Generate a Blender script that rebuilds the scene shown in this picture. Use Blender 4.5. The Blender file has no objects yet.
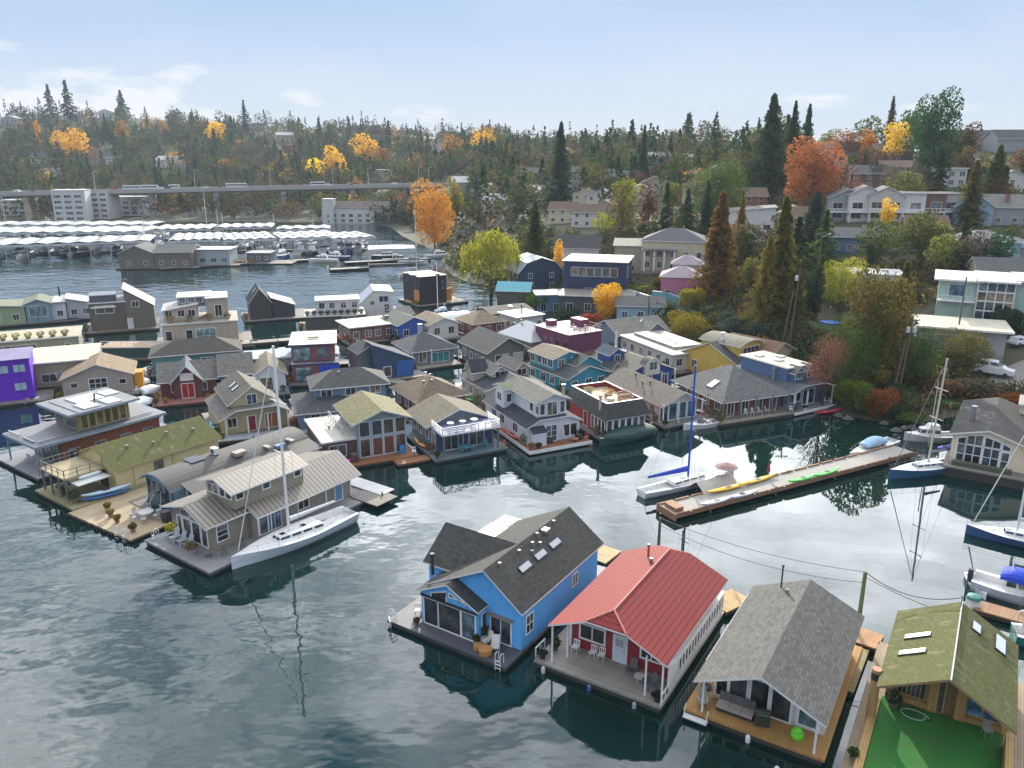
import bpy, math, random
from mathutils import Vector, noise
R = math.radians
rng = random.Random(7)
S = bpy.context.scene
COL = S.collection
# ---------------------------------------------------------------- camera and survey
FPX, TH, CH = 790.0, R(16.17), 36.0
CT, ST = math.cos(TH), math.sin(TH)

def ray(px, py):
    dx, dy = (px - 512) / FPX, (384 - py) / FPX
    return Vector((dx, CT + dy * ST, -ST + dy * CT))

def P(px, py, z=0.0):
    d = ray(px, py)
    t = (z - CH) / d.z
    return Vector((d.x * t, d.y * t, z))

def PY(px, py, Y):
    d = ray(px, py)
    t = Y / d.y
    return Vector((d.x * t, Y, CH + d.z * t))

def scale_at(p):           # pixels per metre at a point
    return FPX / (p.y * CT - (p.z - CH) * ST)

def proj(p):
    dep = p.y * CT - (p.z - CH) * ST
    up = p.y * ST + (p.z - CH) * CT
    return (512 + FPX * p.x / dep, 384 - FPX * up / dep)

cam = bpy.data.cameras.new('camera')
camo = bpy.data.objects.new('camera', cam)
COL.objects.link(camo)
camo.location = (0, 0, CH)
camo.rotation_euler = (R(90) - TH, 0, 0)
cam.sensor_width = 36
cam.lens = FPX / 1024 * 36
cam.clip_end = 6000
cam.clip_start = 0.5
S.camera = camo

# ---------------------------------------------------------------- materials
MATS = {}
def nodes(m):
    m.use_nodes = True
    return m.node_tree.nodes, m.node_tree.links

class G:
    """small helper for node graphs"""
    def __init__(s, name):
        s.m = bpy.data.materials.new(name)
        s.n, s.l = nodes(s.m)
        s.b = s.n['Principled BSDF']
        s.out = s.n['Material Output']
    def add(s, t, **k):
        nd = s.n.new(t)
        for a, v in k.items():
            if a.startswith('i_'):
                nd.inputs[a[2:].replace('_', ' ')].default_value = v
            else:
                setattr(nd, a, v)
        return nd
    def link(s, a, b):
        s.l.new(a, b)
    def coord(s, kind='UV'):
        return s.add('ShaderNodeTexCoord').outputs[kind]
    def noise(s, scale, vec=None, detail=4, rough=.6):
        nd = s.add('ShaderNodeTexNoise')
        nd.inputs['Scale'].default_value = scale
        nd.inputs['Detail'].default_value = detail
        nd.inputs['Roughness'].default_value = rough
        if vec is not None: s.link(vec, nd.inputs['Vector'])
        return nd.outputs['Fac']
    def mapv(s, vec, scale):
        nd = s.add('ShaderNodeMapping')
        nd.inputs['Scale'].default_value = scale
        s.link(vec, nd.inputs['Vector'])
        return nd.outputs['Vector']
    def ramp(s, fac, stops):
        nd = s.add('ShaderNodeValToRGB')
        e = nd.color_ramp.elements
        while len(e) < len(stops): e.new(.5)
        for k, (p, c) in enumerate(stops):
            e[k].position = p
            e[k].color = (*c, 1) if len(c) == 3 else c
        s.link(fac, nd.inputs['Fac'])
        return nd.outputs['Color']
    def mix(s, fac, a, b, mode='MIX'):
        nd = s.add('ShaderNodeMix', data_type='RGBA', blend_type=mode)
        for key, v in ((0, fac), (6, a), (7, b)):
            if isinstance(v, (int, float)): nd.inputs[key].default_value = v
            elif isinstance(v, tuple): nd.inputs[key].default_value = (*v[:3], 1)
            else: s.link(v, nd.inputs[key])
        return nd.outputs[2]
    def math(s, op, a, b=0.0, c=None):
        nd = s.add('ShaderNodeMath', operation=op)
        for k, v in enumerate((a, b) if c is None else (a, b, c)):
            if isinstance(v, (int, float)): nd.inputs[k].default_value = v
            else: s.link(v, nd.inputs[k])
        return nd.outputs[0]
    def bump(s, h, strength=.4, dist=.02, normal=None):
        nd = s.add('ShaderNodeBump')
        nd.inputs['Strength'].default_value = strength
        nd.inputs['Distance'].default_value = dist
        s.link(h, nd.inputs['Height'])
        s.link(nd.outputs['Normal'], s.b.inputs['Normal'])
    def sep(s, vec):
        nd = s.add('ShaderNodeSeparateXYZ')
        s.link(vec, nd.inputs[0])
        return nd.outputs
    def set(s, **k):
        for a, v in k.items():
            s.b.inputs[a.replace('_', ' ')].default_value = v
    def color(s, c):
        if isinstance(c, tuple): s.b.inputs['Base Color'].default_value = (*c[:3], 1)
        else: s.link(c, s.b.inputs['Base Color'])

def mul(c, k): return tuple(min(1, x * k) for x in c)

def lap(g, coord, period, axis=1, depth=.12):
    """saw profile for siding, planks and ribs: 0..1 across each course"""
    x = g.sep(coord)[axis]
    return g.math('FRACT', g.math('DIVIDE', x, period))

def paint(c, rough=.55, kind='paint', metal=0.0):
    key = (kind, tuple(round(x, 3) for x in c), rough)
    if key in MATS: return MATS[key]
    g = G(kind)
    uv = g.coord('UV'); ob = g.coord('Object')
    n1 = g.noise(.7, ob, 5); n2 = g.noise(9, ob, 4)
    base = g.mix(g.math('MULTIPLY', n1, .55), c, mul(c, .62))
    base = g.mix(g.math('MULTIPLY', n2, .3), base, mul(c, 1.25))
    g.set(Roughness=rough, Metallic=metal)
    if kind in ('siding', 'board', 'paint'):
        sk = g.ramp(g.noise(1.6, g.mapv(ob, (1, 1, .16)), 5, .65), [(.45, (0, 0, 0)), (.72, (1, 1, 1))])
        base = g.mix(g.math('MULTIPLY', sk, .4), base, mul((c[0] * .8 + .01, c[1] * .8 + .008, c[2] * .78 + .004), .72))
    if kind == 'siding':
        f = lap(g, uv, .17, 1)
        base = g.mix(g.math('LESS_THAN', f, .1), base, mul(c, .45))
        g.bump(f, .5, .02)
    elif kind == 'board':
        f = lap(g, uv, .3, 0)
        base = g.mix(g.math('LESS_THAN', f, .08), base, mul(c, .5))
        g.bump(g.math('LESS_THAN', f, .12), .5, .02)
    elif kind in ('planks', 'planksx'):
        ax = int(kind == 'planksx')
        f = lap(g, uv, .16, ax)
        row = g.math('FLOOR', g.math('DIVIDE', g.sep(uv)[ax], .16))
        wn = g.add('ShaderNodeTexWhiteNoise', noise_dimensions='1D')
        g.link(row, wn.inputs['W'])
        base = g.mix(g.math('MULTIPLY', wn.outputs['Value'], .6), base, mul(c, .55))
        grain = g.noise(6, g.mapv(uv, (.4, 6, 1) if ax else (6, .4, 1)), 4)
        wear = g.ramp(g.noise(.55, ob, 6, .7), [(.42, (0, 0, 0)), (.68, (1, 1, 1))])
        base = g.mix(g.math('MULTIPLY', wear, .5), base, mul(c, 1.35))
        base = g.mix(g.math('MULTIPLY', grain, .4), base, mul(c, .5))
        base = g.mix(g.math('LESS_THAN', f, .1), base, mul(c, .25))
        g.bump(g.math('GREATER_THAN', f, .1), .6, .02)
    elif kind == 'rib':
        f = lap(g, uv, .5, 0)
        k = g.math('LESS_THAN', f, .26)
        base = g.mix(k, base, mul(c, .3))
        g.bump(k, .8, .05)
    elif kind == 'metaltile':
        f = lap(g, uv, .26, 0); h = lap(g, uv, .42, 1)
        a = g.math('ABSOLUTE', g.math('SUBTRACT', f, .5))
        k = g.math('LESS_THAN', h, .22)
        base = g.mix(g.math('MULTIPLY', k, .9), base, mul(c, .28))
        base = g.mix(g.math('MULTIPLY', g.math('GREATER_THAN', a, .36), .7), base, mul(c, .45))
        g.bump(g.math('ADD', h, a), .7, .05)
    elif kind == 'shingle':
        br = g.add('ShaderNodeTexBrick', offset=.5)
        g.link(uv, br.inputs['Vector'])
        for k2, v in (('Color1', (*mul(c, 1.55), 1)), ('Color2', (*mul(c, .6), 1)), ('Mortar', (*mul(c, .35), 1)), ('Scale', 1.0),
                      ('Mortar Size', .018), ('Brick Width', .45), ('Row Height', .21), ('Bias', 0.0)):
            br.inputs[k2].default_value = v
        base = g.mix(g.math('MULTIPLY', n1, .5), br.outputs['Color'], mul(c, .8))
        big = g.ramp(g.noise(.35, ob, 6, .7), [(.35, (0, 0, 0)), (.7, (1, 1, 1))])
        base = g.mix(g.math('MULTIPLY', big, .35), base, mul((c[0] + .01, c[1] + .012, c[2] * .85), 1.15))
        streak = g.noise(1.0, g.mapv(uv, (2.2, .15, 1)), 3)
        base = g.mix(g.math('MULTIPLY', streak, .35), base, mul(c, .6))
        g.bump(br.outputs['Fac'], .5, .02)
    elif kind == 'moss':
        br = g.add('ShaderNodeTexBrick', offset=.5)
        g.link(uv, br.inputs['Vector'])
        for k2, v in (('Color1', (*mul(c, 1.15), 1)), ('Color2', (*mul(c, .75), 1)), ('Mortar', (*mul(c, .4), 1)), ('Scale', 1.0),
                      ('Mortar Size', .012), ('Brick Width', .3), ('Row Height', .15)):
            br.inputs[k2].default_value = v
        m = g.ramp(g.noise(1.1, ob, 8, .78), [(.46, (0, 0, 0)), (.6, (1, 1, 1))])
        base = g.mix(m, br.outputs['Color'], (.075, .08, .012))
        p = g.ramp(g.noise(1.1, g.mapv(uv, (1.5, .6, 1)), 5, .6), [(.585, (0, 0, 0)), (.62, (1, 1, 1))])
        base = g.mix(g.math('MULTIPLY', p, .6), base, (.17, .16, .08))
        g.bump(g.noise(14, ob, 5), .7, .06)
        g.set(Roughness=.95)
    elif kind == 'membrane':
        st = g.ramp(g.noise(.5, ob, 6, .65), [(.35, (0, 0, 0)), (.75, (1, 1, 1))])
        base = g.mix(g.math('MULTIPLY', st, .6), base, mul(c, .5))
        f = lap(g, uv, 1.0, 0)
        base = g.mix(g.math('LESS_THAN', f, .03), base, mul(c, .6))
    elif kind == 'brick':
        br = g.add('ShaderNodeTexBrick', offset=.5)
        g.link(uv, br.inputs['Vector'])
        for k2, v in (('Color1', (*mul(c, 1.15), 1)), ('Color2', (*mul(c, .75), 1)), ('Mortar', (*mul(c, 1.5), 1)), ('Scale', 1.0),
                      ('Mortar Size', .01), ('Brick Width', .24), ('Row Height', .08)):
            br.inputs[k2].default_value = v
        base = br.outputs['Color']
    elif kind == 'turf':
        base = g.mix(g.noise(9, ob, 6, .8), mul(c, .3), mul(c, 1.8))
        pt = g.ramp(g.noise(.9, ob, 4), [(.45, (0, 0, 0)), (.62, (1, 1, 1))])
        base = g.mix(g.math('MULTIPLY', pt, .5), base, (c[0] * 2.2 + .01, c[1] * .75, c[2] * 1.2))
        st = g.math('GREATER_THAN', lap(g, uv, 2.4, 0), .5)
        base = g.mix(g.math('MULTIPLY', st, .12), base, mul(c, .5))
        g.bump(g.noise(60, ob, 3), .8, .03)
    elif kind == 'stone':
        g.bump(g.noise(3, ob, 8, .7), .8, .2)
    else:
        g.bump(n2, .12, .01)
    g.color(base)
    MATS[key] = g.m
    return g.m

def vivid(c, k=1.15):
    l = .3 * c[0] + .6 * c[1] + .1 * c[2]
    return tuple(max(.004, min(.9, l + (x - l) * k)) for x in c)
def siding(c): return paint(vivid(c), .6, 'siding')
def board(c): return paint(vivid(c), .6, 'board')
def shing(c): return paint(mul(c, .68), .9, 'shingle')
def memb(c): return paint(c, .7, 'membrane')
def planks(c): return paint(c, .8, 'planks')
def rib(c): return paint(c, .45, 'rib')
def gloss(c): return paint(c, .22, 'gelcoat')

def glass(tint=(.02, .028, .034)):
    key = ('glass', tint)
    if key in MATS: return MATS[key]
    g = G('window_glass')
    ob = g.coord('Object')
    v = g.ramp(g.noise(.9, ob, 3), [(.4, mul(tint, .5)), (.6, mul(tint, 1.6)), (.75, mul(tint, 4))])
    g.color(v)
    g.set(Roughness=.06, IOR=1.55)
    g.b.inputs['Specular IOR Level'].default_value = .8
    g.bump(g.noise(1.2, ob, 2), .05, .02)
    MATS[key] = g.m
    return g.m

def foliage(c, trans=.42, spread=.5, hue=0.0):
    key = ('foliage', tuple(round(x, 3) for x in c), trans)
    if key in MATS: return MATS[key]
    g = G('foliage')
    ob = g.coord('Object')
    info = g.add('ShaderNodeObjectInfo')
    n1 = g.noise(5.0, ob, 3, .6)
    n2 = g.noise(40., ob, 2, .6)
    f = g.math('ADD', g.math('MULTIPLY', n1, .7), g.math('MULTIPLY', n2, .5))
    colr = g.ramp(f, [(.35, mul(c, 1 - spread)), (.6, c), (.85, mul((c[0] * 1.35, c[1] * 1.2, c[2] * .9), 1 + spread * .6))])
    hsv = g.add('ShaderNodeHueSaturation')
    g.link(colr, hsv.inputs['Color'])
    g.link(g.math('ADD', g.math('MULTIPLY', info.outputs['Random'], .06), .47), hsv.inputs['Hue'])
    g.link(g.math('ADD', g.math('MULTIPLY', info.outputs['Random'], .45), .78), hsv.inputs['Value'])
    d = g.add('ShaderNodeBsdfDiffuse'); t = g.add('ShaderNodeBsdfTranslucent')
    g.link(hsv.outputs[0], d.inputs['Color']); g.link(hsv.outputs[0], t.inputs['Color'])
    mx = g.add('ShaderNodeMixShader'); mx.inputs[0].default_value = trans
    g.link(d.outputs[0], mx.inputs[1]); g.link(t.outputs[0], mx.inputs[2])
    g.link(mx.outputs[0], g.out.inputs['Surface'])
    MATS[key] = g.m
    return g.m

def bark(c=(.09, .07, .055)): return paint(c, .9, 'bark')

WHITE = (.8, .8, .8)
TRIM = paint((.78, .78, .78), .5)
GLASS = glass()
PANES = [GLASS, GLASS, glass((.03, .045, .06)), glass((.05, .06, .065)), glass((.015, .018, .02)), glass((.11, .1, .085)), glass((.06, .085, .11))]
STEEL = paint((.3, .31, .33), .4, 'steel', .6)
DARK = paint((.03, .032, .036), .6)
GALV = paint((.5, .51, .53), .4)
LOG = paint((.055, .05, .042), .95, 'float_logs')
OLDWOOD = planks((.22, .2, .175))
POLEWOOD = paint((.13, .1, .075), .9, 'pole_wood')

# ---------------------------------------------------------------- mesh builder
class B:
    def __init__(s): s.v, s.f, s.m = [], [], []
    def poly(s, pts, mi=0):
        k = len(s.v)
        s.v += [tuple(p) for p in pts]
        s.f.append(tuple(range(k, k + len(pts)))); s.m.append(mi)
    def grid(s, rows, mi=0, closed=False):
        k = len(s.v); n = len(rows[0])
        for r in rows: s.v += [tuple(p) for p in r]
        for i in range(len(rows) - 1):
            for j in range(n if closed else n - 1):
                a = k + i * n + j; b = k + i * n + (j + 1) % n
                s.f.append((a, b, b + n, a + n)); s.m.append(mi)
    def box(s, x0, y0, z0, x1, y1, z1, mi=0):
        k = len(s.v)
        s.v += [(x0, y0, z0), (x1, y0, z0), (x1, y1, z0), (x0, y1, z0), (x0, y0, z1), (x1, y0, z1), (x1, y1, z1), (x0, y1, z1)]
        for q in ((3, 2, 1, 0), (4, 5, 6, 7), (0, 1, 5, 4), (1, 2, 6, 5), (2, 3, 7, 6), (3, 0, 4, 7)):
            s.f.append(tuple(k + i for i in q)); s.m.append(mi)
    def obox(s, c, sx, sy, sz, rz=0.0, mi=0):
        """box standing on c, turned about z"""
        a, b = math.cos(rz), math.sin(rz)
        k = len(s.v)
        for z in (0, sz):
            for x, y in ((-.5, -.5), (.5, -.5), (.5, .5), (-.5, .5)):
                X, Y = x * sx, y * sy
                s.v.append((c[0] + a * X - b * Y, c[1] + b * X + a * Y, c[2] + z))
        for q in ((3, 2, 1, 0), (4, 5, 6, 7), (0, 1, 5, 4), (1, 2, 6, 5), (2, 3, 7, 6), (3, 0, 4, 7)):
            s.f.append(tuple(k + i for i in q)); s.m.append(mi)
    def slab(s, pts, t, mi=0, ms=None):
        """polygon thickened upward by t"""
        n = len(pts); k = len(s.v)
        s.v += [tuple(p) for p in pts] + [(p[0], p[1], p[2] + t) for p in pts]
        ms = mi if ms is None else ms
        s.f.append(tuple(k + n + i for i in range(n))); s.m.append(mi)
        s.f.append(tuple(k + n - 1 - i for i in range(n))); s.m.append(ms)
        for i in range(n):
            j = (i + 1) % n
            s.f.append((k + i, k + j, k + n + j, k + n + i)); s.m.append(ms)
    def tube(s, p, q, r, n=6, r2=None, mi=0, caps=True):
        p, q = Vector(p), Vector(q); r2 = r if r2 is None else r2
        d = (q - p).normalized()
        a = d.orthogonal().normalized(); b = d.cross(a)
        k = len(s.v)
        for c, rr in ((p, r), (q, r2)):
            for i in range(n):
                t = 2 * math.pi * i / n
                s.v.append(tuple(c + a * (rr * math.cos(t)) + b * (rr * math.sin(t))))
        for i in range(n):
            j = (i + 1) % n
            s.f.append((k + i, k + j, k + n + j, k + n + i)); s.m.append(mi)
        if caps:
            s.f.append(tuple(k + n - 1 - i for i in range(n))); s.m.append(mi)
            s.f.append(tuple(k + n + i for i in range(n))); s.m.append(mi)
    def path(s, pts, r, n=5, mi=0):
        for a, b in zip(pts, pts[1:]): s.tube(a, b, r, n, mi=mi)
    def lathe(s, prof, n=10, c=(0, 0, 0), mi=0):
        rows = [[(c[0] + r * math.cos(2 * math.pi * i / n), c[1] + r * math.sin(2 * math.pi * i / n), c[2] + z) for i in range(n)] for r, z in prof]
        s.grid(rows, mi, True)
        s.poly(rows[-1], mi); s.poly(rows[0][::-1], mi)
    def build(s, name, mats, parent=None, smooth=False, loc=None):
        me = bpy.data.meshes.new(name)
        me.from_pydata(s.v, [], s.f)
        mats = mats if isinstance(mats, (list, tuple)) else [mats]
        for m in mats: me.materials.append(m)
        if len(mats) > 1: me.polygons.foreach_set('material_index', s.m)
        if smooth: me.polygons.foreach_set('use_smooth', [True] * len(s.f))
        uvl = me.uv_layers.new(name='UVMap')
        uv = []
        for p in me.polygons:
            nx, ny, nz = p.normal
            h = math.hypot(nx, ny)
            if h < .05: ux, uy, vx, vy, vz = 1, 0, 0, 1, 0
            else:
                ux, uy = -ny / h, nx / h
                vx, vy, vz = -nz * uy, nz * ux, nx * uy - ny * ux
            for vi in p.vertices:
                x, y, z = s.v[vi]
                uv += [x * ux + y * uy, x * vx + y * vy + z * vz]
        uvl.data.foreach_set('uv', uv)
        me.update()
        o = bpy.data.objects.new(name, me)
        COL.objects.link(o)
        if parent is not None: o.parent = parent
        if loc is not None: o.location = loc
        return o

def tag(o, label=None, cat=None, group=None, kind=None):
    if label: o['label'] = label
    if cat: o['category'] = cat
    if group: o['group'] = group
    if kind: o['kind'] = kind
    return o

def thing(name, label, cat, loc=(0, 0, 0), rz=0.0, group=None):
    o = bpy.data.objects.new(name, None)
    o.empty_display_size = .2
    COL.objects.link(o)
    o.location = loc; o.rotation_euler = (0, 0, rz)
    return tag(o, label, cat, group)

def clone(root, loc, rz, label, group=None, scale=None):
    r = root.copy(); COL.objects.link(r)
    r.location = loc; r.rotation_euler = (0, 0, rz)
    if scale: r.scale = scale
    if label: r['label'] = label
    if group: r['group'] = group
    for ch in list(root.children):
        c = ch.copy(); COL.objects.link(c); c.parent = r
        for g2 in ch.children:
            d = g2.copy(); COL.objects.link(d); d.parent = c
    return r
# ---------------------------------------------------------------- light and sky
SUN_AZ, SUN_EL = 2.5, 21.5
sd = Vector((math.sin(R(SUN_AZ)) * math.cos(R(SUN_EL)), math.cos(R(SUN_AZ)) * math.cos(R(SUN_EL)), math.sin(R(SUN_EL))))
L = bpy.data.lights.new('sun', 'SUN')
L.energy = 5.0; L.angle = R(.6); L.color = (1, .91, .76)
lo = bpy.data.objects.new('sun', L); COL.objects.link(lo)
lo.rotation_euler = (-sd).to_track_quat('-Z', 'Y').to_euler()
W = bpy.data.worlds.new('World'); S.world = W; W.use_nodes = True
wn, wl = W.node_tree.nodes, W.node_tree.links
bg = wn['Background']
sky = wn.new('ShaderNodeTexSky'); sky.sky_type = 'NISHITA'; sky.sun_disc = False
sky.sun_elevation = R(SUN_EL); sky.sun_rotation = R(SUN_AZ)
sky.air_density = 1.0; sky.dust_density = .35; sky.ozone_density = 2.0; sky.altitude = 30
def wmath(op, a, b=0.0):
    nd = wn.new('ShaderNodeMath'); nd.operation = op
    for k, v in enumerate((a, b)):
        if isinstance(v, (int, float)): nd.inputs[k].default_value = v
        else: wl.new(v, nd.inputs[k])
    return nd.outputs[0]
tc = wn.new('ShaderNodeTexCoord')
mp = wn.new('ShaderNodeMapping'); wl.new(tc.outputs['Generated'], mp.inputs['Vector'])
mp.inputs['Scale'].default_value = (1, 1, 2.6); mp.inputs['Location'].default_value = (.35, .1, .4)
n1 = wn.new('ShaderNodeTexNoise'); wl.new(mp.outputs[0], n1.inputs['Vector'])
n1.inputs['Scale'].default_value = 2.6; n1.inputs['Detail'].default_value = 8; n1.inputs['Roughness'].default_value = .56
n1.inputs['Distortion'].default_value = .4
sx = wn.new('ShaderNodeSeparateXYZ'); wl.new(tc.outputs['Generated'], sx.inputs[0])
dot = wn.new('ShaderNodeVectorMath'); dot.operation = 'DOT_PRODUCT'
wl.new(tc.outputs['Generated'], dot.inputs[0]); dot.inputs[1].default_value = sd
# cloud cover: thin near the horizon, more towards the sun's height and overhead
cr = wn.new('ShaderNodeMapRange'); wl.new(n1.outputs['Fac'], cr.inputs['Value'])
cr.inputs['From Min'].default_value = .30; cr.inputs['From Max'].default_value = .56
up = wn.new('ShaderNodeMapRange'); wl.new(sx.outputs['Z'], up.inputs['Value'])
up.inputs['From Min'].default_value = .17; up.inputs['From Max'].default_value = .36
up.inputs['To Min'].default_value = .0; up.inputs['To Max'].default_value = .95
cover = wmath('MULTIPLY', cr.outputs[0], up.outputs[0])
# cumulus bank low over the far hill
mp2 = wn.new('ShaderNodeMapping'); wl.new(tc.outputs['Generated'], mp2.inputs['Vector'])
mp2.inputs['Scale'].default_value = (1, 1, 3.0); mp2.inputs['Location'].default_value = (.0, .3, .1)
n2 = wn.new('ShaderNodeTexNoise'); wl.new(mp2.outputs[0], n2.inputs['Vector'])
n2.inputs['Scale'].default_value = 9; n2.inputs['Detail'].default_value = 7; n2.inputs['Roughness'].default_value = .55
band = wn.new('ShaderNodeMapRange'); wl.new(sx.outputs['Z'], band.inputs['Value'])
band.inputs['From Min'].default_value = .062; band.inputs['From Max'].default_value = .1
band.inputs['To Min'].default_value = .22; band.inputs['To Max'].default_value = 0.0
westw = wn.new('ShaderNodeMapRange'); wl.new(sx.outputs['X'], westw.inputs['Value'])
westw.inputs['From Min'].default_value = -.42; westw.inputs['From Max'].default_value = -.2
westw.inputs['To Min'].default_value = .0; westw.inputs['To Max'].default_value = -.2
cum = wn.new('ShaderNodeMapRange')
wl.new(wmath('ADD', wmath('ADD', n2.outputs['Fac'], band.outputs[0]), westw.outputs[0]), cum.inputs['Value'])
cum.inputs['From Min'].default_value = .6; cum.inputs['From Max'].default_value = .72
lowc = wmath('MULTIPLY', cum.outputs[0], wmath('LESS_THAN', sx.outputs['Z'], .2))
cover2 = cover
# clouds shine brighter near the sun
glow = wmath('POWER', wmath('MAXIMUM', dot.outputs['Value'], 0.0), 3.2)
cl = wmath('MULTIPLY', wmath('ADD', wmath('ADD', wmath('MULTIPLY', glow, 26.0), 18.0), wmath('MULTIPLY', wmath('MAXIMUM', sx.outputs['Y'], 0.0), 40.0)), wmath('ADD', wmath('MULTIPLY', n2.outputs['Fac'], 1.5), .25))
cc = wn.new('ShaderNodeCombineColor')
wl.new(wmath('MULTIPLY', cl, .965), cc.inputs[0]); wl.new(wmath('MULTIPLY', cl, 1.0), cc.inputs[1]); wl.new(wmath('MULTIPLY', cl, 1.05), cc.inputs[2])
hz = wn.new('ShaderNodeValToRGB'); wl.new(sx.outputs['Z'], hz.inputs['Fac'])
e = hz.color_ramp.elements
K = .68
e[0].position = 0.0; e[0].color = (.76 * K, .84 * K, .95 * K, 1)
e[1].position = .06; e[1].color = (.68 * K, .80 * K, .97 * K, 1)
for p_, c_ in ((.12, (.57, .74, .99)), (.18, (.46, .66, .97)), (.5, (.30, .48, .85))):
    q_ = e.new(p_); q_.color = (c_[0] * K, c_[1] * K, c_[2] * K, 1)
hzs = wn.new('ShaderNodeMix'); hzs.data_type = 'RGBA'; hzs.blend_type = 'MULTIPLY'; hzs.inputs[0].default_value = 1
wl.new(hz.outputs[0], hzs.inputs[6]); hzs.inputs[7].default_value = (1 / .06, 1 / .06, 1 / .06, 1)
skm = wn.new('ShaderNodeMix'); skm.data_type = 'RGBA'; skm.inputs[0].default_value = .93
wl.new(sky.outputs[0], skm.inputs[6]); wl.new(hzs.outputs[2], skm.inputs[7])
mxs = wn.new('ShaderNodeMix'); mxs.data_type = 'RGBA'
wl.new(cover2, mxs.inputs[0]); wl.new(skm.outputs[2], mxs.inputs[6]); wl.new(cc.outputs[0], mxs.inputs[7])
wisp = wn.new('ShaderNodeMapRange'); wl.new(n1.outputs['Fac'], wisp.inputs['Value'])
wisp.inputs['From Min'].default_value = .45; wisp.inputs['From Max'].default_value = .8; wisp.inputs['To Max'].default_value = .3
low_all = wmath('MAXIMUM', wmath('MULTIPLY', lowc, .95), wmath('MULTIPLY', wisp.outputs[0], wmath('LESS_THAN', sx.outputs['Z'], .24)))
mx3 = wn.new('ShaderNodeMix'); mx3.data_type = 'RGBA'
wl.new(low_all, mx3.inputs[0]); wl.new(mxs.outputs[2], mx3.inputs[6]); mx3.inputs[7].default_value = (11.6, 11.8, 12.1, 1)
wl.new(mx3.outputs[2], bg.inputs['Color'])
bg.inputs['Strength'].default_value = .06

S.view_settings.view_transform = 'Standard'
S.view_settings.look = 'None'
S.view_settings.exposure = .4
S.view_settings.gamma = 1
S.render.engine = 'CYCLES'
C = S.cycles
C.use_denoising = True
C.max_bounces = 6; C.diffuse_bounces = 2; C.glossy_bounces = 3; C.transmission_bounces = 3; C.volume_bounces = 0
C.caustics_reflective = False; C.caustics_refractive = False
C.sample_clamp_indirect = 4
C.use_adaptive_sampling = True

# ---------------------------------------------------------------- terrain
TERR = [
 (-250, [(224,440),(210,520),(170,700),(140,850),(122,1000)]),
 (0, [(224,437),(210,520),(170,700),(140,850),(119,1000)]),
 (128, [(224,437),(208,540),(170,710),(140,860),(117,1000)]),
 (256, [(222,449),(205,560),(170,720),(140,900),(125,1000)]),
 (360, [(224,437),(200,540),(165,740),(140,920),(131,1000)]),
 (430, [(244,322),(222,420),(190,540),(160,740),(136,950)]),
 (480, [(283,228),(255,262),(225,330),(190,470),(160,680),(140,880)]),
 (540, [(300,202),(270,222),(240,262),(200,380),(165,600),(144,820)]),
 (600, [(322,173),(295,190),(255,235),(215,300),(180,420),(150,620)]),
 (660, [(342,154),(310,172),(270,210),(225,265),(185,370),(153,520)]),
 (720, [(352,146),(325,156),(280,190),(230,240),(190,320),(155,450)]),
 (780, [(376,128),(345,138),(300,165),(240,215),(195,290),(158,400)]),
 (830, [(410,110),(370,124),(310,150),(245,200),(200,265),(155,370)]),
 (880, [(420,106),(370,124),(310,150),(250,192),(200,250),(154,340)]),
 (930, [(424,104),(370,120),(330,138),(290,160),(240,200),(190,265),(150,340)]),
 (1000, [(412,109),(370,121),(330,138),(290,160),(240,200),(190,262),(146,330)]),
 (1150, [(420,106),(370,121),(330,138),(290,160),(240,200),(190,262),(146,330)]),
 (1500, [(470,90),(370,121),(330,138),(290,160),(240,200),(190,262),(146,330)]),
]
TC = []
for px, rows in TERR:
    pts = [PY(px, py, Y) for py, Y in rows]
    u = sum(p.x / p.y for p in pts) / len(pts)
    prof = [(p.y, max(p.z, 0) if i else 0.0) for i, p in enumerate(pts)]
    TC.append((u, prof))
def _prof(prof, Y):
    if Y <= prof[0][0]: return max(-1.6, (Y - prof[0][0]) * .22)
    for (a, za), (b, zb) in zip(prof, prof[1:]):
        if Y <= b: return za + (zb - za) * (Y - a) / (b - a)
    return prof[-1][1]
def terr(x, y):
    u = x / max(y, 1)
    if u <= TC[0][0]: return _prof(TC[0][1], y)
    for (ua, pa), (ub, pb) in zip(TC, TC[1:]):
        if u <= ub:
            t = (u - ua) / (ub - ua)
            z = _prof(pa, y) * (1 - t) + _prof(pb, y) * t
            break
    else: z = _prof(TC[-1][1], y)
    if z > .5:
        z += min(1, (z - .5) / 4) * 1.2 * noise.noise((x * .03, y * .03, 3))
    return z
def T(px, py, y0=85.0):
    """where the sight line first meets the ground (or the water)"""
    d = ray(px, py)
    Y = y0
    while Y < 1300:
        p = d * (Y / d.y); p.z += CH
        if p.z <= max(terr(p.x, p.y), 0.0):
            return Vector((p.x, p.y, max(terr(p.x, p.y), 0.0)))
        Y += .5 + Y * .003
    p.z = terr(p.x, p.y)
    return p
b = B()
ys = [60 + i * 2.5 for i in range(76)]
while ys[-1] < 1500: ys.append(ys[-1] * 1.022)
us = [-1.15 + i * 2.6 / 150 for i in range(151)]
b.grid([[(u * y, y, terr(u * y, y)) for u in us] for y in ys])
g = G('hillside_ground'); ob = g.coord('Object')
a = g.noise(.09, ob, 6, .65); d2 = g.noise(.6, ob, 5, .7)
c1 = g.ramp(a, [(.3, (.035, .055, .018)), (.45, (.055, .065, .022)), (.55, (.085, .062, .03)), (.7, (.05, .058, .02))])
c2 = g.mix(g.math('MULTIPLY', d2, .8), c1, (.03, .035, .018))
g.color(c2); g.set(Roughness=.95); g.bump(d2, .6, .3)
tag(b.build('terrain', g.m, smooth=True), 'wooded hillside rising from the shore', None, None, 'structure')

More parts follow.
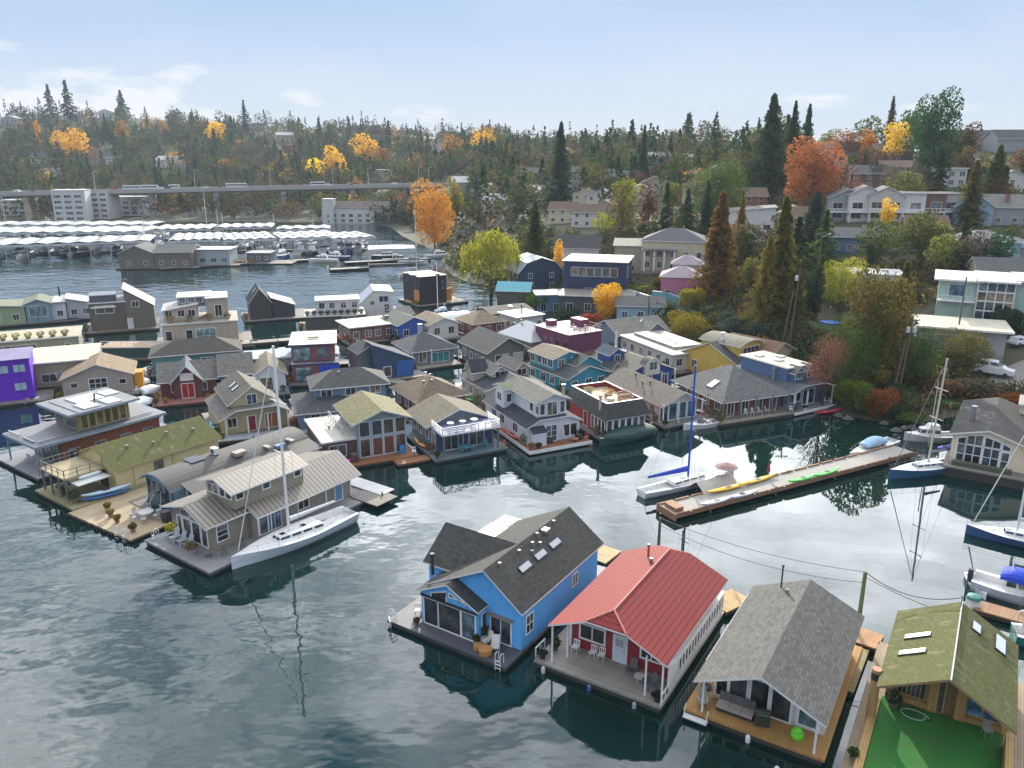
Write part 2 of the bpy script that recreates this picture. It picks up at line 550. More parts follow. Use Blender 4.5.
# water
b = B(); b.poly([(-1500, -60, 0), (1700, -60, 0), (1700, 1495, 0), (-1500, 1495, 0)])
g = G('lake_water'); ob = g.coord('Object')
g.color((.002, .018, .015)); g.set(Roughness=.02, IOR=1.6)
sp = g.sep(ob)
w1 = g.noise(.34, g.mapv(ob, (1, 1.5, 1)), 2, .42)
w2 = g.noise(.1, g.mapv(ob, (1, 1.5, 1)), 3, .5)
w3 = g.noise(1.3, ob, 2, .5)
hh = g.math('ADD', g.math('ADD', w1, g.math('MULTIPLY', w2, 1.6)), g.math('MULTIPLY', w3, .07))
# wind-ruffled open water to the west, sheltered calm between the docks to the east
mr = g.add('ShaderNodeMapRange'); mr.inputs['From Min'].default_value = 18; mr.inputs['From Max'].default_value = -22
mr.inputs['To Min'].default_value = .1; mr.inputs['To Max'].default_value = 1.0
lane = g.math('ADD', sp[0], g.math('MULTIPLY', g.noise(.03, ob, 3), 30.0))
g.link(g.math('SUBTRACT', lane, 15.0), mr.inputs['Value'])
patch = g.ramp(g.noise(.045, g.mapv(ob, (1, 1.6, 1)), 4), [(.38, (.3, .3, .3)), (.62, (1, 1, 1))])
far = g.add('ShaderNodeMapRange'); far.inputs['From Min'].default_value = 130; far.inputs['From Max'].default_value = 210
g.link(sp[1], far.inputs['Value'])
g.link(g.math('ADD', g.math('MULTIPLY', far.outputs[0], .05), .02), g.b.inputs['Roughness'])
amp = g.math('MULTIPLY', g.math('MULTIPLY', mr.outputs[0], patch), g.math('ADD', g.math('MULTIPLY', far.outputs[0], 1.6), 1.0))
bm = g.add('ShaderNodeBump'); bm.inputs['Distance'].default_value = .35
g.link(g.math('MULTIPLY', amp, .23), bm.inputs['Strength']); g.link(hh, bm.inputs['Height'])
g.link(bm.outputs[0], g.b.inputs['Normal'])
tag(b.build('water', g.m), 'lake water between the floating homes', None, None, 'structure')
# ---------------------------------------------------------------- buildings
HOUSES = []
class House:
    """a building with its own frame: x along the front, y away from it"""
    wt = TRIM
    def __init__(s, name, label, cat, fl, az, z0=.5, group=None, at=None, ez=None):
        p = at if at is not None else P(fl[0], fl[1], z0 if ez is None else ez)
        s.az = az; s.fl_ = None; HOUSES.append(s)
        s.root = thing(name, label, cat, (p.x, p.y, 0 if at is None else p.z), -R(az), group)
        s.z0 = z0 if at is None else 0
        s.v = None
    def w(s, x, y, z):
        a = R(s.az); o = s.root.location
        return Vector((o.x + x * math.cos(a) + y * math.sin(a), o.y - x * math.sin(a) + y * math.cos(a), o.z + z))
    def part(s, b, name, mats, parent=None, label=None, smooth=False):
        o = b.build(name, mats, parent or s.root, smooth)
        if label: o['label'] = label
        return o
    def float(s, x0, y0, x1, y1, deck=None, z=None, th=.18):
        z = s.z0 if z is None else z
        if s.fl_ is None: s.fl_ = (x0, y0, x1, y1, z)
        b = B(); b.box(x0 + .15, y0 + .15, -.5, x1 - .15, y1 - .15, z - th)
        fl = s.part(b, 'float', LOG)
        b = B(); b.box(x0, y0, z - th, x1, y1, z)
        s.part(b, 'deck', deck or OLDWOOD)
    def section(s, axis, a0, a1, prof, zb, c0, c1, wall, roof, o=.4, oe=.4, t=.14, trim=None, name='wall', open_front=False):
        """walls under a roof profile (list of (across, z)) drawn along y (axis 'y') or along x"""
        tr = trim or TRIM
        mk = (lambda c, l, z: (c, l, z)) if axis == 'y' else (lambda c, l, z: (l, c, z))
        b = B()
        bot = [(prof[0][0], zb), (prof[-1][0], zb)]
        ring = [bot[0]] + list(prof) + [bot[1]]
        if not open_front: b.poly([mk(c, c0, z) for c, z in ring][::(1 if axis == 'y' else -1)])
        b.poly([mk(c, c1, z) for c, z in ring][::(-1 if axis == 'y' else 1)])
        for (ca, za), (cb, zb2) in ((prof[0], bot[0]), (bot[1], prof[-1])):
            q = [mk(ca, c0, za), mk(cb, c0, zb2), mk(cb, c1, zb2), mk(ca, c1, za)]
            b.poly(q if axis == 'y' else q[::-1])
        wo = s.part(b, name, wall)
        # roof sheets
        n = len(prof) - 1
        pr = list(prof)
        def ext(p, q, d):
            k = (p[1] - q[1]) / max(1e-6, abs(p[0] - q[0]))
            k = max(-1.6, min(1.6, k))
            return (p[0] + math.copysign(d, p[0] - q[0]), p[1] + k * d)
        pr[0] = ext(prof[0], prof[1], o); pr[-1] = ext(prof[-1], prof[-2], o)
        b = B()
        lo = [(c, z + .012) for c, z in pr]; hi = [(c, z + .012 + t) for c, z in pr]
        oe = oe if isinstance(oe, tuple) else (oe, oe)
        y0, y1 = c0 - oe[0], c1 + oe[1]
        flip = axis != 'y'
        def q(pts, mi): b.poly(pts[::-1] if flip else pts, mi)
        for i in range(n):
            q([mk(hi[i][0], y0, hi[i][1]), mk(hi[i + 1][0], y0, hi[i + 1][1]), mk(hi[i + 1][0], y1, hi[i + 1][1]), mk(hi[i][0], y1, hi[i][1])], 0)
            q([mk(lo[i][0], y1, lo[i][1]), mk(lo[i + 1][0], y1, lo[i + 1][1]), mk(lo[i + 1][0], y0, lo[i + 1][1]), mk(lo[i][0], y0, lo[i][1])], 1)
            q([mk(lo[i][0], y0, lo[i][1]), mk(lo[i + 1][0], y0, lo[i + 1][1]), mk(hi[i + 1][0], y0, hi[i + 1][1]), mk(hi[i][0], y0, hi[i][1])], 1)
            q([mk(hi[i][0], y1, hi[i][1]), mk(hi[i + 1][0], y1, hi[i + 1][1]), mk(lo[i + 1][0], y1, lo[i + 1][1]), mk(lo[i][0], y1, lo[i][1])], 1)
        q([mk(hi[0][0], y0, hi[0][1]), mk(hi[0][0], y1, hi[0][1]), mk(lo[0][0], y1, lo[0][1]), mk(lo[0][0], y0, lo[0][1])], 1)
        q([mk(lo[-1][0], y0, lo[-1][1]), mk(lo[-1][0], y1, lo[-1][1]), mk(hi[-1][0], y1, hi[-1][1]), mk(hi[-1][0], y0, hi[-1][1])], 1)
        ro = s.part(b, 'roof', [roof, tr])
        s.roof = ro
        s.rz = lambda x, y: s._pz(pr, x if axis == 'y' else y) + t + .012
        if axis == 'y': s.v = (prof[0][0], c0, prof[-1][0], c1, zb)
        else: s.v = (c0, prof[0][0], c1, prof[-1][0], zb)
        return wo
    @staticmethod
    def _pz(pr, c):
        for (a, za), (b2, zb) in zip(pr, pr[1:]):
            if c <= b2: return za + (zb - za) * (c - a) / (b2 - a)
        return pr[-1][1]
    def vol(s, x0, y0, x1, y1, zb, zt, wall, roof='flat', rm=None, rise=1.6, o=.4, oe=.4, t=.14, trim=None, peak=.5, wins='', zt2=None, wtrim=None):
        zt2 = zt if zt2 is None else zt2
        if roof == 'gy':
            xr = x0 + (x1 - x0) * peak
            s.section('y', 0, 0, [(x0, zt), (xr, max(zt, zt2) + rise), (x1, zt2)], zb, y0, y1, wall, rm, o, oe, t, trim)
        elif roof == 'gx':
            yr = y0 + (y1 - y0) * peak
            s.section('x', 0, 0, [(y0, zt), (yr, max(zt, zt2) + rise), (y1, zt2)], zb, x0, x1, wall, rm, o, oe, t, trim)
        elif roof == 'gam':
            h = x1 - x0
            s.section('y', 0, 0, [(x0, zt), (x0 + h * .16, zt + rise * .62), (x0 + h * .5, zt + rise), (x1 - h * .16, zt + rise * .62), (x1, zt)], zb, y0, y1, wall, rm, o, oe, t, trim)
        elif roof == 'arcy' or roof == 'arcx':
            lo_, hi_ = (x0, x1) if roof == 'arcy' else (y0, y1)
            pr = [(lo_ + (hi_ - lo_) * k / 10, zt + rise * (1 - (k / 5 - 1) ** 2)) for k in range(11)]
            s.section(roof[3], 0, 0, pr, zb, *((y0, y1) if roof == 'arcy' else (x0, x1)), wall, rm, o, oe, t, trim)
        elif roof == 'sx':
            s.section('y', 0, 0, [(x0, zt), (x1, zt + rise)], zb, y0, y1, wall, rm, o, oe, t, trim)
        elif roof == 'sy':
            s.section('x', 0, 0, [(y0, zt), (y1, zt + rise)], zb, x0, x1, wall, rm, o, oe, t, trim)
        elif roof == 'flat':
            s.section('y', 0, 0, [(x0, zt), (x1, zt)], zb, y0, y1, wall, rm, o, oe, max(t, .2), trim)
        elif roof == 'hip':
            b = B(); b.box(x0, y0, zb, x1, y1, zt); s.part(b, 'wall', wall)
            hw = min(x1 - x0, y1 - y0) / 2; k = rise / hw
            ze = zt - o * k + .012
            e = [(x0 - o, y0 - o), (x1 + o, y0 - o), (x1 + o, y1 + o), (x0 - o, y1 + o)]
            if x1 - x0 >= y1 - y0: ra, rb = (x0 + hw, (y0 + y1) / 2), (x1 - hw, (y0 + y1) / 2)
            else: ra, rb = ((x0 + x1) / 2, y0 + hw), ((x0 + x1) / 2, y1 - hw)
            zr = zt + rise + .012
            b = B()
            E4 = [(p[0], p[1], ze + t) for p in e]; RA, RB = (*ra, zr + t), (*rb, zr + t)
            if x1 - x0 >= y1 - y0: fs = [(E4[0], E4[1], RB, RA), (E4[1], E4[2], RB), (E4[2], E4[3], RA, RB), (E4[3], E4[0], RA)]
            else: fs = [(E4[0], E4[1], RA), (E4[1], E4[2], RB, RA), (E4[2], E4[3], RB), (E4[3], E4[0], RA, RB)]
            for f in fs: b.poly(f, 0)
            for i in range(4):
                a_, c_ = e[i], e[(i + 1) % 4]
                b.poly([(*a_, ze), (*c_, ze), (*c_, ze + t), (*a_, ze + t)], 1)
            b.poly([(*p, ze) for p in e][::-1], 1)
            s.roof = s.part(b, 'roof', [rm, trim or TRIM])
            def rz(x, y):
                dmin = min(x - x0, x1 - x, y - y0, y1 - y)
                return zt + k * dmin + t
            s.rz = rz
            s.v = (x0, y0, x1, y1, zb)
        s.wt = wtrim or trim or TRIM
        if wins: s.autowin(wins)
        return s
    def frame(s, face):
        x0, y0, x1, y1, zb = s.v
        return {'F': (lambda u, z, d: (u, y0 - d, z), x0, x1), 'B': (lambda u, z, d: (x1 + x0 - u, y1 + d, z), x0, x1),
                'R': (lambda u, z, d: (x1 + d, u, z), y0, y1), 'L': (lambda u, z, d: (x0 - d, y1 + y0 - u, z), y0, y1)}[face]
    def win(s, face, u, z, w=1.1, h=1.2, n=2, m=1, fr=.09, tm=None, gl=None, name='window', abs_z=False, slope=0.0):
        """u: centre along the face, measured from its low end; z: sill above the volume's base; slope tilts the head"""
        fn, a0, a1 = s.frame(face)
        zb = s.z0 if abs_z else s.v[4]
        u0 = a0 + u - w / 2; u1 = u0 + w; z0 = zb + z; z1 = z0 + h
        b = B()
        def bar(ua, za, ub, zb_, za2=None, zb2=None):
            # box between two corners, 5 cm proud of the wall
            pts = [(ua, za), (ub, za), (ub, zb_ if zb2 is None else zb2), (ua, zb_)]
            k = len(b.v)
            for d in (.0, .06):
                b.v += [fn(p[0], p[1], d) for p in pts]
            for q in ((4, 5, 6, 7), (0, 1, 5, 4), (1, 2, 6, 5), (2, 3, 7, 6), (3, 0, 4, 7)):
                b.f.append(tuple(k + i for i in q)); b.m.append(0)
        sl = slope * w
        bar(u0 - fr, z0 - fr, u1 + fr, z0)
        k = len(b.v)
        for d in (.0, .06):
            b.v += [fn(u0 - fr, z1, d), fn(u1 + fr, z1 + sl, d), fn(u1 + fr, z1 + sl + fr, d), fn(u0 - fr, z1 + fr, d)]
        for q in ((4, 5, 6, 7), (0, 1, 5, 4), (1, 2, 6, 5), (2, 3, 7, 6), (3, 0, 4, 7)):
            b.f.append(tuple(k + i for i in q)); b.m.append(0)
        bar(u0 - fr, z0, u0, z1); bar(u1, z0, u1 + fr, z1, zb2=z1 + sl)
        for i in range(1, n):
            c = u0 + w * i / n
            bar(c - fr * .3, z0, c + fr * .3, z1 + sl * i / n)
        for j in range(1, m):
            c = z0 + h * j / m
            bar(u0, c - fr * .25, u1, c + fr * .25)
        o = s.part(b, name, tm or s.wt)
        b = B()
        b.poly([fn(u0, z0, .025), fn(u1, z0, .025), fn(u1, z1 + sl, .025), fn(u0, z1, .025)])
        if face in 'RLFB':
            nrm = (Vector(b.v[1]) - Vector(b.v[0])).cross(Vector(b.v[2]) - Vector(b.v[0]))
            out = Vector(fn(u0, z0, 1)) - Vector(fn(u0, z0, 0))
            if nrm.dot(out) < 0: b.f[0] = b.f[0][::-1]
        s.part(b, 'pane', gl or rng.choice(PANES), o)
        return o
    def door(s, face, u, w=.95, h=2.05, mat=None, lites=True):
        fn, a0, a1 = s.frame(face)
        o = s.win(face, u, .06, w, h, 1, 1, .1, name='door', gl=mat or paint((.6, .62, .64), .4))
        b = B()
        ua = a0 + u + w * .32
        pts = [fn(ua - .03, s.v[4] + 1.0, .03), fn(ua + .05, s.v[4] + 1.06, .11)]
        b.box(*[min(pts[0][i], pts[1][i]) for i in range(3)], *[max(pts[0][i], pts[1][i]) for i in range(3)])
        s.part(b, 'handle', STEEL, o)
        return o
    def autowin(s, spec):
        """'F3 R2u L4:0.9x1.2' - count, u for an upper floor too"""
        for tok in spec.split():
            face = tok[0]; up = tok.count('u'); rest = tok[1:].replace('u', '')
            n, _, dim = rest.partition(':')
            n = int(n); w, h = (map(float, dim.split('x')) if dim else (1.1, 1.2))
            fn, a0, a1 = s.frame(face)
            L_ = a1 - a0
            for f in range(up + 1):
                for i in range(n):
                    u = L_ * (i + .5) / n + rng.uniform(-.12, .12)
                    s.win(face, u, .85 + f * 2.7 if h < 1.7 else .12 + f * 2.7, w, h, 2 if w > .8 else 1, 1)
    def skylight(s, x, y, w=.7, l=1.1, gl=None):
        z = s.rz(x, y); e = .01
        sx_ = (s.rz(x + e, y) - s.rz(x - e, y)) / (2 * e); sy_ = (s.rz(x, y + e) - s.rz(x, y - e)) / (2 * e)
        f = lambda dx, dy, h: (x + dx, y + dy, z + sx_ * dx + sy_ * dy + h)
        b = B(); k = 0
        b.v += [f(-w / 2, -l / 2, -.05), f(w / 2, -l / 2, -.05), f(w / 2, l / 2, -.05), f(-w / 2, l / 2, -.05), f(-w / 2, -l / 2, .12), f(w / 2, -l / 2, .12), f(w / 2, l / 2, .12), f(-w / 2, l / 2, .12)]
        for q in ((4, 5, 6, 7), (0, 1, 5, 4), (1, 2, 6, 5), (2, 3, 7, 6), (3, 0, 4, 7)): b.f.append(q); b.m.append(0)
        o = s.part(b, 'skylight', DARK, s.roof)
        # lens is kept in the same object's second level through its own mesh
        b.__init__()
        b.poly([f(-w / 2 + .06, -l / 2 + .06, .135), f(w / 2 - .06, -l / 2 + .06, .135), f(w / 2 - .06, l / 2 - .06, .135), f(-w / 2 + .06, l / 2 - .06, .135)])
        s.part(b, 'skylight_lens', gl or paint((.42, .44, .46), .2, 'lens'), s.roof)
    def vent(s, x, y, h=.28, r=.11, mat=None):
        z = s.rz(x, y); b = B()
        b.tube((x, y, z - .1), (x, y, z + h), r, 8); b.tube((x, y, z + h), (x, y, z + h + .08), r * 1.5, 8)
        s.part(b, 'roof_vent', mat or paint((.2, .2, .2), .6), s.roof)
    def flue(s, x, y, h=1.5, r=.12, mat=None, z=None):
        z = s.rz(x, y) if z is None else z; b = B()
        b.tube((x, y, z - .2), (x, y, z + h), r, 8); b.tube((x, y, z + h), (x, y, z + h + .18), r * 1.45, 8)
        s.part(b, 'flue', mat or DARK, s.roof)
    def chimney(s, x, y, h=1.3, w=.7, mat=None):
        z = s.rz(x, y); b = B()
        b.box(x - w / 2, y - w / 2, z - .8, x + w / 2, y + w / 2, z + h); b.box(x - w * .6, y - w * .6, z + h, x + w * .6, y + w * .6, z + h + .12)
        s.part(b, 'chimney', mat or paint((.25, .11, .08), .9, 'brick'), s.roof)
    def roofpolys(s, polys, rm, t=.13, trim=None):
        b = B()
        for p in polys: b.slab(p, t, 0, 1)
        s.roof = s.part(b, 'roof', [rm, trim or TRIM])
    def rail(s, pts, z, h=.95, mat=None, step=1.2, bars=2, closed=False):
        b = B(); m = mat or TRIM
        P3 = [Vector((p[0], p[1], 0)) for p in pts]
        for a_, c_ in zip(P3, P3[1:]):
            L_ = (c_ - a_).length; n = max(1, round(L_ / step))
            for i in range(n + 1):
                p = a_.lerp(c_, i / n); b.box(p.x - .04, p.y - .04, z, p.x + .04, p.y + .04, z + h)
            for j in range(bars):
                zz = z + h - j * h / bars - .03
                d = Vector((0, 0, zz))
                b.tube(a_ + d, c_ + d, .035 if j else .05, 4)
        s.part(b, 'railing', m)
    def posts(s, pts, z0, z1, w=.14, mat=None):
        for x, y in pts:
            b = B(); b.box(x - w / 2, y - w / 2, z0, x + w / 2, y + w / 2, z1); s.part(b, 'post', mat or TRIM)
    def box(s, name, x0, y0, z0, x1, y1, z1, mat, label=None):
        b = B(); b.box(x0, y0, z0, x1, y1, z1); return s.part(b, name, mat, None, label)

# ---------------------------------------------------------------- small things
def set_on(h, x, y, z, rz, o):
    p = h.w(x, y, z); o.location = p; o.rotation_euler = (0, 0, -R(h.az) + rz)
    return o

def lounge_chair(label, frame=(.6, .6, .6), cushion=(.5, .48, .45), cat='chair', group=None, name='lounge_chair'):
    t = thing(name, label, cat, group=group)
    fm, cm = paint(frame, .5), paint(cushion, .9, 'cushion')
    for x in (-.3, .3):
        for y in (-.28, .3):
            b = B(); b.tube((x, y, 0), (x, y, .38), .03, 5); b.build('leg', fm, t)
        b = B(); b.box(x - .04, -.3, .55, x + .04, .3, .6); b.tube((x, -.26, .38), (x, -.26, .55), .025, 4); b.build('armrest', fm, t)
    b = B(); b.box(-.3, -.32, .34, .3, .32, .46); b.build('seat', cm, t)
    b = B(); b.slab([(-.3, .26, .42), (.3, .26, .42), (.3, .52, .98), (-.3, .52, .98)], .09); b.build('backrest', cm, t)
    return t
def plain_chair(label, c=(.8, .8, .8), cat='chair', group=None):
    t = thing('deck_chair', label, cat, group=group); m = paint(c, .5)
    for x in (-.22, .22):
        for y in (-.22, .22):
            b = B(); b.tube((x, y, 0), (x * .9, y * .9, .45), .022, 5); b.build('leg', m, t)
    b = B(); b.box(-.25, -.25, .44, .25, .25, .49); b.build('seat', m, t)
    b = B()
    for x in (-.22, -.07, .07, .22): b.box(x - .03, .21, .49, x + .03, .25, .9)
    b.box(-.25, .205, .84, .25, .255, .93); b.build('backrest', m, t)
    return t
def adirondack(label, c=(.3, .33, .35), group=None):
    t = thing('adirondack_chair', label, 'chair', group=group); m = paint(c, .7, 'chairwood')
    b = B()
    for i in range(5): b.slab([(-.27 + i * .11, -.3, .36), (-.18 + i * .11, -.3, .36), (-.18 + i * .11, .3, .24), (-.27 + i * .11, .3, .24)], .025)
    b.build('seat', m, t)
    b = B()
    for i in range(5):
        h = 1.0 - abs(i - 2) * .05
        b.slab([(-.27 + i * .11, .27, .25), (-.18 + i * .11, .27, .25), (-.18 + i * .11, .55, h), (-.27 + i * .11, .55, h)], .03)
    b.build('backrest', m, t)
    for x in (-.36, .36):
        b = B(); b.box(x - .06, -.38, .52, x + .06, .36, .55); b.build('armrest', m, t)
        b = B(); b.box(x - .03, -.34, 0, x + .03, -.26, .52); b.build('leg', m, t)
        b = B(); b.box(x - .03, .26, 0, x + .03, .34, .52); b.build('leg', m, t)
    return t
def round_table(label, r=.5, h=.45, c=(.4, .22, .08), drum=False, group=None):
    t = thing('round_table', label, 'table', group=group); m = paint(c, .6, 'tabletop')
    if drum:
        b = B(); b.lathe([(r * .85, 0), (r, h * .4), (r * .9, h)], 14); b.build('drum_base', m, t)
        b = B(); b.lathe([(r * 1.02, h), (r * 1.02, h + .04)], 18); b.build('tabletop', m, t)
    else:
        b = B(); b.lathe([(r, h - .04), (r, h)], 18); b.build('tabletop', m, t)
        for k in range(4):
            a = k * math.pi / 2
            b = B(); b.tube((r * .6 * math.cos(a), r * .6 * math.sin(a), 0), (r * .4 * math.cos(a), r * .4 * math.sin(a), h - .03), .03, 5); b.build('leg', m, t)
    return t
def swim_ladder(label, h=1.0):
    t = thing('swim_ladder', label, 'ladder'); m = paint((.75, .76, .78), .25, 'ladder_rail')
    for x in (-.22, .22):
        b = B(); pts = [(x, .35, .0), (x, .35, .75)] + [(x, .35 - .3 * math.sin(k * math.pi / 8) * 1.0, .75 + .18 * math.sin(k * math.pi / 8)) for k in range(1, 5)] + [(x, -.12, .75), (x, -.12, -.8)]
        b.path(pts, .028, 6); b.build('rail', m, t)
    for z in (-.6, -.3, .0, .3):
        b = B(); b.box(-.22, -.16, z, .22, -.08, z + .03); b.build('rung', m, t)
    return t
def planter(label, pot=(.3, .13, .07), leaf=(.09, .11, .03), r=.25, h=.35, fh=.6, cat='planter', group=None):
    t = thing('planter', label, cat, group=group)
    b = B(); b.lathe([(r * .75, 0), (r, h), (r * .9, h)], 10); b.build('pot', paint(pot, .8, 'pot'), t)
    b = B(); leafcloud(b, [((0, 0, h + fh * .45), (r * 1.5, r * 1.5, fh * .55))], 130, .13, random.Random(hash(label) % 999)); b.build('foliage', foliage(leaf), t)
    return t
def barbecue(label, c=(.03, .03, .033)):
    t = thing('barbecue_grill', label, 'grill'); m = paint(c, .4)
    b = B(); b.box(-.45, -.25, .08, .45, .25, .85); b.build('cabinet', m, t)
    b = B(); pr = [(-.25, .86), (-.22, 1.05), (-.08, 1.18), (.1, 1.18), (.25, 1.0), (.25, .86)]
    b.grid([[(x, y, z) for y, z in pr] for x in (-.45, .45)]); b.poly([(-.45, y, z) for y, z in pr]); b.poly([(.45, y, z) for y, z in pr][::-1]); b.build('hood', m, t)
    b = B(); b.tube((-.35, -.3, .98), (.35, -.3, .98), .02, 6); b.build('handle', STEEL, t)
    return t
def kayak(label, c, L=4.2, w=.62, two=None, group=None, name='kayak', cat='kayak'):
    t = thing(name, label, cat, group=group); m = gloss(c)
    b = B(); rows = []
    for i in range(15):
        k = i / 14; x = (k - .5) * L; wd = w / 2 * math.sin(math.pi * min(max(k, .02), .98)) ** .62; z = .3 + .16 * abs(2 * k - 1) ** 3
        rows.append([(x, wd * math.cos(a), z - (.3 * (1 - .4 * abs(2 * k - 1) ** 3)) * math.sin(a) if math.sin(a) > 0 else z - .09 * math.sin(a) * (wd / (w / 2))) for a in [math.pi * 2 * q / 12 for q in range(12)]])
    b.grid(rows, 0, True); b.build('hull', m, t, True)
    b = B(); b.lathe([(.26, 0), (.3, .03), (.22, .035)], 12, (0, 0, .37)); o = b.build('cockpit', DARK, t); o.scale = (1.5, .8, 1)
    return t
# ---------------------------------------------------------------- foliage
def leafcloud(b, lobes, n, size, rg, hollow=.55, flat=0.0, mi=0):
    """n leaf clumps spread through ellipsoids, denser towards their skins"""
    vol = [l[1][0] * l[1][1] + l[1][1] * l[1][2] for l in lobes]
    tot = sum(vol); acc = 0
    for (c, r), v in zip(lobes, vol):
        for _ in range(max(1, round(n * v / tot))):
            while True:
                x, y, z = rg.uniform(-1, 1), rg.uniform(-1, 1), rg.uniform(-1, 1)
                q = x * x + y * y + z * z
                if q < 1 and (q > hollow or rg.random() < .25): break
            p = Vector((c[0] + x * r[0], c[1] + y * r[1], c[2] + z * r[2]))
            leaf(b, p, size * rg.uniform(.6, 1.35), rg, flat, mi)
def leaf(b, p, s, rg, flat=0.0, mi=0):
    a = Vector((rg.gauss(0, 1), rg.gauss(0, 1), rg.gauss(0, 1) * (1 - flat))).normalized()
    c = a.orthogonal().normalized()
    t = rg.uniform(0, 6.28)
    d = a.cross(c); u = c * math.cos(t) + d * math.sin(t); w = a.cross(u)
    k = len(b.v)
    b.v += [tuple(p - u * s), tuple(p + w * s * .62), tuple(p + u * s * 1.05), tuple(p - w * s * .55)]
    b.f.append((k, k + 1, k + 2, k + 3)); b.m.append(mi)

def limbs(b, h0, h1, r, n, spread, rg, rise=.5):
    b.tube((0, 0, -.03), (0, 0, h0), r, 7, r * .75, caps=False)
    b.tube((0, 0, h0), (rg.uniform(-.02, .02), rg.uniform(-.02, .02), h1), r * .75, 6, r * .25, caps=False)
    for k in range(n):
        a = k * 2.4 + rg.uniform(-.4, .4); z = h0 + (h1 - h0) * (k + .3) / n * .8
        q = Vector((spread * math.cos(a), spread * math.sin(a), 0)) * rg.uniform(.6, 1) * (1.1 - .5 * k / n); q.z = z + rise * spread * rg.uniform(.7, 1.2)
        m_ = Vector((0, 0, z)).lerp(q, .5) + Vector((0, 0, .02))
        b.tube((0, 0, z), m_, r * .42, 5, r * .25, caps=False); b.tube(m_, q, r * .25, 4, r * .1, caps=False)

# unit meshes: one metre tall, scaled when planted
def make_conifer(seed, n=1100, rad=.17, gap=.0, droop=.35, size=.02, top=1.0, base=.07):
    rg = random.Random(seed); b = B()
    nb = max(60, n // 34); per = max(8, n // nb)
    for i in range(nb):
        k = (i + rg.random()) / nb
        k = k ** 1.15
        z = base + (top - base) * min(.985, k)
        a = i * 2.4 + rg.uniform(-.5, .5)
        rr = (rad * 1.18 * (1 - k) ** .95 + .006) * rg.choice((rg.uniform(.35, .8), rg.uniform(.75, 1.2))) * (1 - gap * rg.random() * 1.6)
        lift = rg.uniform(-.1, .25)
        for q in range(per):
            t = rg.uniform(.1, 1) ** .7
            sp = .02 * (1 - t * .6) + .16 * rr
            p = Vector((math.cos(a) * rr * t, math.sin(a) * rr * t, z + lift * rr * t - droop * rr * t * t * 1.3))
            p += Vector((rg.gauss(0, sp * .32), rg.gauss(0, sp * .32), rg.gauss(0, .008)))
            leaf(b, p, size * (1.2 - .5 * t) * rg.uniform(.65, 1.3), rg, .1)
    for _ in range(6): leaf(b, Vector((rg.gauss(0, .003), rg.gauss(0, .003), rg.uniform(.95, 1.0))), .012, rg)
    c = b
    t = B(); t.tube((0, 0, -.05), (0, 0, .55), .014, 6, .009, caps=False); t.tube((0, 0, .55), (0, 0, .985), .009, 5, .001, caps=False)
    return c, t
def make_broad(seed, n=1100, rad=.36, base=.2, size=.03, lob=11, open_=.55, top=1.0):
    rg = random.Random(seed); b = B(); lobes = []
    mid = (base + top) / 2; hh = (top - base) / 2
    for i in range(lob):
        a = i * 2.4; k = (i + .5) / lob
        zz = mid + hh * .72 * (1 - 2 * k) + rg.uniform(-.04, .04)
        q = math.sqrt(max(.05, 1 - ((zz - mid) / hh) ** 2))
        rr = rad * .62 * q * rg.uniform(.6, 1.1)
        s = rg.uniform(.36, .55)
        lobes.append(((rr * math.cos(a), rr * math.sin(a), zz), (rad * s, rad * s, hh * s * .8)))
    leafcloud(b, lobes, n, size, rg, open_)
    t = B(); limbs(t, base * .9, .8, .022, 8, rad * .75, rg)
    return b, t
def make_bare(seed, n=500, rad=.38, size=.016):
    rg = random.Random(seed); b = B(); t = B()
    limbs(t, .2, .85, .02, 12, rad * .8, rg, .8)
    for k in range(70):
        a = rg.uniform(0, 6.28); z = rg.uniform(.3, .8); rr = rad * rg.uniform(.2, .8)
        p = Vector((rr * .6 * math.cos(a), rr * .6 * math.sin(a), z)); q = p + Vector((rr * .5 * math.cos(a + rg.uniform(-.6, .6)), rr * .5 * math.sin(a), rg.uniform(.08, .2)))
        t.tube(p, q, .004, 3, .001, caps=False)
    lobes = [((rg.uniform(-.5, .5) * rad, rg.uniform(-.5, .5) * rad, rg.uniform(.4, .85)), (rad * .5, rad * .5, .15)) for _ in range(9)]
    leafcloud(b, lobes, n, size, rg, .2)
    return b, t
def make_willow(seed, n=5200):
    rg = random.Random(seed); b = B()
    for k in range(250):
        a = rg.uniform(0, 6.283); rr = .5 * math.sqrt(rg.random()); z0 = 1 - 1.15 * rr * rr - rg.uniform(0, .16)
        ln = rg.uniform(.14, .36) + .3 * rr; lean = rg.uniform(.0, .06)
        for q in range(n // 250):
            s = q / (n // 250)
            z = z0 - ln * s
            if z < .04: continue
            leaf(b, Vector((math.cos(a) * (rr + lean * s), math.sin(a) * (rr + lean * s), z)) + Vector((rg.gauss(0, .012), rg.gauss(0, .012), 0)), .02 * rg.uniform(.6, 1.3), rg, .4)
    t = B(); limbs(t, .25, .8, .035, 9, .32, rg, .6)
    return b, t
def make_bush(seed, n=420, size=.09, flat=.9):
    rg = random.Random(seed); b = B()
    lobes = [((rg.uniform(-.3, .3), rg.uniform(-.3, .3), rg.uniform(.25, .65) * flat), (rg.uniform(.22, .34), rg.uniform(.22, .34), rg.uniform(.2, .32) * flat)) for _ in range(7)]
    leafcloud(b, lobes, n, size, rg, .5)
    t = B()
    for k in range(5):
        a = k * 1.25; t.tube((0, 0, -.05), (.25 * math.cos(a), .25 * math.sin(a), .45), .03, 4, .01, caps=False)
    return b, t

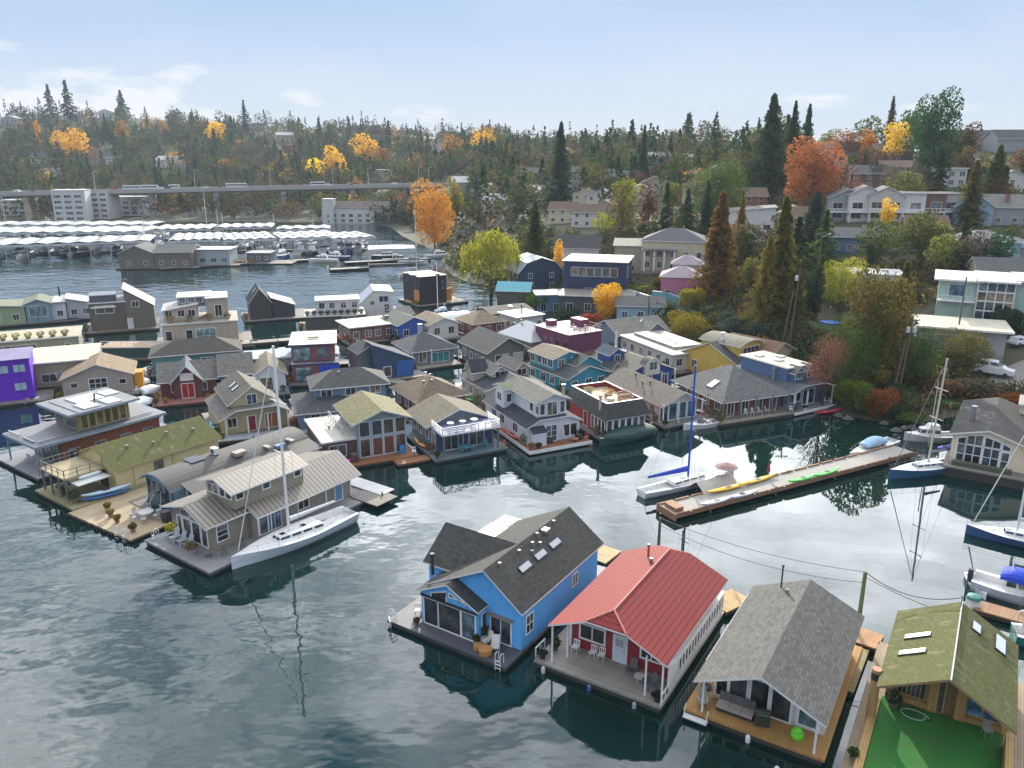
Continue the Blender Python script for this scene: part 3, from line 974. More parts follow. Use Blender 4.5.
TREEMESH = {}
def mesh_of(b, name):
    o = b.build(name, bark())
    me = o.data; bpy.data.objects.remove(o); return me
def tree_kind(kind, variants):
    TREEMESH[kind] = []
    for c, t in variants: TREEMESH[kind].append((mesh_of(c, 'crown'), mesh_of(t, 'trunk')))
tree_kind('conifer', [make_conifer(11, 1900, .2, size=.026), make_conifer(12, 1900, rad=.24, gap=.1, size=.028), make_conifer(13, 1700, rad=.17, size=.024), make_conifer(14, 1800, rad=.26, gap=.15, droop=.2, size=.026)])
tree_kind('broad', [make_broad(21), make_broad(22, rad=.42), make_broad(23, rad=.3, lob=9), make_broad(24, rad=.38, open_=.7, n=900)])
tree_kind('column', [make_broad(31, rad=.16, base=.05, size=.024, lob=9, n=800), make_broad(32, rad=.19, base=.1, size=.026, n=800)])
tree_kind('bare', [make_bare(41), make_bare(42, rad=.45)])
tree_kind('bush', [make_bush(51), make_bush(52), make_bush(53)])
# closer trees carry more, smaller foliage
tree_kind('bigconifer', [make_conifer(61, 11000, .22, .06, .3, .014, base=.03), make_conifer(62, 8000, .22, .22, .15, .013, base=.2), make_conifer(63, 10000, .19, .05, .4, .015, base=.04)])
tree_kind('bigbroad', [make_broad(71, 6500, .44, .14, .0155, 18), make_broad(72, 6000, .36, .12, .0165, 16)])
tree_kind('bigbare', [make_bare(81, 3200, .45, .009)])
tree_kind('bigbush', [make_bush(91, 3200, .034), make_bush(92, 3200, .034)])
tree_kind('willow', [make_willow(95)])
tree_kind('cypress', [make_broad(97, rad=.12, base=.01, size=.02, lob=12, n=1800, open_=.4)])
FOL = {
 'dark green': foliage((.05, .085, .038), .35), 'green': foliage((.09, .13, .035), .45), 'olive': foliage((.16, .16, .042), .5),
 'yellow green': foliage((.27, .25, .03), .5), 'golden': foliage((.78, .44, .03), .5), 'orange': foliage((.78, .47, .05), .4), 'bronze': foliage((.22, .16, .04), .45),
 'rust': foliage((.38, .13, .055), .45), 'brown': foliage((.16, .1, .05), .4), 'grey brown': foliage((.14, .118, .088), .35),
 'russet': foliage((.34, .16, .1), .45), 'bright green': foliage((.12, .18, .02), .45), 'blue green': foliage((.07, .105, .075), .35),
 'amber': foliage((.34, .18, .04), .5),
}
TRUNK = bark()
KINDNAME = {'conifer': ('conifer_tree', 'conifer'), 'bigconifer': ('conifer_tree', 'conifer'), 'broad': ('broadleaf_tree', 'broadleaf tree'), 'bigbroad': ('broadleaf_tree', 'broadleaf tree'),
            'column': ('upright_tree', 'upright tree'), 'cypress': ('cypress_tree', 'cypress'), 'bare': ('bare_tree', 'nearly bare tree'), 'bigbare': ('bare_tree', 'thinning tree'), 'willow': ('willow_tree', 'willow'), 'bush': ('shrub', 'shrub'), 'bigbush': ('shrub', 'shrub')}
def plant(kind, p, h, colour, label, group=None, wide=1.0, var=None, cat=None):
    var = rng.randrange(len(TREEMESH[kind])) if var is None else var
    cm, tm = TREEMESH[kind][var]
    name = KINDNAME[kind][0]
    r = thing(name, label, cat or ('shrub' if 'bush' in kind else 'tree'), (p.x, p.y, p.z - .1), rng.uniform(0, 6.28), group)
    r.scale = (h * wide, h * wide, h)
    for nm, me, mt in (('crown' if 'bush' not in kind else 'foliage', cm, FOL[colour]), ('trunk' if 'bush' not in kind else 'stem', tm, TRUNK)):
        o = bpy.data.objects.new(nm, me); COL.objects.link(o); o.parent = r
        o.material_slots[0].link = 'OBJECT'; o.material_slots[0].material = mt
    return r

# ---------------------------------------------------------------- boats
def hull_rows(L, w, free, sheer=.25, fine=.55, n=15, stern=.75, draft=.35):
    """stations from stern (x=0) to bow (x=L)"""
    rows = []
    for i in range(n):
        k = i / (n - 1)
        bw = w / 2 * (stern + (1 - stern) * min(1, k / .4)) if k < .4 else w / 2 * max(.012, 1 - ((k - .4) / .6) ** (1 / fine + .3))
        zs = free * (1 + sheer * (k - .35) ** 2 * 2.4)
        kz = -draft * (1 - k ** 3 * 1.0) if k < .97 else zs * .35
        flare = .84 - .25 * max(0, k - .5)
        rows.append([(k * L + (.03 * L if k == 1 else 0), s * y, z) for s, y, z in ((1, bw, zs), (1, bw * flare, zs * .35), (1, bw * flare * .78, -.1), (1, 0.0, kz), (-1, bw * flare * .78, -.1), (-1, bw * flare, zs * .35), (-1, bw, zs))])
    return rows
def boat_hull(t, L, w, free, hull, deck, well=None, boot=None, **k):
    rows = hull_rows(L, w, free, **k)
    b = B(); b.grid(rows); b.poly(rows[0][::-1])
    b.build('hull', gloss(hull), t)
    b = B(); s_ = [[(r[0][0], r[0][1] * .985, r[0][2] - .01), (r[0][0], 0, r[0][2] + .04), (r[6][0], r[6][1] * .985, r[6][2] - .01)] for r in rows]
    if well:
        a, c = well
        pre = [q for q in s_ if q[0][0] <= a * L]; post = [q for q in s_ if q[0][0] >= c * L]
        for q in (pre, post):
            if len(q) > 1: b.grid(q)
        midq = [q for q in s_ if a * L - 1e-6 <= q[0][0] <= c * L + 1e-6]
        if pre and post:
            mids = [pre[-1]] + [q for q in s_ if a * L < q[0][0] < c * L] + [post[0]]
            for si in (0, 2):
                b.grid([[q[si], (q[si][0], q[si][1] * .74, q[si][2])] if si == 0 else [(q[si][0], q[si][1] * .74, q[si][2]), q[si]] for q in mids])
            inn = [[(q[0][0], q[0][1] * .74, q[0][2]), (q[0][0], q[0][1] * .7, q[0][2] - free * .6), (q[2][0], q[2][1] * .7, q[2][2] - free * .6), (q[2][0], q[2][1] * .74, q[2][2])] for q in mids]
            b.grid(inn); b.poly(inn[0]); b.poly(inn[-1][::-1])
    else: b.grid(s_)
    b.build('boat_deck', gloss(deck), t)
    return rows
def cabin(t, x0, x1, w0, w1, z0, h, c, win=True, rake=.35, name='cabin', n=3):
    b = B()
    lo = [(x0, -w0 / 2), (x1, -w1 / 2), (x1, w1 / 2), (x0, w0 / 2)]
    hi = [(x0 + rake * .3 * h, -w0 / 2 * .86), (x1 - rake * 1.6 * h, -w1 / 2 * .82), (x1 - rake * 1.6 * h, w1 / 2 * .82), (x0 + rake * .3 * h, w0 / 2 * .86)]
    for i in range(4):
        j = (i + 1) % 4; b.poly([(*lo[i], z0), (*lo[j], z0), (*hi[j], z0 + h), (*hi[i], z0 + h)])
    b.poly([(*p, z0 + h) for p in hi])
    o = b.build(name, gloss(c), t)
    if win:
        b = B()
        def q(i, u, v):
            j = (i + 1) % 4
            a = Vector((*lo[i], z0)).lerp(Vector((*lo[j], z0)), u); c2 = Vector((*hi[i], z0 + h)).lerp(Vector((*hi[j], z0 + h)), u)
            d = (Vector((*lo[j], z0)) - Vector((*lo[i], z0))).cross(Vector((*hi[i], z0 + h)) - Vector((*lo[i], z0))).normalized()
            return a.lerp(c2, v) + d * .015
        for i in (0, 1, 2):
            m_ = n if i != 1 else 2
            for k in range(m_):
                u0, u1 = (k + .1) / m_, (k + .9) / m_
                b.poly([q(i, u0, .38), q(i, u1, .38), q(i, u1, .85), q(i, u0, .85)])
        b.build('cabin_window', GLASS, o)
    return o
def place_boat(t, stern, bow, z=0.0):
    a = P(*stern) if not isinstance(stern, Vector) else stern; c = P(*bow) if not isinstance(bow, Vector) else bow
    t.location = (a.x, a.y, z); t.rotation_euler = (0, 0, math.atan2(c.y - a.y, c.x - a.x))
    return (c - a).length
def boatlen(stern, bow): return (P(*bow) - P(*stern)).length
def sailboat(label, stern, bow, w, mast_h, hull=(.75, .76, .78), deck=(.72, .72, .7), sail=(.7, .7, .68), mast=(.7, .71, .73), mx=.56, boom_up=1.5, boom_l=.4, heel=0.0, free=1.0, cover_r=.17, wires=True, group=None, furl=True):
    L = boatlen(stern, bow)
    t = thing('sailboat', label, 'sailboat', group=group)
    place_boat(t, stern, bow); t.rotation_euler.x = heel
    boat_hull(t, L, w, free, hull, deck, well=(.07, .29), stern=.72)
    zd = free + .03
    cabin(t, L * .31, L * .68, w * .62, w * .34, zd, .42, deck, n=4)
    mm = paint(mast, .35, 'spar')
    b = B(); b.tube((L * mx, 0, zd), (L * mx, 0, zd + mast_h), .09 + .0025 * mast_h, 8, .08 + .0015 * mast_h); m_ = b.build('mast', mm, t)
    for k in (.45, .72):
        b = B(); b.tube((L * mx, -w * .34, zd + mast_h * k), (L * mx, w * .34, zd + mast_h * k), .045, 5); b.build('spreader', mm, m_)
    b = B(); b.tube((L * mx, 0, zd + boom_up), (L * (mx - boom_l), 0, zd + boom_up + .05), .07, 6); bo = b.build('boom', mm, t)
    if cover_r:
        b = B(); n = 9
        rows = []
        for i in range(n):
            k = i / (n - 1); x = L * (mx - .01 - (boom_l - .02) * k); r = cover_r * (1.35 - .75 * k)
            rows.append([(x, r * .8 * math.cos(a), zd + boom_up + .12 + r * math.sin(a)) for a in [6.283 * q / 8 for q in range(8)]])
        b.grid(rows, 0, True); b.poly(rows[0]); b.poly(rows[-1][::-1]); b.build('sail_cover', paint(sail, .8, 'canvas'), bo)
    if wires:
        b = B(); top = (L * mx, 0, zd + mast_h * .97)
        for q in ((L * .985, 0, zd + .3), (L * .02, 0, zd)): b.tube(q, top, .014, 3)
        for sgn in (-1, 1):
            s1 = (L * mx, sgn * w * .3, zd + mast_h * .72)
            b.tube((L * mx - .1, sgn * w * .46, zd), s1, .012, 3); b.tube(s1, top, .012, 3); b.tube((L * mx - .4, sgn * w * .46, zd), (L * mx, 0, zd + mast_h * .45), .012, 3)
        b.build('rigging', STEEL, t)
        if furl:
            b = B(); b.tube((L * .97, 0, zd + .5), (L * (mx + .035), 0, zd + mast_h * .92), .055, 6, .03); b.build('furled_jib', paint(sail, .8, 'canvas'), t)
    rows = hull_rows(L, w, free, stern=.72)
    b = B()
    for sgn in (0, 6):
        pts = []
        for i, r in enumerate(rows):
            p = Vector(r[sgn]); p.y *= .96
            if i % 2 == 0: b.tube(p, p + Vector((0, 0, .6)), .014, 4)
            pts.append(p + Vector((0, 0, .6)))
        b.path(pts, .01, 3); b.path([q - Vector((0, 0, .28)) for q in pts], .008, 3)
    b.build('lifelines', STEEL, t)
    b = B(); b.lathe([(.02, 0), (.02, .5), (.03, .5)], 6, (L * .14, 0, zd - .35))
    for k in range(14):
        a = 6.283 * k / 14; c = 6.283 * (k + 1) / 14
        b.tube((L * .14, .38 * math.cos(a), zd + .25 + .38 * math.sin(a)), (L * .14, .38 * math.cos(c), zd + .25 + .38 * math.sin(c)), .018, 4)
    b.build('steering_wheel', STEEL, t)
    for k in (.42, .6, .74):
        b = B(); b.box(L * k, -.22, zd + (.43 if k < .64 else .04), L * k + .45, .22, zd + (.47 if k < .64 else .1)); b.build('hatch', GLASS, t)
    return t
def motorboat(label, stern, bow, w=None, style='cruiser', hull=(.78, .78, .78), top=(.75, .75, .75), cover=None, free=None, group=None, name='motorboat', small=False):
    L = boatlen(stern, bow) if not isinstance(stern, Vector) else (bow - stern).length
    w = w or L * .33; free = free or max(.45, L * .1)
    t = thing(name, label, 'boat', group=group); place_boat(t, stern, bow)
    boat_hull(t, L, w, free, hull, (.74, .74, .73), well=(.07, .36) if style != 'covered' else None, stern=.86)
    if style == 'cruiser':
        cabin(t, L * .36, L * .8, w * .7, w * .4, free, L * .085 + .35, top)
        cabin(t, L * .38, L * .6, w * .55, w * .48, free + L * .085 + .35, .5, top, win=False, name='flybridge')
        if not small:
            b = B(); b.tube((L * .42, -w * .25, free + 1.2), (L * .4, 0, free + 2.4), .04, 5); b.tube((L * .42, w * .25, free + 1.2), (L * .4, 0, free + 2.4), .04, 5); b.build('radar_arch', TRIM, t)
    elif style == 'runabout':
        b = B()
        z = free + .05
        b.poly([(L * .5, -w * .36, z), (L * .62, 0, z), (L * .57, 0, z + .45), (L * .46, -w * .33, z + .45)]); b.poly([(L * .62, 0, z), (L * .5, w * .36, z), (L * .46, w * .33, z + .45), (L * .57, 0, z + .45)])
        b.build('windshield', GLASS, t)
        for y in (-w * .2, w * .2):
            b = B(); b.box(L * .3, y - .22, free * .4, L * .36, y + .22, free + .3); b.box(L * .36, y - .22, free * .4, L * .42, y + .22, free * .4 + .3); b.build('seat', paint((.5, .5, .5), .8), t)
    if cover:
        b = B(); rows = []
        a0, a1 = (.02, .97) if style == 'covered' else (.3, .72)
        for i in range(9):
            k = a0 + (a1 - a0) * i / 8; x = L * k
            bw = w / 2 * (1 if k < .5 else max(.1, 1 - ((k - .5) / .5) ** 2.2)) * (1.0 if style == 'covered' else .75); hh = (.3 + .55 * math.sin(math.pi * min(1, (i + .8) / 9)))
            z = free + (.02 if style == 'covered' else (.9 if style == 'cruiser' else .4))
            rows.append([(x, bw * math.cos(a), z + hh * math.sin(a) ** .8) for a in [math.pi * q / 8 for q in range(9)]])
        b.grid(rows); b.poly(rows[0]); b.poly(rows[-1][::-1]); b.build('canvas_cover', paint(cover, .75, 'canvas'), t)
    if not small:
        b = B()
        rr = hull_rows(L, w, free, stern=.86)
        for sgn in (0, 6):
            pts = [Vector(r[sgn]) * 1 + Vector((0, 0, .5)) for r in rr[7:]]
            b.path(pts, .016, 4)
            for r in rr[7::2]: b.tube(r[sgn], Vector(r[sgn]) + Vector((0, 0, .5)), .014, 4)
        b.build('bow_rail', STEEL, t)
        b = B(); b.box(-.45, -.2, .25, -.05, .2, free + .55); b.box(-.35, -.08, -.5, -.15, .08, .25); b.build('outboard_motor', DARK, t)
    return t
def dinghy(label, stern, bow, w=1.3, c=(.7, .7, .68), free=.42, group=None):
    L = boatlen(stern, bow); t = thing('rowing_dinghy', label, 'dinghy', group=group); place_boat(t, stern, bow)
    boat_hull(t, L, w, free, c, mul(c, .8), well=(.08, .85), stern=.7)
    b = B()
    for k in (.2, .5): b.box(L * k, -w * .38, free * .6, L * k + .3, w * .38, free * .66)
    b.build('thwart', OLDWOOD, t)
    return t
# ---------------------------------------------------------------- foreground row
FH = 'floating homes moored in the foreground'
HB = 'floating_home'
BLUE = paint((.11, .43, .9), .6, 'siding'); DKSH = shing((.07, .07, .066))
h = House(HB, 'bright blue floating home with dark shingle roof and glassed gable porch', 'floating home', (387, 620), 33, .5, FH)
CDECK = paint((.085, .09, .11), .6, 'planksx')
h.float(0, 0, 11.3, 15, CDECK)
h.section('y', 0, 0, [(2.6, 3.5), (8.0, 6.3), (11.1, 4.0)], .5, 2.4, 14.7, BLUE, DKSH, .35, .45)
h.wt = TRIM
h.skylight(9.45, 5.6, .5, 1.5); h.skylight(9.45, 7.9, .5, 1.5); h.skylight(9.45, 10.2, .5, 1.5)
for x, y in ((8.4, 3.6), (8.5, 6.2), (8.6, 8.0), (9.0, 7.3), (8.9, 8.7), (8.3, 9.2), (8.3, 11.9)): h.vent(x, y, .22, .1)
h.box('roof_fan_box', 8.2, 10.0, 6.1, 8.7, 10.6, 6.45, STEEL)
h.win('F', 6.7, .08, 1.75, 2.1, 2, 1, .1); h.win('R', 1.15, 1.0, .9, 1.45, 2, 2)
h.win('R', 8.2, 1.5, .8, 1.0, 2)
h.box('awning', 8.25, 2.0, 2.75, 10.4, 2.4, 2.85, paint((.2, .16, .14), .8))
h.section('x', 0, 0, [(4.2, 4.2), (7.0, 6.2), (9.9, 4.0)], .5, 1.0, 7.9, BLUE, DKSH, .35, .35)
h.win('L', 2.4, 1.6, 1.0, 1.3, 2); h.win('F', 1.1, 1.2, .9, 1.2, 2)
h.flue(2.2, 3.2, 1.5, .13, z=3.9)
h.section('y', 0, 0, [(2.5, 3.35), (5.2, 4.65), (7.9, 3.35)], .5, 1.35, 3.2, BLUE, shing((.05, .056, .056)), .25, .3)
h.win('F', .95, .12, 1.3, 2.2, 1, 1, .1); h.win('F', 2.75, .12, 2.05, 2.2, 1, 1, .1, gl=glass((.04, .04, .042))); h.win('F', 4.55, .12, 1.2, 2.2, 1, 1, .1)
h.win('F', 1.75, 2.62, 1.4, .28, 1, 1, .08, slope=.4); h.win('F', 3.55, 3.18, 1.5, .28, 1, 1, .08, slope=-.4)
h.box('eave_beam', 2.5, 1.2, 2.95, 7.9, 1.34, 3.12, DARK)
h.win('R', .95, .2, .8, 2.0, 1)
b = B(); b.slab([(.9, 11.2, 3.6), (2.9, 11.2, 3.6), (2.9, 13.4, 3.6), (.9, 13.4, 3.6)], .12); h.part(b, 'pergola_panel', paint((.55, .56, .57), .5))
b = B()
for k in range(6): b.box(.9, 13.5 + k * .38, 3.55, 3.4, 13.65 + k * .38, 3.66)
h.part(b, 'pergola_slats', TRIM)
h.posts([(1.0, 11.3), (1.0, 15.2), (3.3, 15.2)], .4, 3.55)
h.float(0, 14.9, 11, 17, CDECK)
A1 = h
set_on(h, 9.5, 1.35, .5, .5, lounge_chair('pale cushioned lounge chair on blue home deck nearest the ladder', (.5, .5, .5), (.6, .58, .55)))
set_on(h, 8.5, 1.55, .5, -.3, lounge_chair('pale cushioned lounge chair by glass slider of blue home', (.5, .5, .5), (.6, .58, .55)))
set_on(h, 9.15, .55, .5, 0, round_table('larger round wooden drum table on the blue home deck', .5, .48, (.42, .2, .06), True))
set_on(h, 8.35, .75, .5, 0, round_table('smaller round wooden drum table on the blue home deck', .38, .4, (.38, .19, .07), True))
set_on(h, 7.95, 1.1, .5, 0, planter('white pot with leafy plant at corner of glass porch', (.75, .75, .75), (.06, .09, .04), .17, .42, .5))
set_on(h, 8.15, 1.9, .5, 0, planter('grey tall pot plant against blue wall beside slider', (.3, .32, .34), (.07, .09, .05), .2, .5, .8))
set_on(h, 10.6, .12, .5, 0, swim_ladder('chrome swim ladder at right corner of blue home deck'))
set_on(h, .35, .1, .5, -.5, swim_ladder('chrome swim ladder at left corner of blue home deck'))
set_on(h, 1.6, 1.9, .5, .6, plain_chair('white chair on sunny left end of blue home deck', (.7, .64, .6)))
set_on(h, 1.5, 3.0, .5, 2.2, plain_chair('pinkish chair farther along left deck of blue home', (.6, .46, .42)))
set_on(h, 2.0, 2.5, .5, 0, round_table('small round wooden table between two chairs on left deck', .42, .7, (.34, .2, .12)))
set_on(h, 2.35, .85, .5, 0, planter('small rusty pot on left front deck of blue home', (.25, .12, .08), (.1, .08, .05), .16, .25, .3))

RED = paint((.30, .018, .03), .6, 'siding'); REDR = paint((.27, .024, .02), .8, 'metaltile')
h = House(HB, 'red floating home with red metal tile roof and weathered porch', 'floating home', (534, 660), 32, .6, FH)
h.float(0, 0, 9.8, 13.6, paint((.36, .335, .3), .85, 'planksx'))
h.section('y', 0, 0, [(1.4, 3.55), (5.5, 5.35), (9.2, 3.6)], .6, 3.1, 12.8, RED, REDR, .1, -.2, .05)
k = .444
e = lambda x: 3.62 + (4.5 - abs(x - 5.5)) * k
h.roofpolys([[(1, .2, e(1)), (4.0, .2, e(4)), (5.5, 1.5, e(5.5)), (5.5, 11.9, e(5.5)), (4.2, 13.2, e(4.2)), (1, 13.2, e(1))],
             [(4.0, .2, e(4)), (7.0, .2, e(4)), (5.5, 1.5, e(5.5))], [(4.2, 13.2, e(4.2)), (5.5, 11.9, e(5.5)), (6.8, 13.2, e(4.2))],
             [(7.0, .2, e(7)), (10, .2, e(10)), (10, 13.2, e(10)), (6.8, 13.2, e(6.8)), (5.5, 11.9, e(5.5)), (5.5, 1.5, e(5.5))]], REDR, .13)
b = B()
for p, q in (((5.5, 1.5), (5.5, 11.9)), ((5.5, 1.5), (7.0, .2)), ((5.5, 1.5), (4.0, .2))): b.tube((*p, e(p[0]) + .16), (*q, e(q[0]) + .16), .07, 6)
h.part(b, 'ridge_cap', paint((.5, .2, .16), .5), h.roof)
h.rz = lambda x, y: e(x) + .13
h.flue(4.1, 11.0, .9, .1, paint((.35, .1, .08), .5)); h.vent(4.9, 9.6, .3, .13)
h.wt = TRIM; h.v = (1.4, 3.1, 9.2, 12.8, .6)
h.win('F', 1.75, 1.0, 1.9, 1.1, 2, 1, .14); h.door('F', 4.0, .95, 2.05, paint((.6, .66, .74), .4))
h.win('F', 3.95, 1.25, .6, .65, 3, 3, .03); h.win('F', 6.4, 1.1, 1.5, .9, 2, 1, .14)
h.box('corner_board', 1.25, 2.98, .6, 1.5, 3.2, 3.6, TRIM); h.box('corner_board', 9.1, 2.98, .6, 9.35, 3.2, 3.6, TRIM)
h.posts([(1.25, .45), (1.9, 1.6), (9.7, .3), (8.4, .6)], .6, 3.75, .11)
for i in range(16):
    u = 3.6 + i * .62
    h.v = (0, 0, 9.72, 13.2, .6); h.win('R', u, .75, .42, .95, 1, 1, .1, name='side_panel')
h.box('side_wall', 9.6, 2.2, .3, 9.71, 13.3, 2.5, TRIM); h.box('side_rail', 9.55, 2.2, 2.5, 9.8, 13.3, 2.6, TRIM); h.box('corner_panel', 9.62, 1.5, .6, 9.72, 2.2, 3.3, TRIM)
h.v = (.06, 0, 9.74, 13.2, .6)
for u in (.45, 1.1): h.win('R', u, .25, .45, .6, 1, 1, .1, name='side_panel')
for u in (12.0, 12.7): h.win('L', u, .25, .5, .6, 1, 1, .1, name='side_panel')
set_on(h, 2.1, 2.5, .6, 0, plain_chair('white chair under left window of the red home'))
set_on(h, 3.5, 2.55, .6, 0, plain_chair('white chair left of the white door on red porch', (.74, .74, .76)))
set_on(h, 4.15, 2.6, .6, .1, plain_chair('white chair touching the white door frame on red porch', (.78, .77, .74)))
set_on(h, 6.7, 2.3, .6, .1, adirondack('dark grey adirondack chair right of white door on red porch', (.12, .12, .125)))
set_on(h, 8.3, 1.6, .6, -.6, adirondack('dark grey adirondack chair by right post of red porch', (.13, .13, .14)))
set_on(h, 7.5, 1.75, .6, 0, round_table('small pale round table between adirondack chairs on red porch', .4, .5, (.5, .48, .44)))
set_on(h, .7, 1.9, .6, 0, planter('dark pot with trailing plant at left post of red porch', (.06, .06, .06), (.05, .08, .03), .28, .35, .7))
set_on(h, 9.35, .5, .6, 0, planter('black empty tub at right front corner of red porch', (.03, .03, .03), (.04, .05, .03), .28, .5, .15))
set_on(h, .4, .55, .6, 0, planter('black tub at left front corner of red porch', (.03, .03, .03), (.04, .05, .03), .25, .4, .15))
def fender(label, h, x, y, z, c):
    t = thing('boat_fender', label, 'fender'); b = B(); b.lathe([(.04, .75), (.15, .62), (.17, .3), (.12, .05), (.04, 0)][::-1], 8); b.build('float_body', gloss(c), t)
    b = B(); b.tube((0, 0, .7), (0, .1, 1.1), .015, 4); b.build('rope', OLDWOOD, t)
    return set_on(h, x, y, z, 0, t)
fender('blue fender hanging from middle of red home deck edge', h, 4.6, -.2, -.25, (.05, .13, .3))
fender('pale fender hanging at left end of red home deck edge', h, .9, -.2, -.2, (.55, .55, .53))
fender('grey fender hanging at right end of red home deck edge', h, 8.0, -.2, -.3, (.3, .33, .36))

h = House(HB, 'white floating home with mottled grey shingle roof and golden deck', 'floating home', (683, 708), 32, .6, FH)
GOLD = planks((.46, .25, .075))
h.float(0, 0, 9.0, 13.6, GOLD)
GSH = shing((.135, .133, .13))
h.section('y', 0, 0, [(1.32, 3.75), (5.0, 5.4), (8.5, 3.79)], .6, 2.21, 12.19, board((.62, .63, .66)), GSH, .45, (3.2, .4), .16)
h.flue(3.1, 11.8, 1.7, .06); h.vent(3.8, 10.6, .25, .1)
h.v = (1.3, 2.2, 8.5, 12.2, .6); h.wt = TRIM
for u, w in ((.55, .7), (1.65, 1.1)): h.win('F', u, .35, w, 2.1, 1, 1, .1)
h.win('F', 3.05, .1, 1.1, 2.3, 1, 1, .14); h.win('F', 4.45, .1, 1.15, 2.25, 1, 1, .16); h.win('F', 6.2, .3, 1.2, 1.7, 1, 1, .14, gl=glass((.09, .13, .17)))
h.posts([(1.2, .3), (8.3, .3)], .6, 3.6, .13)
h.box('skirt_board', .7, 2.0, 3.1, .85, 12, 3.35, TRIM)
for i in range(4): h.win('R', 1.5 + i * 2.4, 1.0, 1.2, 1.1, 2)
t = thing('deck_sofa', 'three seat outdoor sofa with taupe cushions on golden deck', 'sofa')
cm = paint((.36, .32, .29), .9, 'cushion')
for i in range(3):
    b = B(); b.box(-1.2 + i * .8, -.4, .25, -.43 + i * .8, .35, .45); b.build('seat_cushion', cm, t)
    b = B(); b.slab([(-1.2 + i * .8, .3, .4), (-.43 + i * .8, .3, .4), (-.43 + i * .8, .5, .9), (-1.2 + i * .8, .5, .9)], .1); b.build('back_cushion', paint((.1, .1, .1), .9, 'cushion'), t)
b = B(); b.box(-1.22, -.42, .05, 1.22, .5, .25); b.build('frame', DARK, t)
set_on(h, 3.1, 1.35, .6, 0, t)
set_on(h, 4.9, 1.1, .6, .3, barbecue('black grill with greenish cover beside sofa on golden deck', (.035, .05, .035)))
t = thing('bean_bag', 'lime green tub chair on golden deck below pale blue window', 'chair')
b = B(); b.lathe([(.3, 0), (.42, .2), (.36, .5), (.2, .75), (.05, .8)], 12); b.build('body', paint((.16, .75, .03), .6), t, True)
b = B(); b.lathe([(.28, 0), (.25, .06)], 10, (0, -.12, .56)); b.build('seat', paint((.12, .6, .03), .6), t)
set_on(h, 7.1, 1.1, .6, .4, t)
set_on(h, 1.0, .95, .6, .5, lounge_chair('grey sling chair by left white post on golden deck', (.4, .36, .3), (.3, .28, .22)))
set_on(h, .9, 1.9, .6, .2, planter('white pot by left end of golden deck windows', (.72, .72, .74), (.2, .2, .2), .25, .6, .4))
t = thing('boarding_ramp', 'white framed swim step hanging at left corner of golden deck', 'ladder')
b = B(); b.box(-.8, -.45, -.35, .8, .0, -.25); b.build('step_board', paint((.7, .7, .7)), t)
b = B()
for x in (-.75, .75): b.tube((x, -.4, -.3), (x, -.05, .5), .03, 5); b.tube((x, -.05, .5), (x, .25, 0), .03, 5)
b.build('frame', TRIM, t); set_on(h, .95, -.02, .6, 0, t)
fender('small white fender hanging below middle of golden deck', h, 4.4, -.15, -.2, (.75, .75, .75)); fender('small white buoy floating off right of golden deck front', h, 6.6, -1.6, -.45, (.75, .76, .78))
MOSS = paint((.1, .102, .03), .95, 'moss')
h = House(HB, 'moss covered shingle roof home with green turf deck', 'floating home', (878, 682), 32, .6, FH, ez=4)
YW = paint((.47, .29, .1), .7, 'planks')
h.float(-1.0, -6.6, 9.2, 10.4, planks((.34, .26, .17)))
b = B(); b.box(.15, -5.2, .62, 7.2, 3.4, .82); tm = paint((.02, .16, .02), .95, 'turf'); h.part(b, 'turf_lawn', tm)
for nm, q in (('border_board', (-.35, -6.4, .6, .15, 2.8, .95)), ('border_board', (7.22, -6.4, .6, 7.62, 2.2, 1.9)), ('border_board', (.15, -5.5, .6, 2.2, -5.2, 1.0))): h.box(nm, *q, YW)
h.section('y', 0, 0, [(.5, 4.26), (3.8, 6.0), (7.0, 4.13)], .6, 3.7, 8.9, board((.2, .14, .07)), MOSS, .5, (4.5, .3), .18, trim=paint((.25, .17, .08), .8))
h.skylight(1.5, 2.9, 1.5, .55); h.skylight(1.6, 5.0, 1.5, .55)
b = B(); b.tube((3.85, -.9, 6.2), (3.85, 9.2, 6.2), .05, 5); h.part(b, 'ridge_cable', GALV, h.roof)
h.skylight(4.9, 7.2, .6, 1.2, paint((.6, .65, .72), .2)); h.skylight(6.4, 7.4, .7, 2.0, paint((.6, .65, .72), .2))
for x in (3.1, 4.7): h.box('timber_post', x - .3, 3.35, .8, x + .3, 3.69, 5.3, YW)
for x in (.5, 7.25): h.box('timber_post', x - .2, 3.35, .8, x + .2, 3.69, 4.0, YW)
h.box('timber_beam', .7, 3.45, .82, 2.8, 3.69, 1.2, YW)
h.v = (.5, 3.7, 7.0, 8.9, .6); h.wt = YW
h.win('F', 1.3, .75, 1.6, 1.9, 6); h.win('F', 2.75, .2, .9, 2.6, 1)
h.box('timber_rail', 5.0, 3.45, .82, 7.05, 3.69, 1.15, YW); h.win('F', 5.4, .75, 1.9, 1.7, 2, 1, .12, gl=glass((.06, .14, .26)))
A4 = h
t = thing('garden_hose', 'pale hose curling over the green turf by timber wall', 'hose'); b = B(); b.path([h.w(2.2 + .9 * math.cos(k * .5) * (1 - k * .02), 2.4 + .5 * math.sin(k * .5), .86) - h.root.location for k in range(14)], .03, 5); b.build('coil', paint((.45, .55, .45), .5), t); b = B(); q_ = h.w(3.0, 2.2, .86) - h.root.location; b.tube(q_, q_ + Vector((.3, .1, .02)), .05, 6); b.build('nozzle', DARK, t); t.location = h.root.location
set_on(h, 6.3, 2.7, .82, .4, plain_chair('grey garden chair on turf under blue window', (.25, .27, .28)))
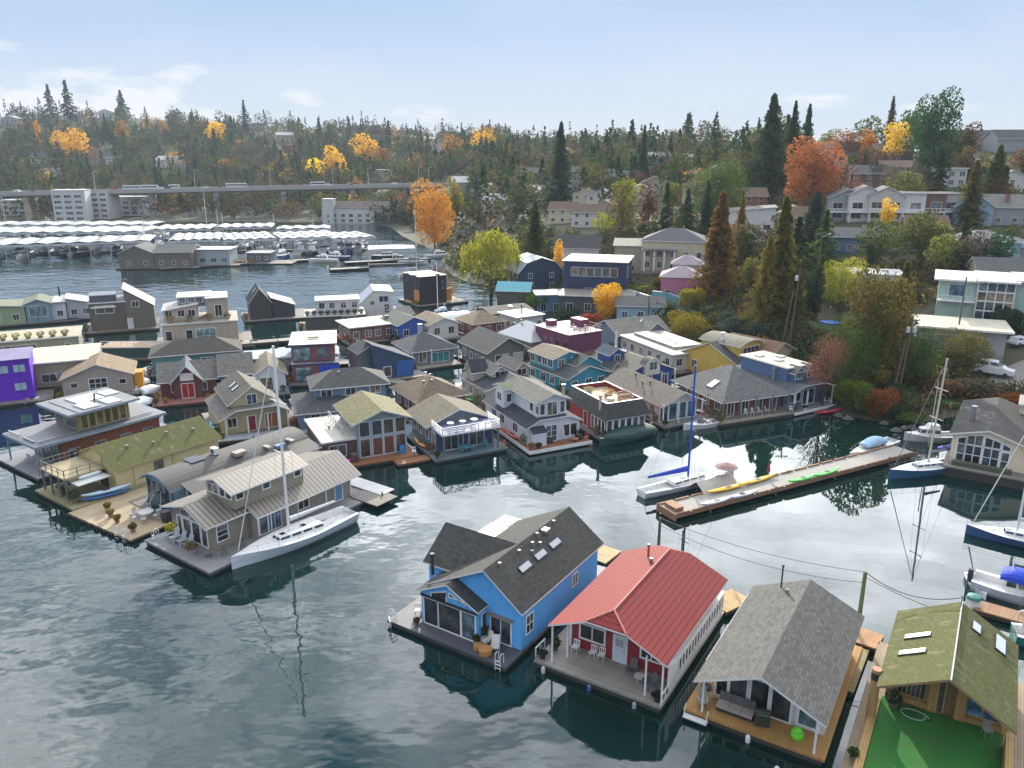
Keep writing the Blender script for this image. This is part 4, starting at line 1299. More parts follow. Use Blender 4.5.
set_on(h, .9, 2.6, .82, 0, planter('round dark shrub tub on turf at left timber post', (.12, .1, .08), (.03, .07, .03), .35, .4, .7))
t = thing('mooring_pile', 'wooden mooring pile with black band beside mossy roof corner', 'pile')
b = B(); b.tube((0, 0, -1), (0, 0, 4.3), .3, 12); b.build('pile_shaft', paint((.4, .25, .1), .9), t)
b = B(); b.tube((0, 0, 3.6), (0, 0, 4.1), .32, 12); b.build('band', DARK, t)
b = B(); b.lathe([(.3, 0), (.3, .03)], 12, (0, 0, 4.31)); b.build('pile_top', paint((.42, .24, .14), .9), t); set_on(h, -.2, .9, 0, 0, t)
set_on(h, -.5, -3.6, .6, 0, planter('potted shrub on plank walk left of the turf deck', (.2, .2, .2), (.05, .09, .03), .22, .3, .5))
set_on(h, 1.6, -5.9, .6, 0, barbecue('covered grey grill at near edge of turf deck', (.2, .2, .21)))
t = thing('kayak_hull', 'white kayak standing against board right of the turf', 'kayak'); k2 = gloss((.62, .65, .68))
b = B(); b.grid([[(.0 + .06 * math.cos(a), (q - .5) * 3.6, .2 + .32 * math.sin(q * 3.14159) ** .6 * (1 + math.sin(a)) * .6) for a in [6.283 * j / 8 for j in range(8)]] for q in [i / 10 for i in range(11)]], 0, True); b.build('hull', k2, t, True)
set_on(h, 7.95, -1.5, .7, 0, t)
b = B()

# plank finger piers behind the foreground row
def pier(label, a, c, w, z=.55, deck=None, name='plank_pier', pile=True, group=None, cat='pier', step=4.5):
    a = P(*a, z) if not isinstance(a, Vector) else a; c = P(*c, z) if not isinstance(c, Vector) else c
    d = c - a; L_ = d.length
    t = thing(name, label, cat, (a.x, a.y, 0), math.atan2(d.y, d.x), group)
    b = B(); b.box(0, -w / 2, z - .12, L_, w / 2, z)
    o = b.build('decking', deck or planks((.28, .26, .23)), t)
    b = B(); b.box(0, -w / 2 + .05, z - .42, L_, -w / 2 + .25, z - .12); b.box(0, w / 2 - .25, z - .42, L_, w / 2 - .05, z - .12); b.box(0, -w * .3, -.35, L_, w * .3, z - .42)
    b.build('stringer', LOG, t)
    if pile:
        n = max(1, int(L_ / step))
        for i in range(n + 1):
            b = B(); b.tube((L_ * i / n, (w / 2 - .12) * (-1) ** i, -1), (L_ * i / n, (w / 2 - .12) * (-1) ** i, z + .25), .12, 7); b.build('pile', POLEWOOD, t)
    return t
pier('yellow plank pier between red and grey roofed homes', (716, 606), (742, 594), 2.2, .6, planks((.46, .32, .14)), pile=False)
pier('orange plank pier left of the mossy roof', (852, 632), (880, 642), 2.2, .6, planks((.45, .25, .11)), pile=False)
pier('yellow plank pier at back of blue home', (596, 560), (612, 548), 2.0, .6, planks((.46, .33, .16)), pile=False)
pier('narrow mossy plank walk beside grey shingle home', (846, 690), (862, 648), 1.0, .5, planks((.3, .24, .1)), pile=False)
b = B()
def pole(label, base, top_y, z=0.0, r=.13, arm=0, tr=0, guy=None, lean=0.0, name='utility_pole', mat=None, at=None, lamp=False):
    p = at if at is not None else P(*base, z)
    d = ray(base[0], top_y); tt = p.y / d.y; H = CH + d.z * tt - p.z
    t = thing(name, label, 'utility pole', (p.x, p.y, p.z))
    b = B(); b.tube((0, 0, -.6), (lean * H, 0, H), r, 8, r * .72); b.build('pole_shaft', mat or POLEWOOD, t)
    if arm:
        b = B()
        for i in range(arm):
            zz = H - .4 - i * .9; b.box(lean * zz - 1.1, -.06, zz, lean * zz + 1.1, .06, zz + .12)
            for x in (-1, -.5, .5, 1): b.tube((lean * zz + x, 0, zz + .12), (lean * zz + x, 0, zz + .3), .05, 5)
        b.build('crossarm', POLEWOOD, t)
    for i in range(tr):
        b = B(); x = lean * H + (-.48 if i == 0 else .48); b.lathe([(.2, 0), (.28, .05), (.28, .8), (.2, .9)], 10, (x, 0, H - 2.2)); b.build('transformer', paint((.55, .58, .6), .4), t)
    if lamp:
        b = B(); b.tube((0, 0, H - 1), (1.6, 0, H - .4), .05, 5); b.lathe([(.18, 0), (.22, .1), (.08, .2)], 8, (1.6, 0, H - .5)); b.build('lamp_arm', GALV, t)
    return t, Vector((p.x + lean * H, p.y, p.z + H))
def wire(label, a, c, sag=.6, r=.025):
    t_ = B(); pts = []
    for i in range(13):
        k = i / 12; q = a.lerp(c, k); q.z -= sag * 4 * k * (1 - k); pts.append(q)
    t_.path(pts, r, 4); o = t_.build('overhead_cable', DARK); tag(o, label, 'cable'); return o
_, p1 = pole('grey wooden pole behind left end of red roof', (658, 556), 518, 0, .17)
_, p2 = pole('thin dark pole behind the red roof peak', (681, 560), 530, 0, .07, mat=DARK)
_, p3 = pole('leaning green stained pole left of mossy roof', (856, 640), 572, 0, .2, 0, mat=paint((.12, .15, .06), .9))
_, p4 = pole('short metal mast at ridge of mossy roof', (957, 628), 595, 4.5, .05, mat=STEEL)
wire('cable from the red home pole to the leaning green pole', p1, p3, .7); wire('second lower cable from red home pole to green pole', p1 + Vector((0, 0, -.7)), p3 + Vector((0, 0, -.9)), 1.0)
wire('slack cable from green pole to mossy roof mast', p3, p4 + Vector((0, 0, -.2)), .9, .035)
wire('cable from the leaning green pole off to the right', p3 + Vector((0, 0, -.4)), P(1060, 640, 5), .8)
# ---------------------------------------------------------------- group at the left edge
LH = 'floating homes on the left dock'
h = House(HB, 'low modern floating home with two tiers of wide flat roofs', 'floating home', (0, 458), 36, .5, LH)
WOODR = board((.14, .05, .035)); FLATR = memb((.21, .215, .23)); BLT = paint((.22, .3, .4), .4)
h.float(-1, -.3, 10.4, 19, planks((.26, .27, .29)))
h.vol(2, 3.2, 9.2, 15.6, .5, 3.6, WOODR, 'flat', FLATR, o=.6, oe=(3.0, .8), t=.3, trim=BLT, wins='R4:1.2x1.0')
h.win('F', 1.2, .1, 1.8, 2.5, 2, 1, tm=BLT); h.win('F', 3.6, .1, 2.0, 2.5, 2, 1, tm=BLT); h.win('F', 5.8, .1, 1.4, 2.5, 1, 1, tm=BLT)
h.vol(2.6, 5.9, 8.6, 12.2, 4.0, 6.35, board((.25, .2, .08)), 'flat', FLATR, o=1.1, oe=(1.5, 1.0), t=.28, trim=BLT)
h.win('F', 1.4, .3, 1.8, 1.6, 3, 1, tm=BLT); h.win('F', 4.2, .3, 2.4, 1.6, 3, 1, tm=BLT)
for i in range(6): h.win('R', .7 + i * .95, .25, .7, 1.7, 1, 1, .07, tm=paint((.4, .36, .25)), gl=glass((.05, .045, .02)))
h.box('roof_curb', 2.4, 5.6, 6.64, 9.4, 5.75, 6.74, STEEL)
for q in ((3.0, 7.2, 6.2, 10.6), (6.4, 6.6, 9.0, 8.6), (6.6, 9.4, 9.2, 11.2), (3.2, 11.0, 5.6, 12.8)): h.box('roof_panel', q[0], q[1], 6.66, q[2], q[3], 6.78, paint((.55, .56, .58), .4))
for q in ((1.6, .8, 4.6, 1.0), (5.4, .8, 8.2, 1.0), (8.6, 1.0, 8.8, 15)): h.box('roof_curb', q[0], q[1], 4.05, q[2], q[3], 4.16, STEEL)
h.rz = lambda x, y: 6.65; h.flue(5.6, 9.6, .5, .1); h.flue(7.2, 8.8, .4, .08)
h.posts([(1.6, .6), (8.9, .6)], .5, 3.75, .16, BLT)
h.rail([(9.9, .2), (9.9, 3.0)], .5, .9, OLDWOOD)
set_on(h, 4.0, 1.4, .5, .2, plain_chair('grey chair on front deck of the flat roofed home', (.35, .4, .45)))
set_on(h, 6.6, 1.6, .5, -.4, plain_chair('second grey chair near post of the flat roofed home', (.4, .42, .45)))

h = House(HB, 'long cream floating home with moss covered roof and raised timber deck', 'floating home', (111, 472), 36, .5, LH, ez=3.1)
h.float(-8.2, -4.6, .4, 14.4, planks((.27, .24, .13)))
h.section('y', 0, 0, [(-8.2, 3.3), (-4.3, 4.85), (-.4, 3.15)], .5, .6, 13.4, board((.62, .52, .3)), MOSS, .45, .35, .14, trim=paint((.45, .36, .15)))
h.wt = paint((.2, .1, .08)); h.win('R', 5.0, 1.0, 1.0, 1.0, 1)
for y in (2.6, 7.3): h.box('batten', -.4, y, .5, -.34, y + .08, 3.1, paint((.4, .33, .18)))
for x, y in ((-2.6, 3.4), (-2.0, 6.2), (-2.9, 8.4), (-2.2, 11.4)): h.vent(x, y, .25, .13)
h.win('F', 5.2, .1, 1.6, 1.9, 2)
TD = planks((.42, .35, .2))
h.box('roof_deck', -7.6, -4.0, 2.9, -2.0, .2, 3.1, TD)
h.rail([(-7.5, .2), (-7.5, -3.9), (-2.1, -3.9), (-2.1, .2)], 3.1, .9, OLDWOOD, 1.3)
h.posts([(-7.4, -3.8), (-5.6, -3.8), (-3.8, -3.8), (-2.2, -3.8), (-2.2, -1.6), (-7.4, -1.6)], .5, 2.95, .18, OLDWOOD)
h.box('roof_canopy', -1.9, -3.4, 2.45, -.4, .1, 2.55, paint((.55, .58, .55), .4))
t = thing('paddle_board', 'rolled white board on railing of raised timber deck', 'paddle board'); b = B(); b.lathe([(.05, 0), (.2, .3), (.2, 2.2), (.05, 2.5)], 8); b.build('hull', gloss((.6, .66, .66)), t); set_on(h, -1.9, -2.6, 2.75, 0, t); t.rotation_euler = (0, R(90), R(54))
set_on(h, -4.4, -3.2, .5, 0, planter('dark leafy tub plant beneath the raised timber deck', (.1, .08, .06), (.03, .09, .07), .5, .6, 1.2))
set_on(h, -1.2, -3.6, .5, 0, planter('tall shrub tub in front of cream wall below canopy', (.2, .16, .12), (.05, .1, .06), .4, .5, 1.0))

h = House(HB, 'grey barrel roofed floating home with blue window wall', 'floating home', (137, 474), 36, .5, LH, ez=3.6)
SLB = paint((.16, .26, .38), .5, 'board'); DMEM = memb((.065, .063, .06))
h.float(-1.0, -.8, 8.2, 19, OLDWOOD)
h.vol(.2, .8, 5.9, 18, .5, 3.1, SLB, 'arcy', DMEM, rise=1.0, o=.25, oe=(.8, .4), t=.14, trim=paint((.22, .33, .47)))
for u in (.55, 1.65, 2.75, 3.85, 5.0): h.win('F', u, .3, .8, 2.2, 1, 1, .1)
h.win('L', 15.5, .3, 1.2, 2.0, 2)
h.section('y', 0, 0, [(5.6, 3.3), (7.7, 2.75)], .5, 1.8, 18, board((.6, .56, .47)), DMEM, .2, .3, .12)
h.win('F', 1.3, .15, 1.0, 2.2, 1, gl=glass((.03, .05, .03))); h.win('R', 1.0, .2, 1.0, 2.0, 1); h.win('R', 2.2, .2, .9, 2.0, 1); h.win('R', 5.2, 1.2, 2.4, .9, 3, tm=OLDWOOD)
h.rz = lambda x, y: 4.05
t = thing('condenser_unit', 'white heat pump box on the grey barrel roof', 'heat pump'); b = B(); b.box(-.45, -.3, .05, .45, .3, .75); b.build('casing', paint((.7, .7, .7)), t)
b = B(); b.lathe([(.26, 0), (.26, .03), (.05, .04)], 12); o = b.build('fan_grille', DARK, t); o.rotation_euler.x = R(90); o.location = (0, -.3, .4); set_on(h, 3.0, 7.4, 4.22, 0, t)
h.box('solar_panel', 1.8, 4.2, 4.25, 3.6, 5.8, 4.33, paint((.03, .035, .05), .2)); h.box('roof_hatch', 4.2, 8.6, 3.95, 5.2, 10.0, 4.35, paint((.3, .26, .22))); h.box('roof_hatch', 5.4, 13.4, 3.6, 6.0, 14.6, 3.95, paint((.12, .2, .35)))
for x, y in ((4.4, 12.5), (4.8, 15.5)): h.box('roof_patch', x, y, 3.8, x + 1.2, y + .5, 3.98, memb((.33, .31, .28)))

h = House(HB, 'taupe floating home with ribbed metal roofs and raised clerestory', 'floating home', (144, 540), 36, .5, LH)
TAU = board((.27, .245, .2)); RIB = paint((.24, .21, .17), .42, 'rib')
h.float(0, 0, 10.6, 22.6, planks((.25, .25, .25)))
h.section('y', 0, 0, [(1.7, 3.8), (5.0, 4.7), (7.7, 3.55)], .5, 2.6, 6.4, TAU, RIB, .6, (1.15, -.1), .14)
h.wt = TRIM
for u, ww in ((.5, .6), (1.75, 1.2), (3.2, 1.2), (4.5, .8)): h.win('F', u, .15, ww, 2.0, 1, 1, .12)
for u, ww, sl in ((1.6, 1.5, .27), (3.9, 1.6, -.3)): h.win('F', u, 2.45 if sl > 0 else 2.75, ww, .45, 1, 1, .1, slope=sl)
h.win('R', .9, .9, 1.1, 1.5, 1, 3)
h.section('y', 0, 0, [(1.7, 3.7), (6.0, 4.9), (8.3, 3.6)], .5, 6.4, 19, TAU, RIB, 1.2, (.3, .5), .14)
h.win('R', 1.2, .1, .9, 2.2, 1, tm=TRIM); h.win('R', 2.5, .1, 1.4, 2.1, 2, gl=glass((.05, .1, .2))); h.win('R', 6.1, .9, 1.3, 1.5, 2); h.win('R', 10.8, .1, .95, 2.1, 1, gl=paint((.1, .25, .42), .3)); 
for y in (6.9, 8.4, 9.6, 15.4, 18.8): h.box('corner_board', 8.3, y, .5, 8.36, y + .14, 3.3, TRIM)
h.section('y', 0, 0, [(3.6, 6.05), (5.9, 6.7), (8.0, 5.95)], 4.0, 4.9, 13.0, TAU, RIB, .55, (.7, .4), .13)
for u in (.7, 1.6, 2.6, 3.6): h.win('F', u, .95, .75, .85, 1, 1, .1)
for u in (.6, 3.6, 7.4): h.win('R', u, .95, .75, .85, 1, 1, .1)
h.box('back_deck', 8.5, 18.4, .5, 12.8, 21.5, .62, OLDWOOD)
b = B()
LG = 'adirondack chairs in a row on taupe home deck'
for i, l in enumerate(('grey adirondack chair beside yellow potted shrub on taupe deck', 'middle one of three grey adirondack chairs on taupe deck', 'grey adirondack chair beside rusty leafed planter on taupe deck')):
    set_on(h, 2.4 + i * 1.15, 1.6, .5, .15 - i * .05, adirondack(l, (.4, .44, .48), LG)).scale = (1.2, 1.2, 1.2)
set_on(h, 1.2, 2.1, .5, 0, planter('yellow leafed potted shrub left of adirondack chairs', (.2, .2, .2), (.28, .26, .04), .35, .4, .9))
set_on(h, 6.1, 1.2, .5, 0, planter('rusty leafed planter right of adirondack chairs', (.3, .34, .38), (.2, .13, .05), .4, .4, .8))
set_on(h, 7.9, 1.7, .5, 0, round_table('small dark round table at right end of taupe deck', .45, .5, (.12, .12, .1)))
set_on(h, 8.9, 2.7, .5, .8, plain_chair('dark chair at corner of taupe home near blue window', (.1, .12, .1)))
set_on(h, 9.0, 4.6, .5, 1.4, plain_chair('dark chair along side wall of taupe home', (.11, .11, .1)))
set_on(h, .5, .8, .5, -.9, swim_ladder('white swim ladder at left corner of taupe home deck'))
pier('pale covered gangway slab behind the taupe home', (346, 478), (388, 492), 2.0, .7, memb((.62, .62, .6)), name='gangway', cat='gangway')
sailboat('large white sailboat moored along the taupe home', (351, 519), (236, 568), 3.9, 18.6, mx=.56, mast=(.8, .8, .8), boom_l=.42, cover_r=.2, hull=(.66, .7, .76), free=1.02)

# float with pots and greenhouse dome
h2 = House('mooring_float', 'square timber float with potted plants and bumper tyres', 'float', (68, 513), 33, .4)
h2.float(0, 0, 11, 9.6, planks((.42, .33, .21)), .4)
for i in range(9):
    x = .2 + i * 1.25
    t = thing('bumper_tyre', 'black tyre bumper hanging along the float edge', 'tyre', group='tyres hung along the float edge')
    b = B(); n = 12
    b.grid([[((.3 + .1 * math.cos(a)) * math.cos(c), .1 * math.sin(a), (.3 + .1 * math.cos(a)) * math.sin(c)) for a in [6.283 * j / 6 for j in range(6)]] for c in [6.283 * i2 / n for i2 in range(n + 1)]], 0, True); b.build('tread', DARK, t); set_on(h2, x, -.12, .1, 0, t)
for x, y, l in ((2.9, 2.6, 'small round pot plant nearest the kayaks on timber float'), (4.6, 1.9, 'pot plant in the middle row on timber float'), (6.4, 1.5, 'pot plant nearer the patio table on timber float'), (9.6, 1.2, 'bushy pot plant at near corner of timber float')):
    set_on(h2, x, y, .4, 0, planter(l, (.24, .13, .07), (.2, .15, .05), .26, .4, .5))
t = thing('garden_dome', 'dark green dome enclosure with metal hoops on timber float', 'dome'); b = B()
b.lathe([(1.6, 0), (1.65, .6), (1.4, 1.2), (.8, 1.65), (.1, 1.8)], 14); b.build('cover', paint((.02, .045, .045), .4), t, True)
for k in range(4):
    b = B(); a = k * .8; pts = [(1.75 * math.cos(q) * math.cos(a), 1.75 * math.cos(q) * math.sin(a), .05 + 1.85 * math.sin(q)) for q in [math.pi * j / 10 for j in range(11)]]; b.path(pts, .035, 5); b.build('hoop', GALV, t)
set_on(h2, 6.6, 6.6, .4, 0, t)
set_on(h2, 7.8, 3.8, .4, 0, round_table('pale round patio table on timber float', .75, .7, (.5, .5, .5)))
for i in range(6):
    a = i * 1.047 + .3; set_on(h2, 7.8 + 1.25 * math.cos(a), 3.8 + 1.25 * math.sin(a), .4, a - 1.57, plain_chair(('grey patio chair drawn up to pale round table on float'), (.45, .47, .48), group='patio chairs round the float table'))
t = thing('rain_barrel', 'black rain barrel at back corner of timber float', 'barrel'); b = B(); b.lathe([(.45, 0), (.52, .5), (.45, 1.1)], 12); b.build('drum', DARK, t); b = B(); b.lathe([(.47, 1.1), (.47, 1.16)], 12); b.build('lid', paint((.06, .06, .07)), t); set_on(h2, 10.3, 4.4, .4, 0, t)
for i, (l, c) in enumerate((('pale blue kayak on top of rack beside timber float', (.45, .6, .75)), ('deep blue kayak on lower rack beside timber float', (.06, .16, .42)))):
    k = kayak(l, c, 4.9, .8); set_on(h2, 3.6, 8.6 + i * .1, 1.0 - i * .5, R(62), k); k.location = P(108, 501, 0) + Vector((0, 0, .95 - i * .45)); k.rotation_euler = (0, 0, R(40))
set_on(h2, 10.2, -.05, .4, 0, swim_ladder('chrome swim ladder at right corner of timber float'))
set_on(h2, 8.9, -.05, .4, 0, swim_ladder('chrome swim ladder beside corner pot on timber float'))
b = B()
motorboat('purple covered boat behind the barrel roofed home', (318, 462), (268, 444), 3.0, 'covered', (.6, .6, .65), cover=(.07, .08, .35))
dinghy('white skiff in the slip left of brown home', (352, 466), (322, 458), 1.7, (.75, .75, .73))
# ---------------------------------------------------------------- front of the middle cluster
MB_ = 'floating homes in the middle cluster'
def H(label, fl, az, z0=.5, ez=None, group=MB_): return House(HB, label, 'floating home', fl, az, z0, group, ez=ez)
TANR = shing((.22, .19, .14)); SLATE = shing((.085, .09, .105)); GRYR = shing((.2, .19, .175)); NAVYR = shing((.05, .058, .085))
# tall brown home
h = H('tall brown floating home with glassy two storey timber front', (357, 460), -26, .5)
BRN = siding((.1, .055, .045)); OR = planks((.3, .13, .055)); GB = paint((.42, .5, .56), .5)
h.float(-4.6, -1.7, 7.3, 12, OR); h.float(4.0, -3.4, 8.2, -1.7, OR, .4)
h.vol(.2, .3, 6.5, 8.4, .5, 5.1, siding((.24, .27, .3)), 'gy', paint((.17, .155, .075), .9, 'shingle'), 1.2, .7, .7, trim=GB)
h.wt = GB
for u in (1.0, 2.55, 4.0, 5.5):
    h.win('F', u, .15, 1.15, 2.2, 1, 1, .14, gl=paint((.16, .055, .04), .3) if u in (2.55, 4.0) else glass((.06, .035, .02))); h.win('F', u, 2.75, 1.15, 1.75, 1, 1, .14, gl=glass((.05, .035, .025)) if u > 3 else GLASS)
for u in (2, 4.5, 7): h.win('L', u, 3.0, 1.2, 1.2, 2)
h.vol(-3.8, .6, .15, 10, .5, 3.0, BRN, 'flat', memb((.5, .47, .4)), o=.25, oe=.3, trim=GB); h.win('F', 1.7, .6, 1.9, 1.4, 2, 1, .12); h.win('L', 7.5, .6, 1.4, 1.4, 2)
h.rail([(-1.0, 2), (-1.0, 9.5)], 3.2, .9, GB); h.vent(-2, 5)
k = kayak('magenta kayak lying on orange deck of tall brown home', (.75, .03, .55), 3.4, .8); set_on(h, -1.9, -.3, .5, .1, k)
t = thing('storage_barrel', 'blue barrel by right window of tall brown home', 'barrel'); b = B(); b.lathe([(.3, 0), (.36, .4), (.36, .8), (.26, 1.15)], 10); b.build('drum', gloss((.03, .25, .55)), t); b = B(); b.lathe([(.2, 1.15), (.2, 1.22)], 8); b.build('lid', DARK, t); set_on(h, 5.6, -.3, .5, 0, t)
set_on(h, -.4, -.4, .5, 0, barbecue('dark box grill beside magenta kayak', (.1, .06, .06)))
# navy with balcony
h = H('navy floating home with white roof balcony over its porch', (435, 461), -27, .5)
NAV = siding((.035, .06, .15)); TEALD = planks((.16, .22, .24))
h.float(0, 0, 9.9, 14.5, TEALD)
h.vol(1.3, 4.6, 9.0, 11.5, .5, 3.5, siding((.16, .19, .22)), 'gy', TANR, 1.5, .8, (.5, .4), wins='L3')
h.vol(1.3, 2.6, 9.0, 4.6, .5, 3.2, NAV, 'flat', memb((.12, .14, .24)), o=.1, oe=(2.2, -.1), t=.2)
for u, w in ((1.9, 1.8), (3.2, .6), (5.4, 2.0)): h.win('F', u, .1, w, 2.2, 2 if w > 1 else 1)
h.win('L', 1.0, .1, 1.2, 2.2, 3)
h.rail([(1.3, 4.2), (1.3, .6), (9.0, .6), (9.0, 4.2)], 3.4, .85, TRIM, 1.0, 4)
h.posts([(1.5, .7), (8.8, .7), (8.3, 1.2)], .5, 3.3, .22, OLDWOOD)
set_on(h, 4.6, 1.3, .5, 0, round_table('teal dining table under the white balcony', .8, .72, (.08, .28, .36)))
for i, (x, y) in enumerate(((3.9, 1.0), (5.4, 1.0))): set_on(h, x, y, .5, 3.1, plain_chair('teal %s chair of the balcony porch table' % ('left', 'right')[i], (.08, .25, .33)))
set_on(h, 7.4, 1.6, .5, -.5, adirondack('teal folding lounger near right porch post of navy home', (.06, .24, .32)))
for i in range(3): set_on(h, 3.2 + i * 1.6, 2.6, 3.4, 0, round_table('white round table on balcony of navy home', .45, .7, (.7, .7, .7), group='white balcony tables'))
# white two storey
h = H('white two storey floating home with navy lower roof and bay windows', (532, 452), -26, .5)
WSD = siding((.62, .65, .7)); RB = planks((.3, .13, .06))
h.float(-.3, 0, 8.6, 16, RB, .62); h.box('float_edge', -.36, -.08, .2, 8.7, 0, .64, TRIM); h.box('float_edge', -.38, -.08, .2, -.3, 14, .64, TRIM)
h.section('y', 0, 0, [(.4, 3.0), (2.0, 3.75), (6.2, 3.75), (8.0, 3.0)], .6, 2.0, 15, WSD, NAVYR, .4, .4, .14)
h.wt = TRIM
for u, w in ((.6, .7), (1.5, .7)): h.win('F', u, .6, w, 1.5, 1, 1, .12)
h.win('F', 3.4, .1, 1.5, 2.1, 2, 3); h.win('F', 5.6, .5, .9, 1.5, 1, 1, .12); h.win('F', 6.7, .5, .9, 1.5, 1, 1, .12)
for u in (3, 5.5, 9.5): h.win('L', u, .8, 1.3, 1.2, 2)
h.section('x', 0, 0, [(1.0, 2.3), (2.0, 2.9)], .6, .7, 2.6, WSD, NAVYR, .1, .1, .1)
h.vol(2.1, 2.6, 6.3, 11.2, 3.5, 6.0, WSD, 'gy', GRYR, .8, .5, .5)
h.win('F', .7, .7, .6, 1.4, 1, 1, .1); h.win('F', 2.1, .5, 1.4, 1.7, 2, 1, .1); h.win('F', 3.6, .7, .6, 1.4, 1, 1, .1)
for u in (7.0, 8.6): h.win('L', u, .9, .8, 1.0, 1)
h.vol(.6, 9.5, 2.2, 12, 3.4, 6.0, WSD, 'gx', paint((.2, .21, .15), .9, 'shingle'), .5, .3, .3); h.win('F', .8, .8, .7, 1.1, 1); h.win('L', 1.25, .8, 1.2, 1.1, 2)
h.flue(7.2, 5.0, 4.4, .22, paint((.4, .33, .3)), 2.5)
for i, x in enumerate((1.9, 2.9)): h.box('planter_box', x, 1.3, .62, x + .8, 1.7, 1.2, DARK)
t = thing('patio_umbrella', 'closed grey patio umbrella in front of white home doors', 'umbrella'); b = B(); b.tube((0, 0, 0), (0, 0, 2.6), .03, 6); b.build('pole', STEEL, t); b = B(); b.lathe([(.26, .8), (.2, 1.6), (.04, 2.55)], 8); b.build('canopy', paint((.5, .5, .55), .9), t); set_on(h, 4.9, .9, .62, 0, t)
set_on(h, 7.6, 1.2, .62, 0, planter('round dark shrub at right corner of white home deck', (.05, .05, .06), (.02, .035, .05), .5, .3, .9))
set_on(h, 6.6, .7, .62, 0, round_table('low wooden table at right of white home deck', .5, .4, (.33, .17, .08)))
set_on(h, 1.2, .5, .62, 0, planter('small dark planter at left corner of white home deck', (.06, .06, .06), (.06, .06, .03), .3, .35, .3))
# dark mansard with roof terrace
h = H('grey mansard floating home with furnished red roof terrace', (606, 440), -25, .5)
h.float(-.6, -.3, 7.6, 11.5, planks((.2, .19, .18)))
h.box('wall', .4, .8, .5, 6.5, 10.4, 3.1, board((.3, .03, .03))); h.v = (.4, .8, 6.5, 10.4, .5); h.wt = TRIM; RD = .5
for i in range(6): h.win('F', .55 + i * 1.0, .5, .7, 1.7, 1, 1, .13)
for i in range(4): h.win('L', 6.3 + i * .9, .5, .65, 1.6, 1, 1, .13)
h.win('L', 4.4, .1, 1.0, 2.0, 1, gl=paint((.2, .02, .02)))
mb = B(); lo = [(-.2, .2, 3.05), (7.0, .2, 3.05), (7.0, 10.9, 3.05), (-.2, 10.9, 3.05)]; hi = [(.5, .9, 5.1), (6.1, .9, 5.1), (6.1, 10.2, 5.1), (.5, 10.2, 5.1)]; inn = [(.72, 1.12, 5.1), (5.88, 1.12, 5.1), (5.88, 9.98, 5.1), (.72, 9.98, 5.1)]; fl_ = [(p[0], p[1], 4.4) for p in inn]
for i in range(4):
    j = (i + 1) % 4; mb.poly([lo[i], lo[j], hi[j], hi[i]], 0); mb.poly([hi[i], hi[j], inn[j], inn[i]], 1); mb.poly([inn[i], inn[j], fl_[j], fl_[i]], 2)
mb.poly(fl_, 3); mb.poly(lo[::-1], 1)
h.roof = h.part(mb, 'roof', [shing((.1, .1, .1)), TRIM, paint((.2, .03, .03), .8), planks((.5, .4, .28))])
h.flue(.2, 2.0, 1.7, .2, paint((.55, .45, .42)), 4.2)
for i, (x, y, l) in enumerate(((4.4, 2.4, 'tan wicker sofa on the red roof terrace'), (5.3, 4.0, 'second tan wicker seat on the red roof terrace'))):
    t = thing('wicker_sofa', l, 'sofa'); cm = paint((.42, .3, .2), .9, 'wicker'); b = B(); b.box(-1.0, -.45, .1, 1.0, .45, .45); b.build('seat', cm, t); b = B(); b.box(-1.0, .3, .45, 1.0, .48, .95); b.build('backrest', cm, t)
    b = B(); b.box(-1.0, -.45, .45, -.85, .3, .7); b.build('armrest', cm, t); b = B(); b.box(.85, -.45, .45, 1.0, .3, .7); b.build('armrest', cm, t); set_on(h, x, y, 4.4, i * -1.5, t)
set_on(h, 3.6, 5.6, 4.4, 0, planter('golden grasses in planter amid the red roof terrace', (.4, .3, .18), (.4, .3, .1), .6, .4, .8)); set_on(h, 3.0, 3.8, 4.4, 0, round_table('low pale table on the red roof terrace', .6, .4, (.5, .45, .4)))
set_on(h, 2.0, 8.0, 4.4, 0, planter('pale planter at back of red roof terrace', (.55, .5, .45), (.35, .33, .2), .5, .5, .4))
motorboat('dark green tarp covered boat in front of the mansard home', (650, 433), (601, 446), 3.3, 'covered', (.03, .09, .08), cover=(.02, .055, .05))
# white gable, glazed blue end
h = H('white floating home with brown gable roof and shaded blue glass end', (660, 424), -26, .5)
h.float(-.4, -1.4, 7.2, 14, planks((.25, .23, .2)))
h.vol(.2, .6, 6.6, 14, .5, 3.2, siding((.66, .66, .64)), 'gy', shing((.19, .165, .14)), 1.45, .5, (1.4, .4), wins='L4')
for u in (.8, 2.3, 3.9, 5.5): h.win('F', u, .12, 1.25, 2.3, 1, 1, .12, gl=glass((.02, .06, .11)))
h.posts([(.0, -.6), (2.6, -.6), (6.6, -.6)], .5, 3.4)
for x, y in ((2.4, 6), (1.8, 7.0), (2.7, 10)): h.flue(x, y, .35, .09)
motorboat('small white skiff with pale awning beside brown gable home', (716, 425), (684, 430), 2.0, 'runabout', (.7, .68, .66), free=.7)
dinghy('pinkish canoe tied beside red brown home', (712, 409), (684, 413), 1.3, (.55, .4, .38))
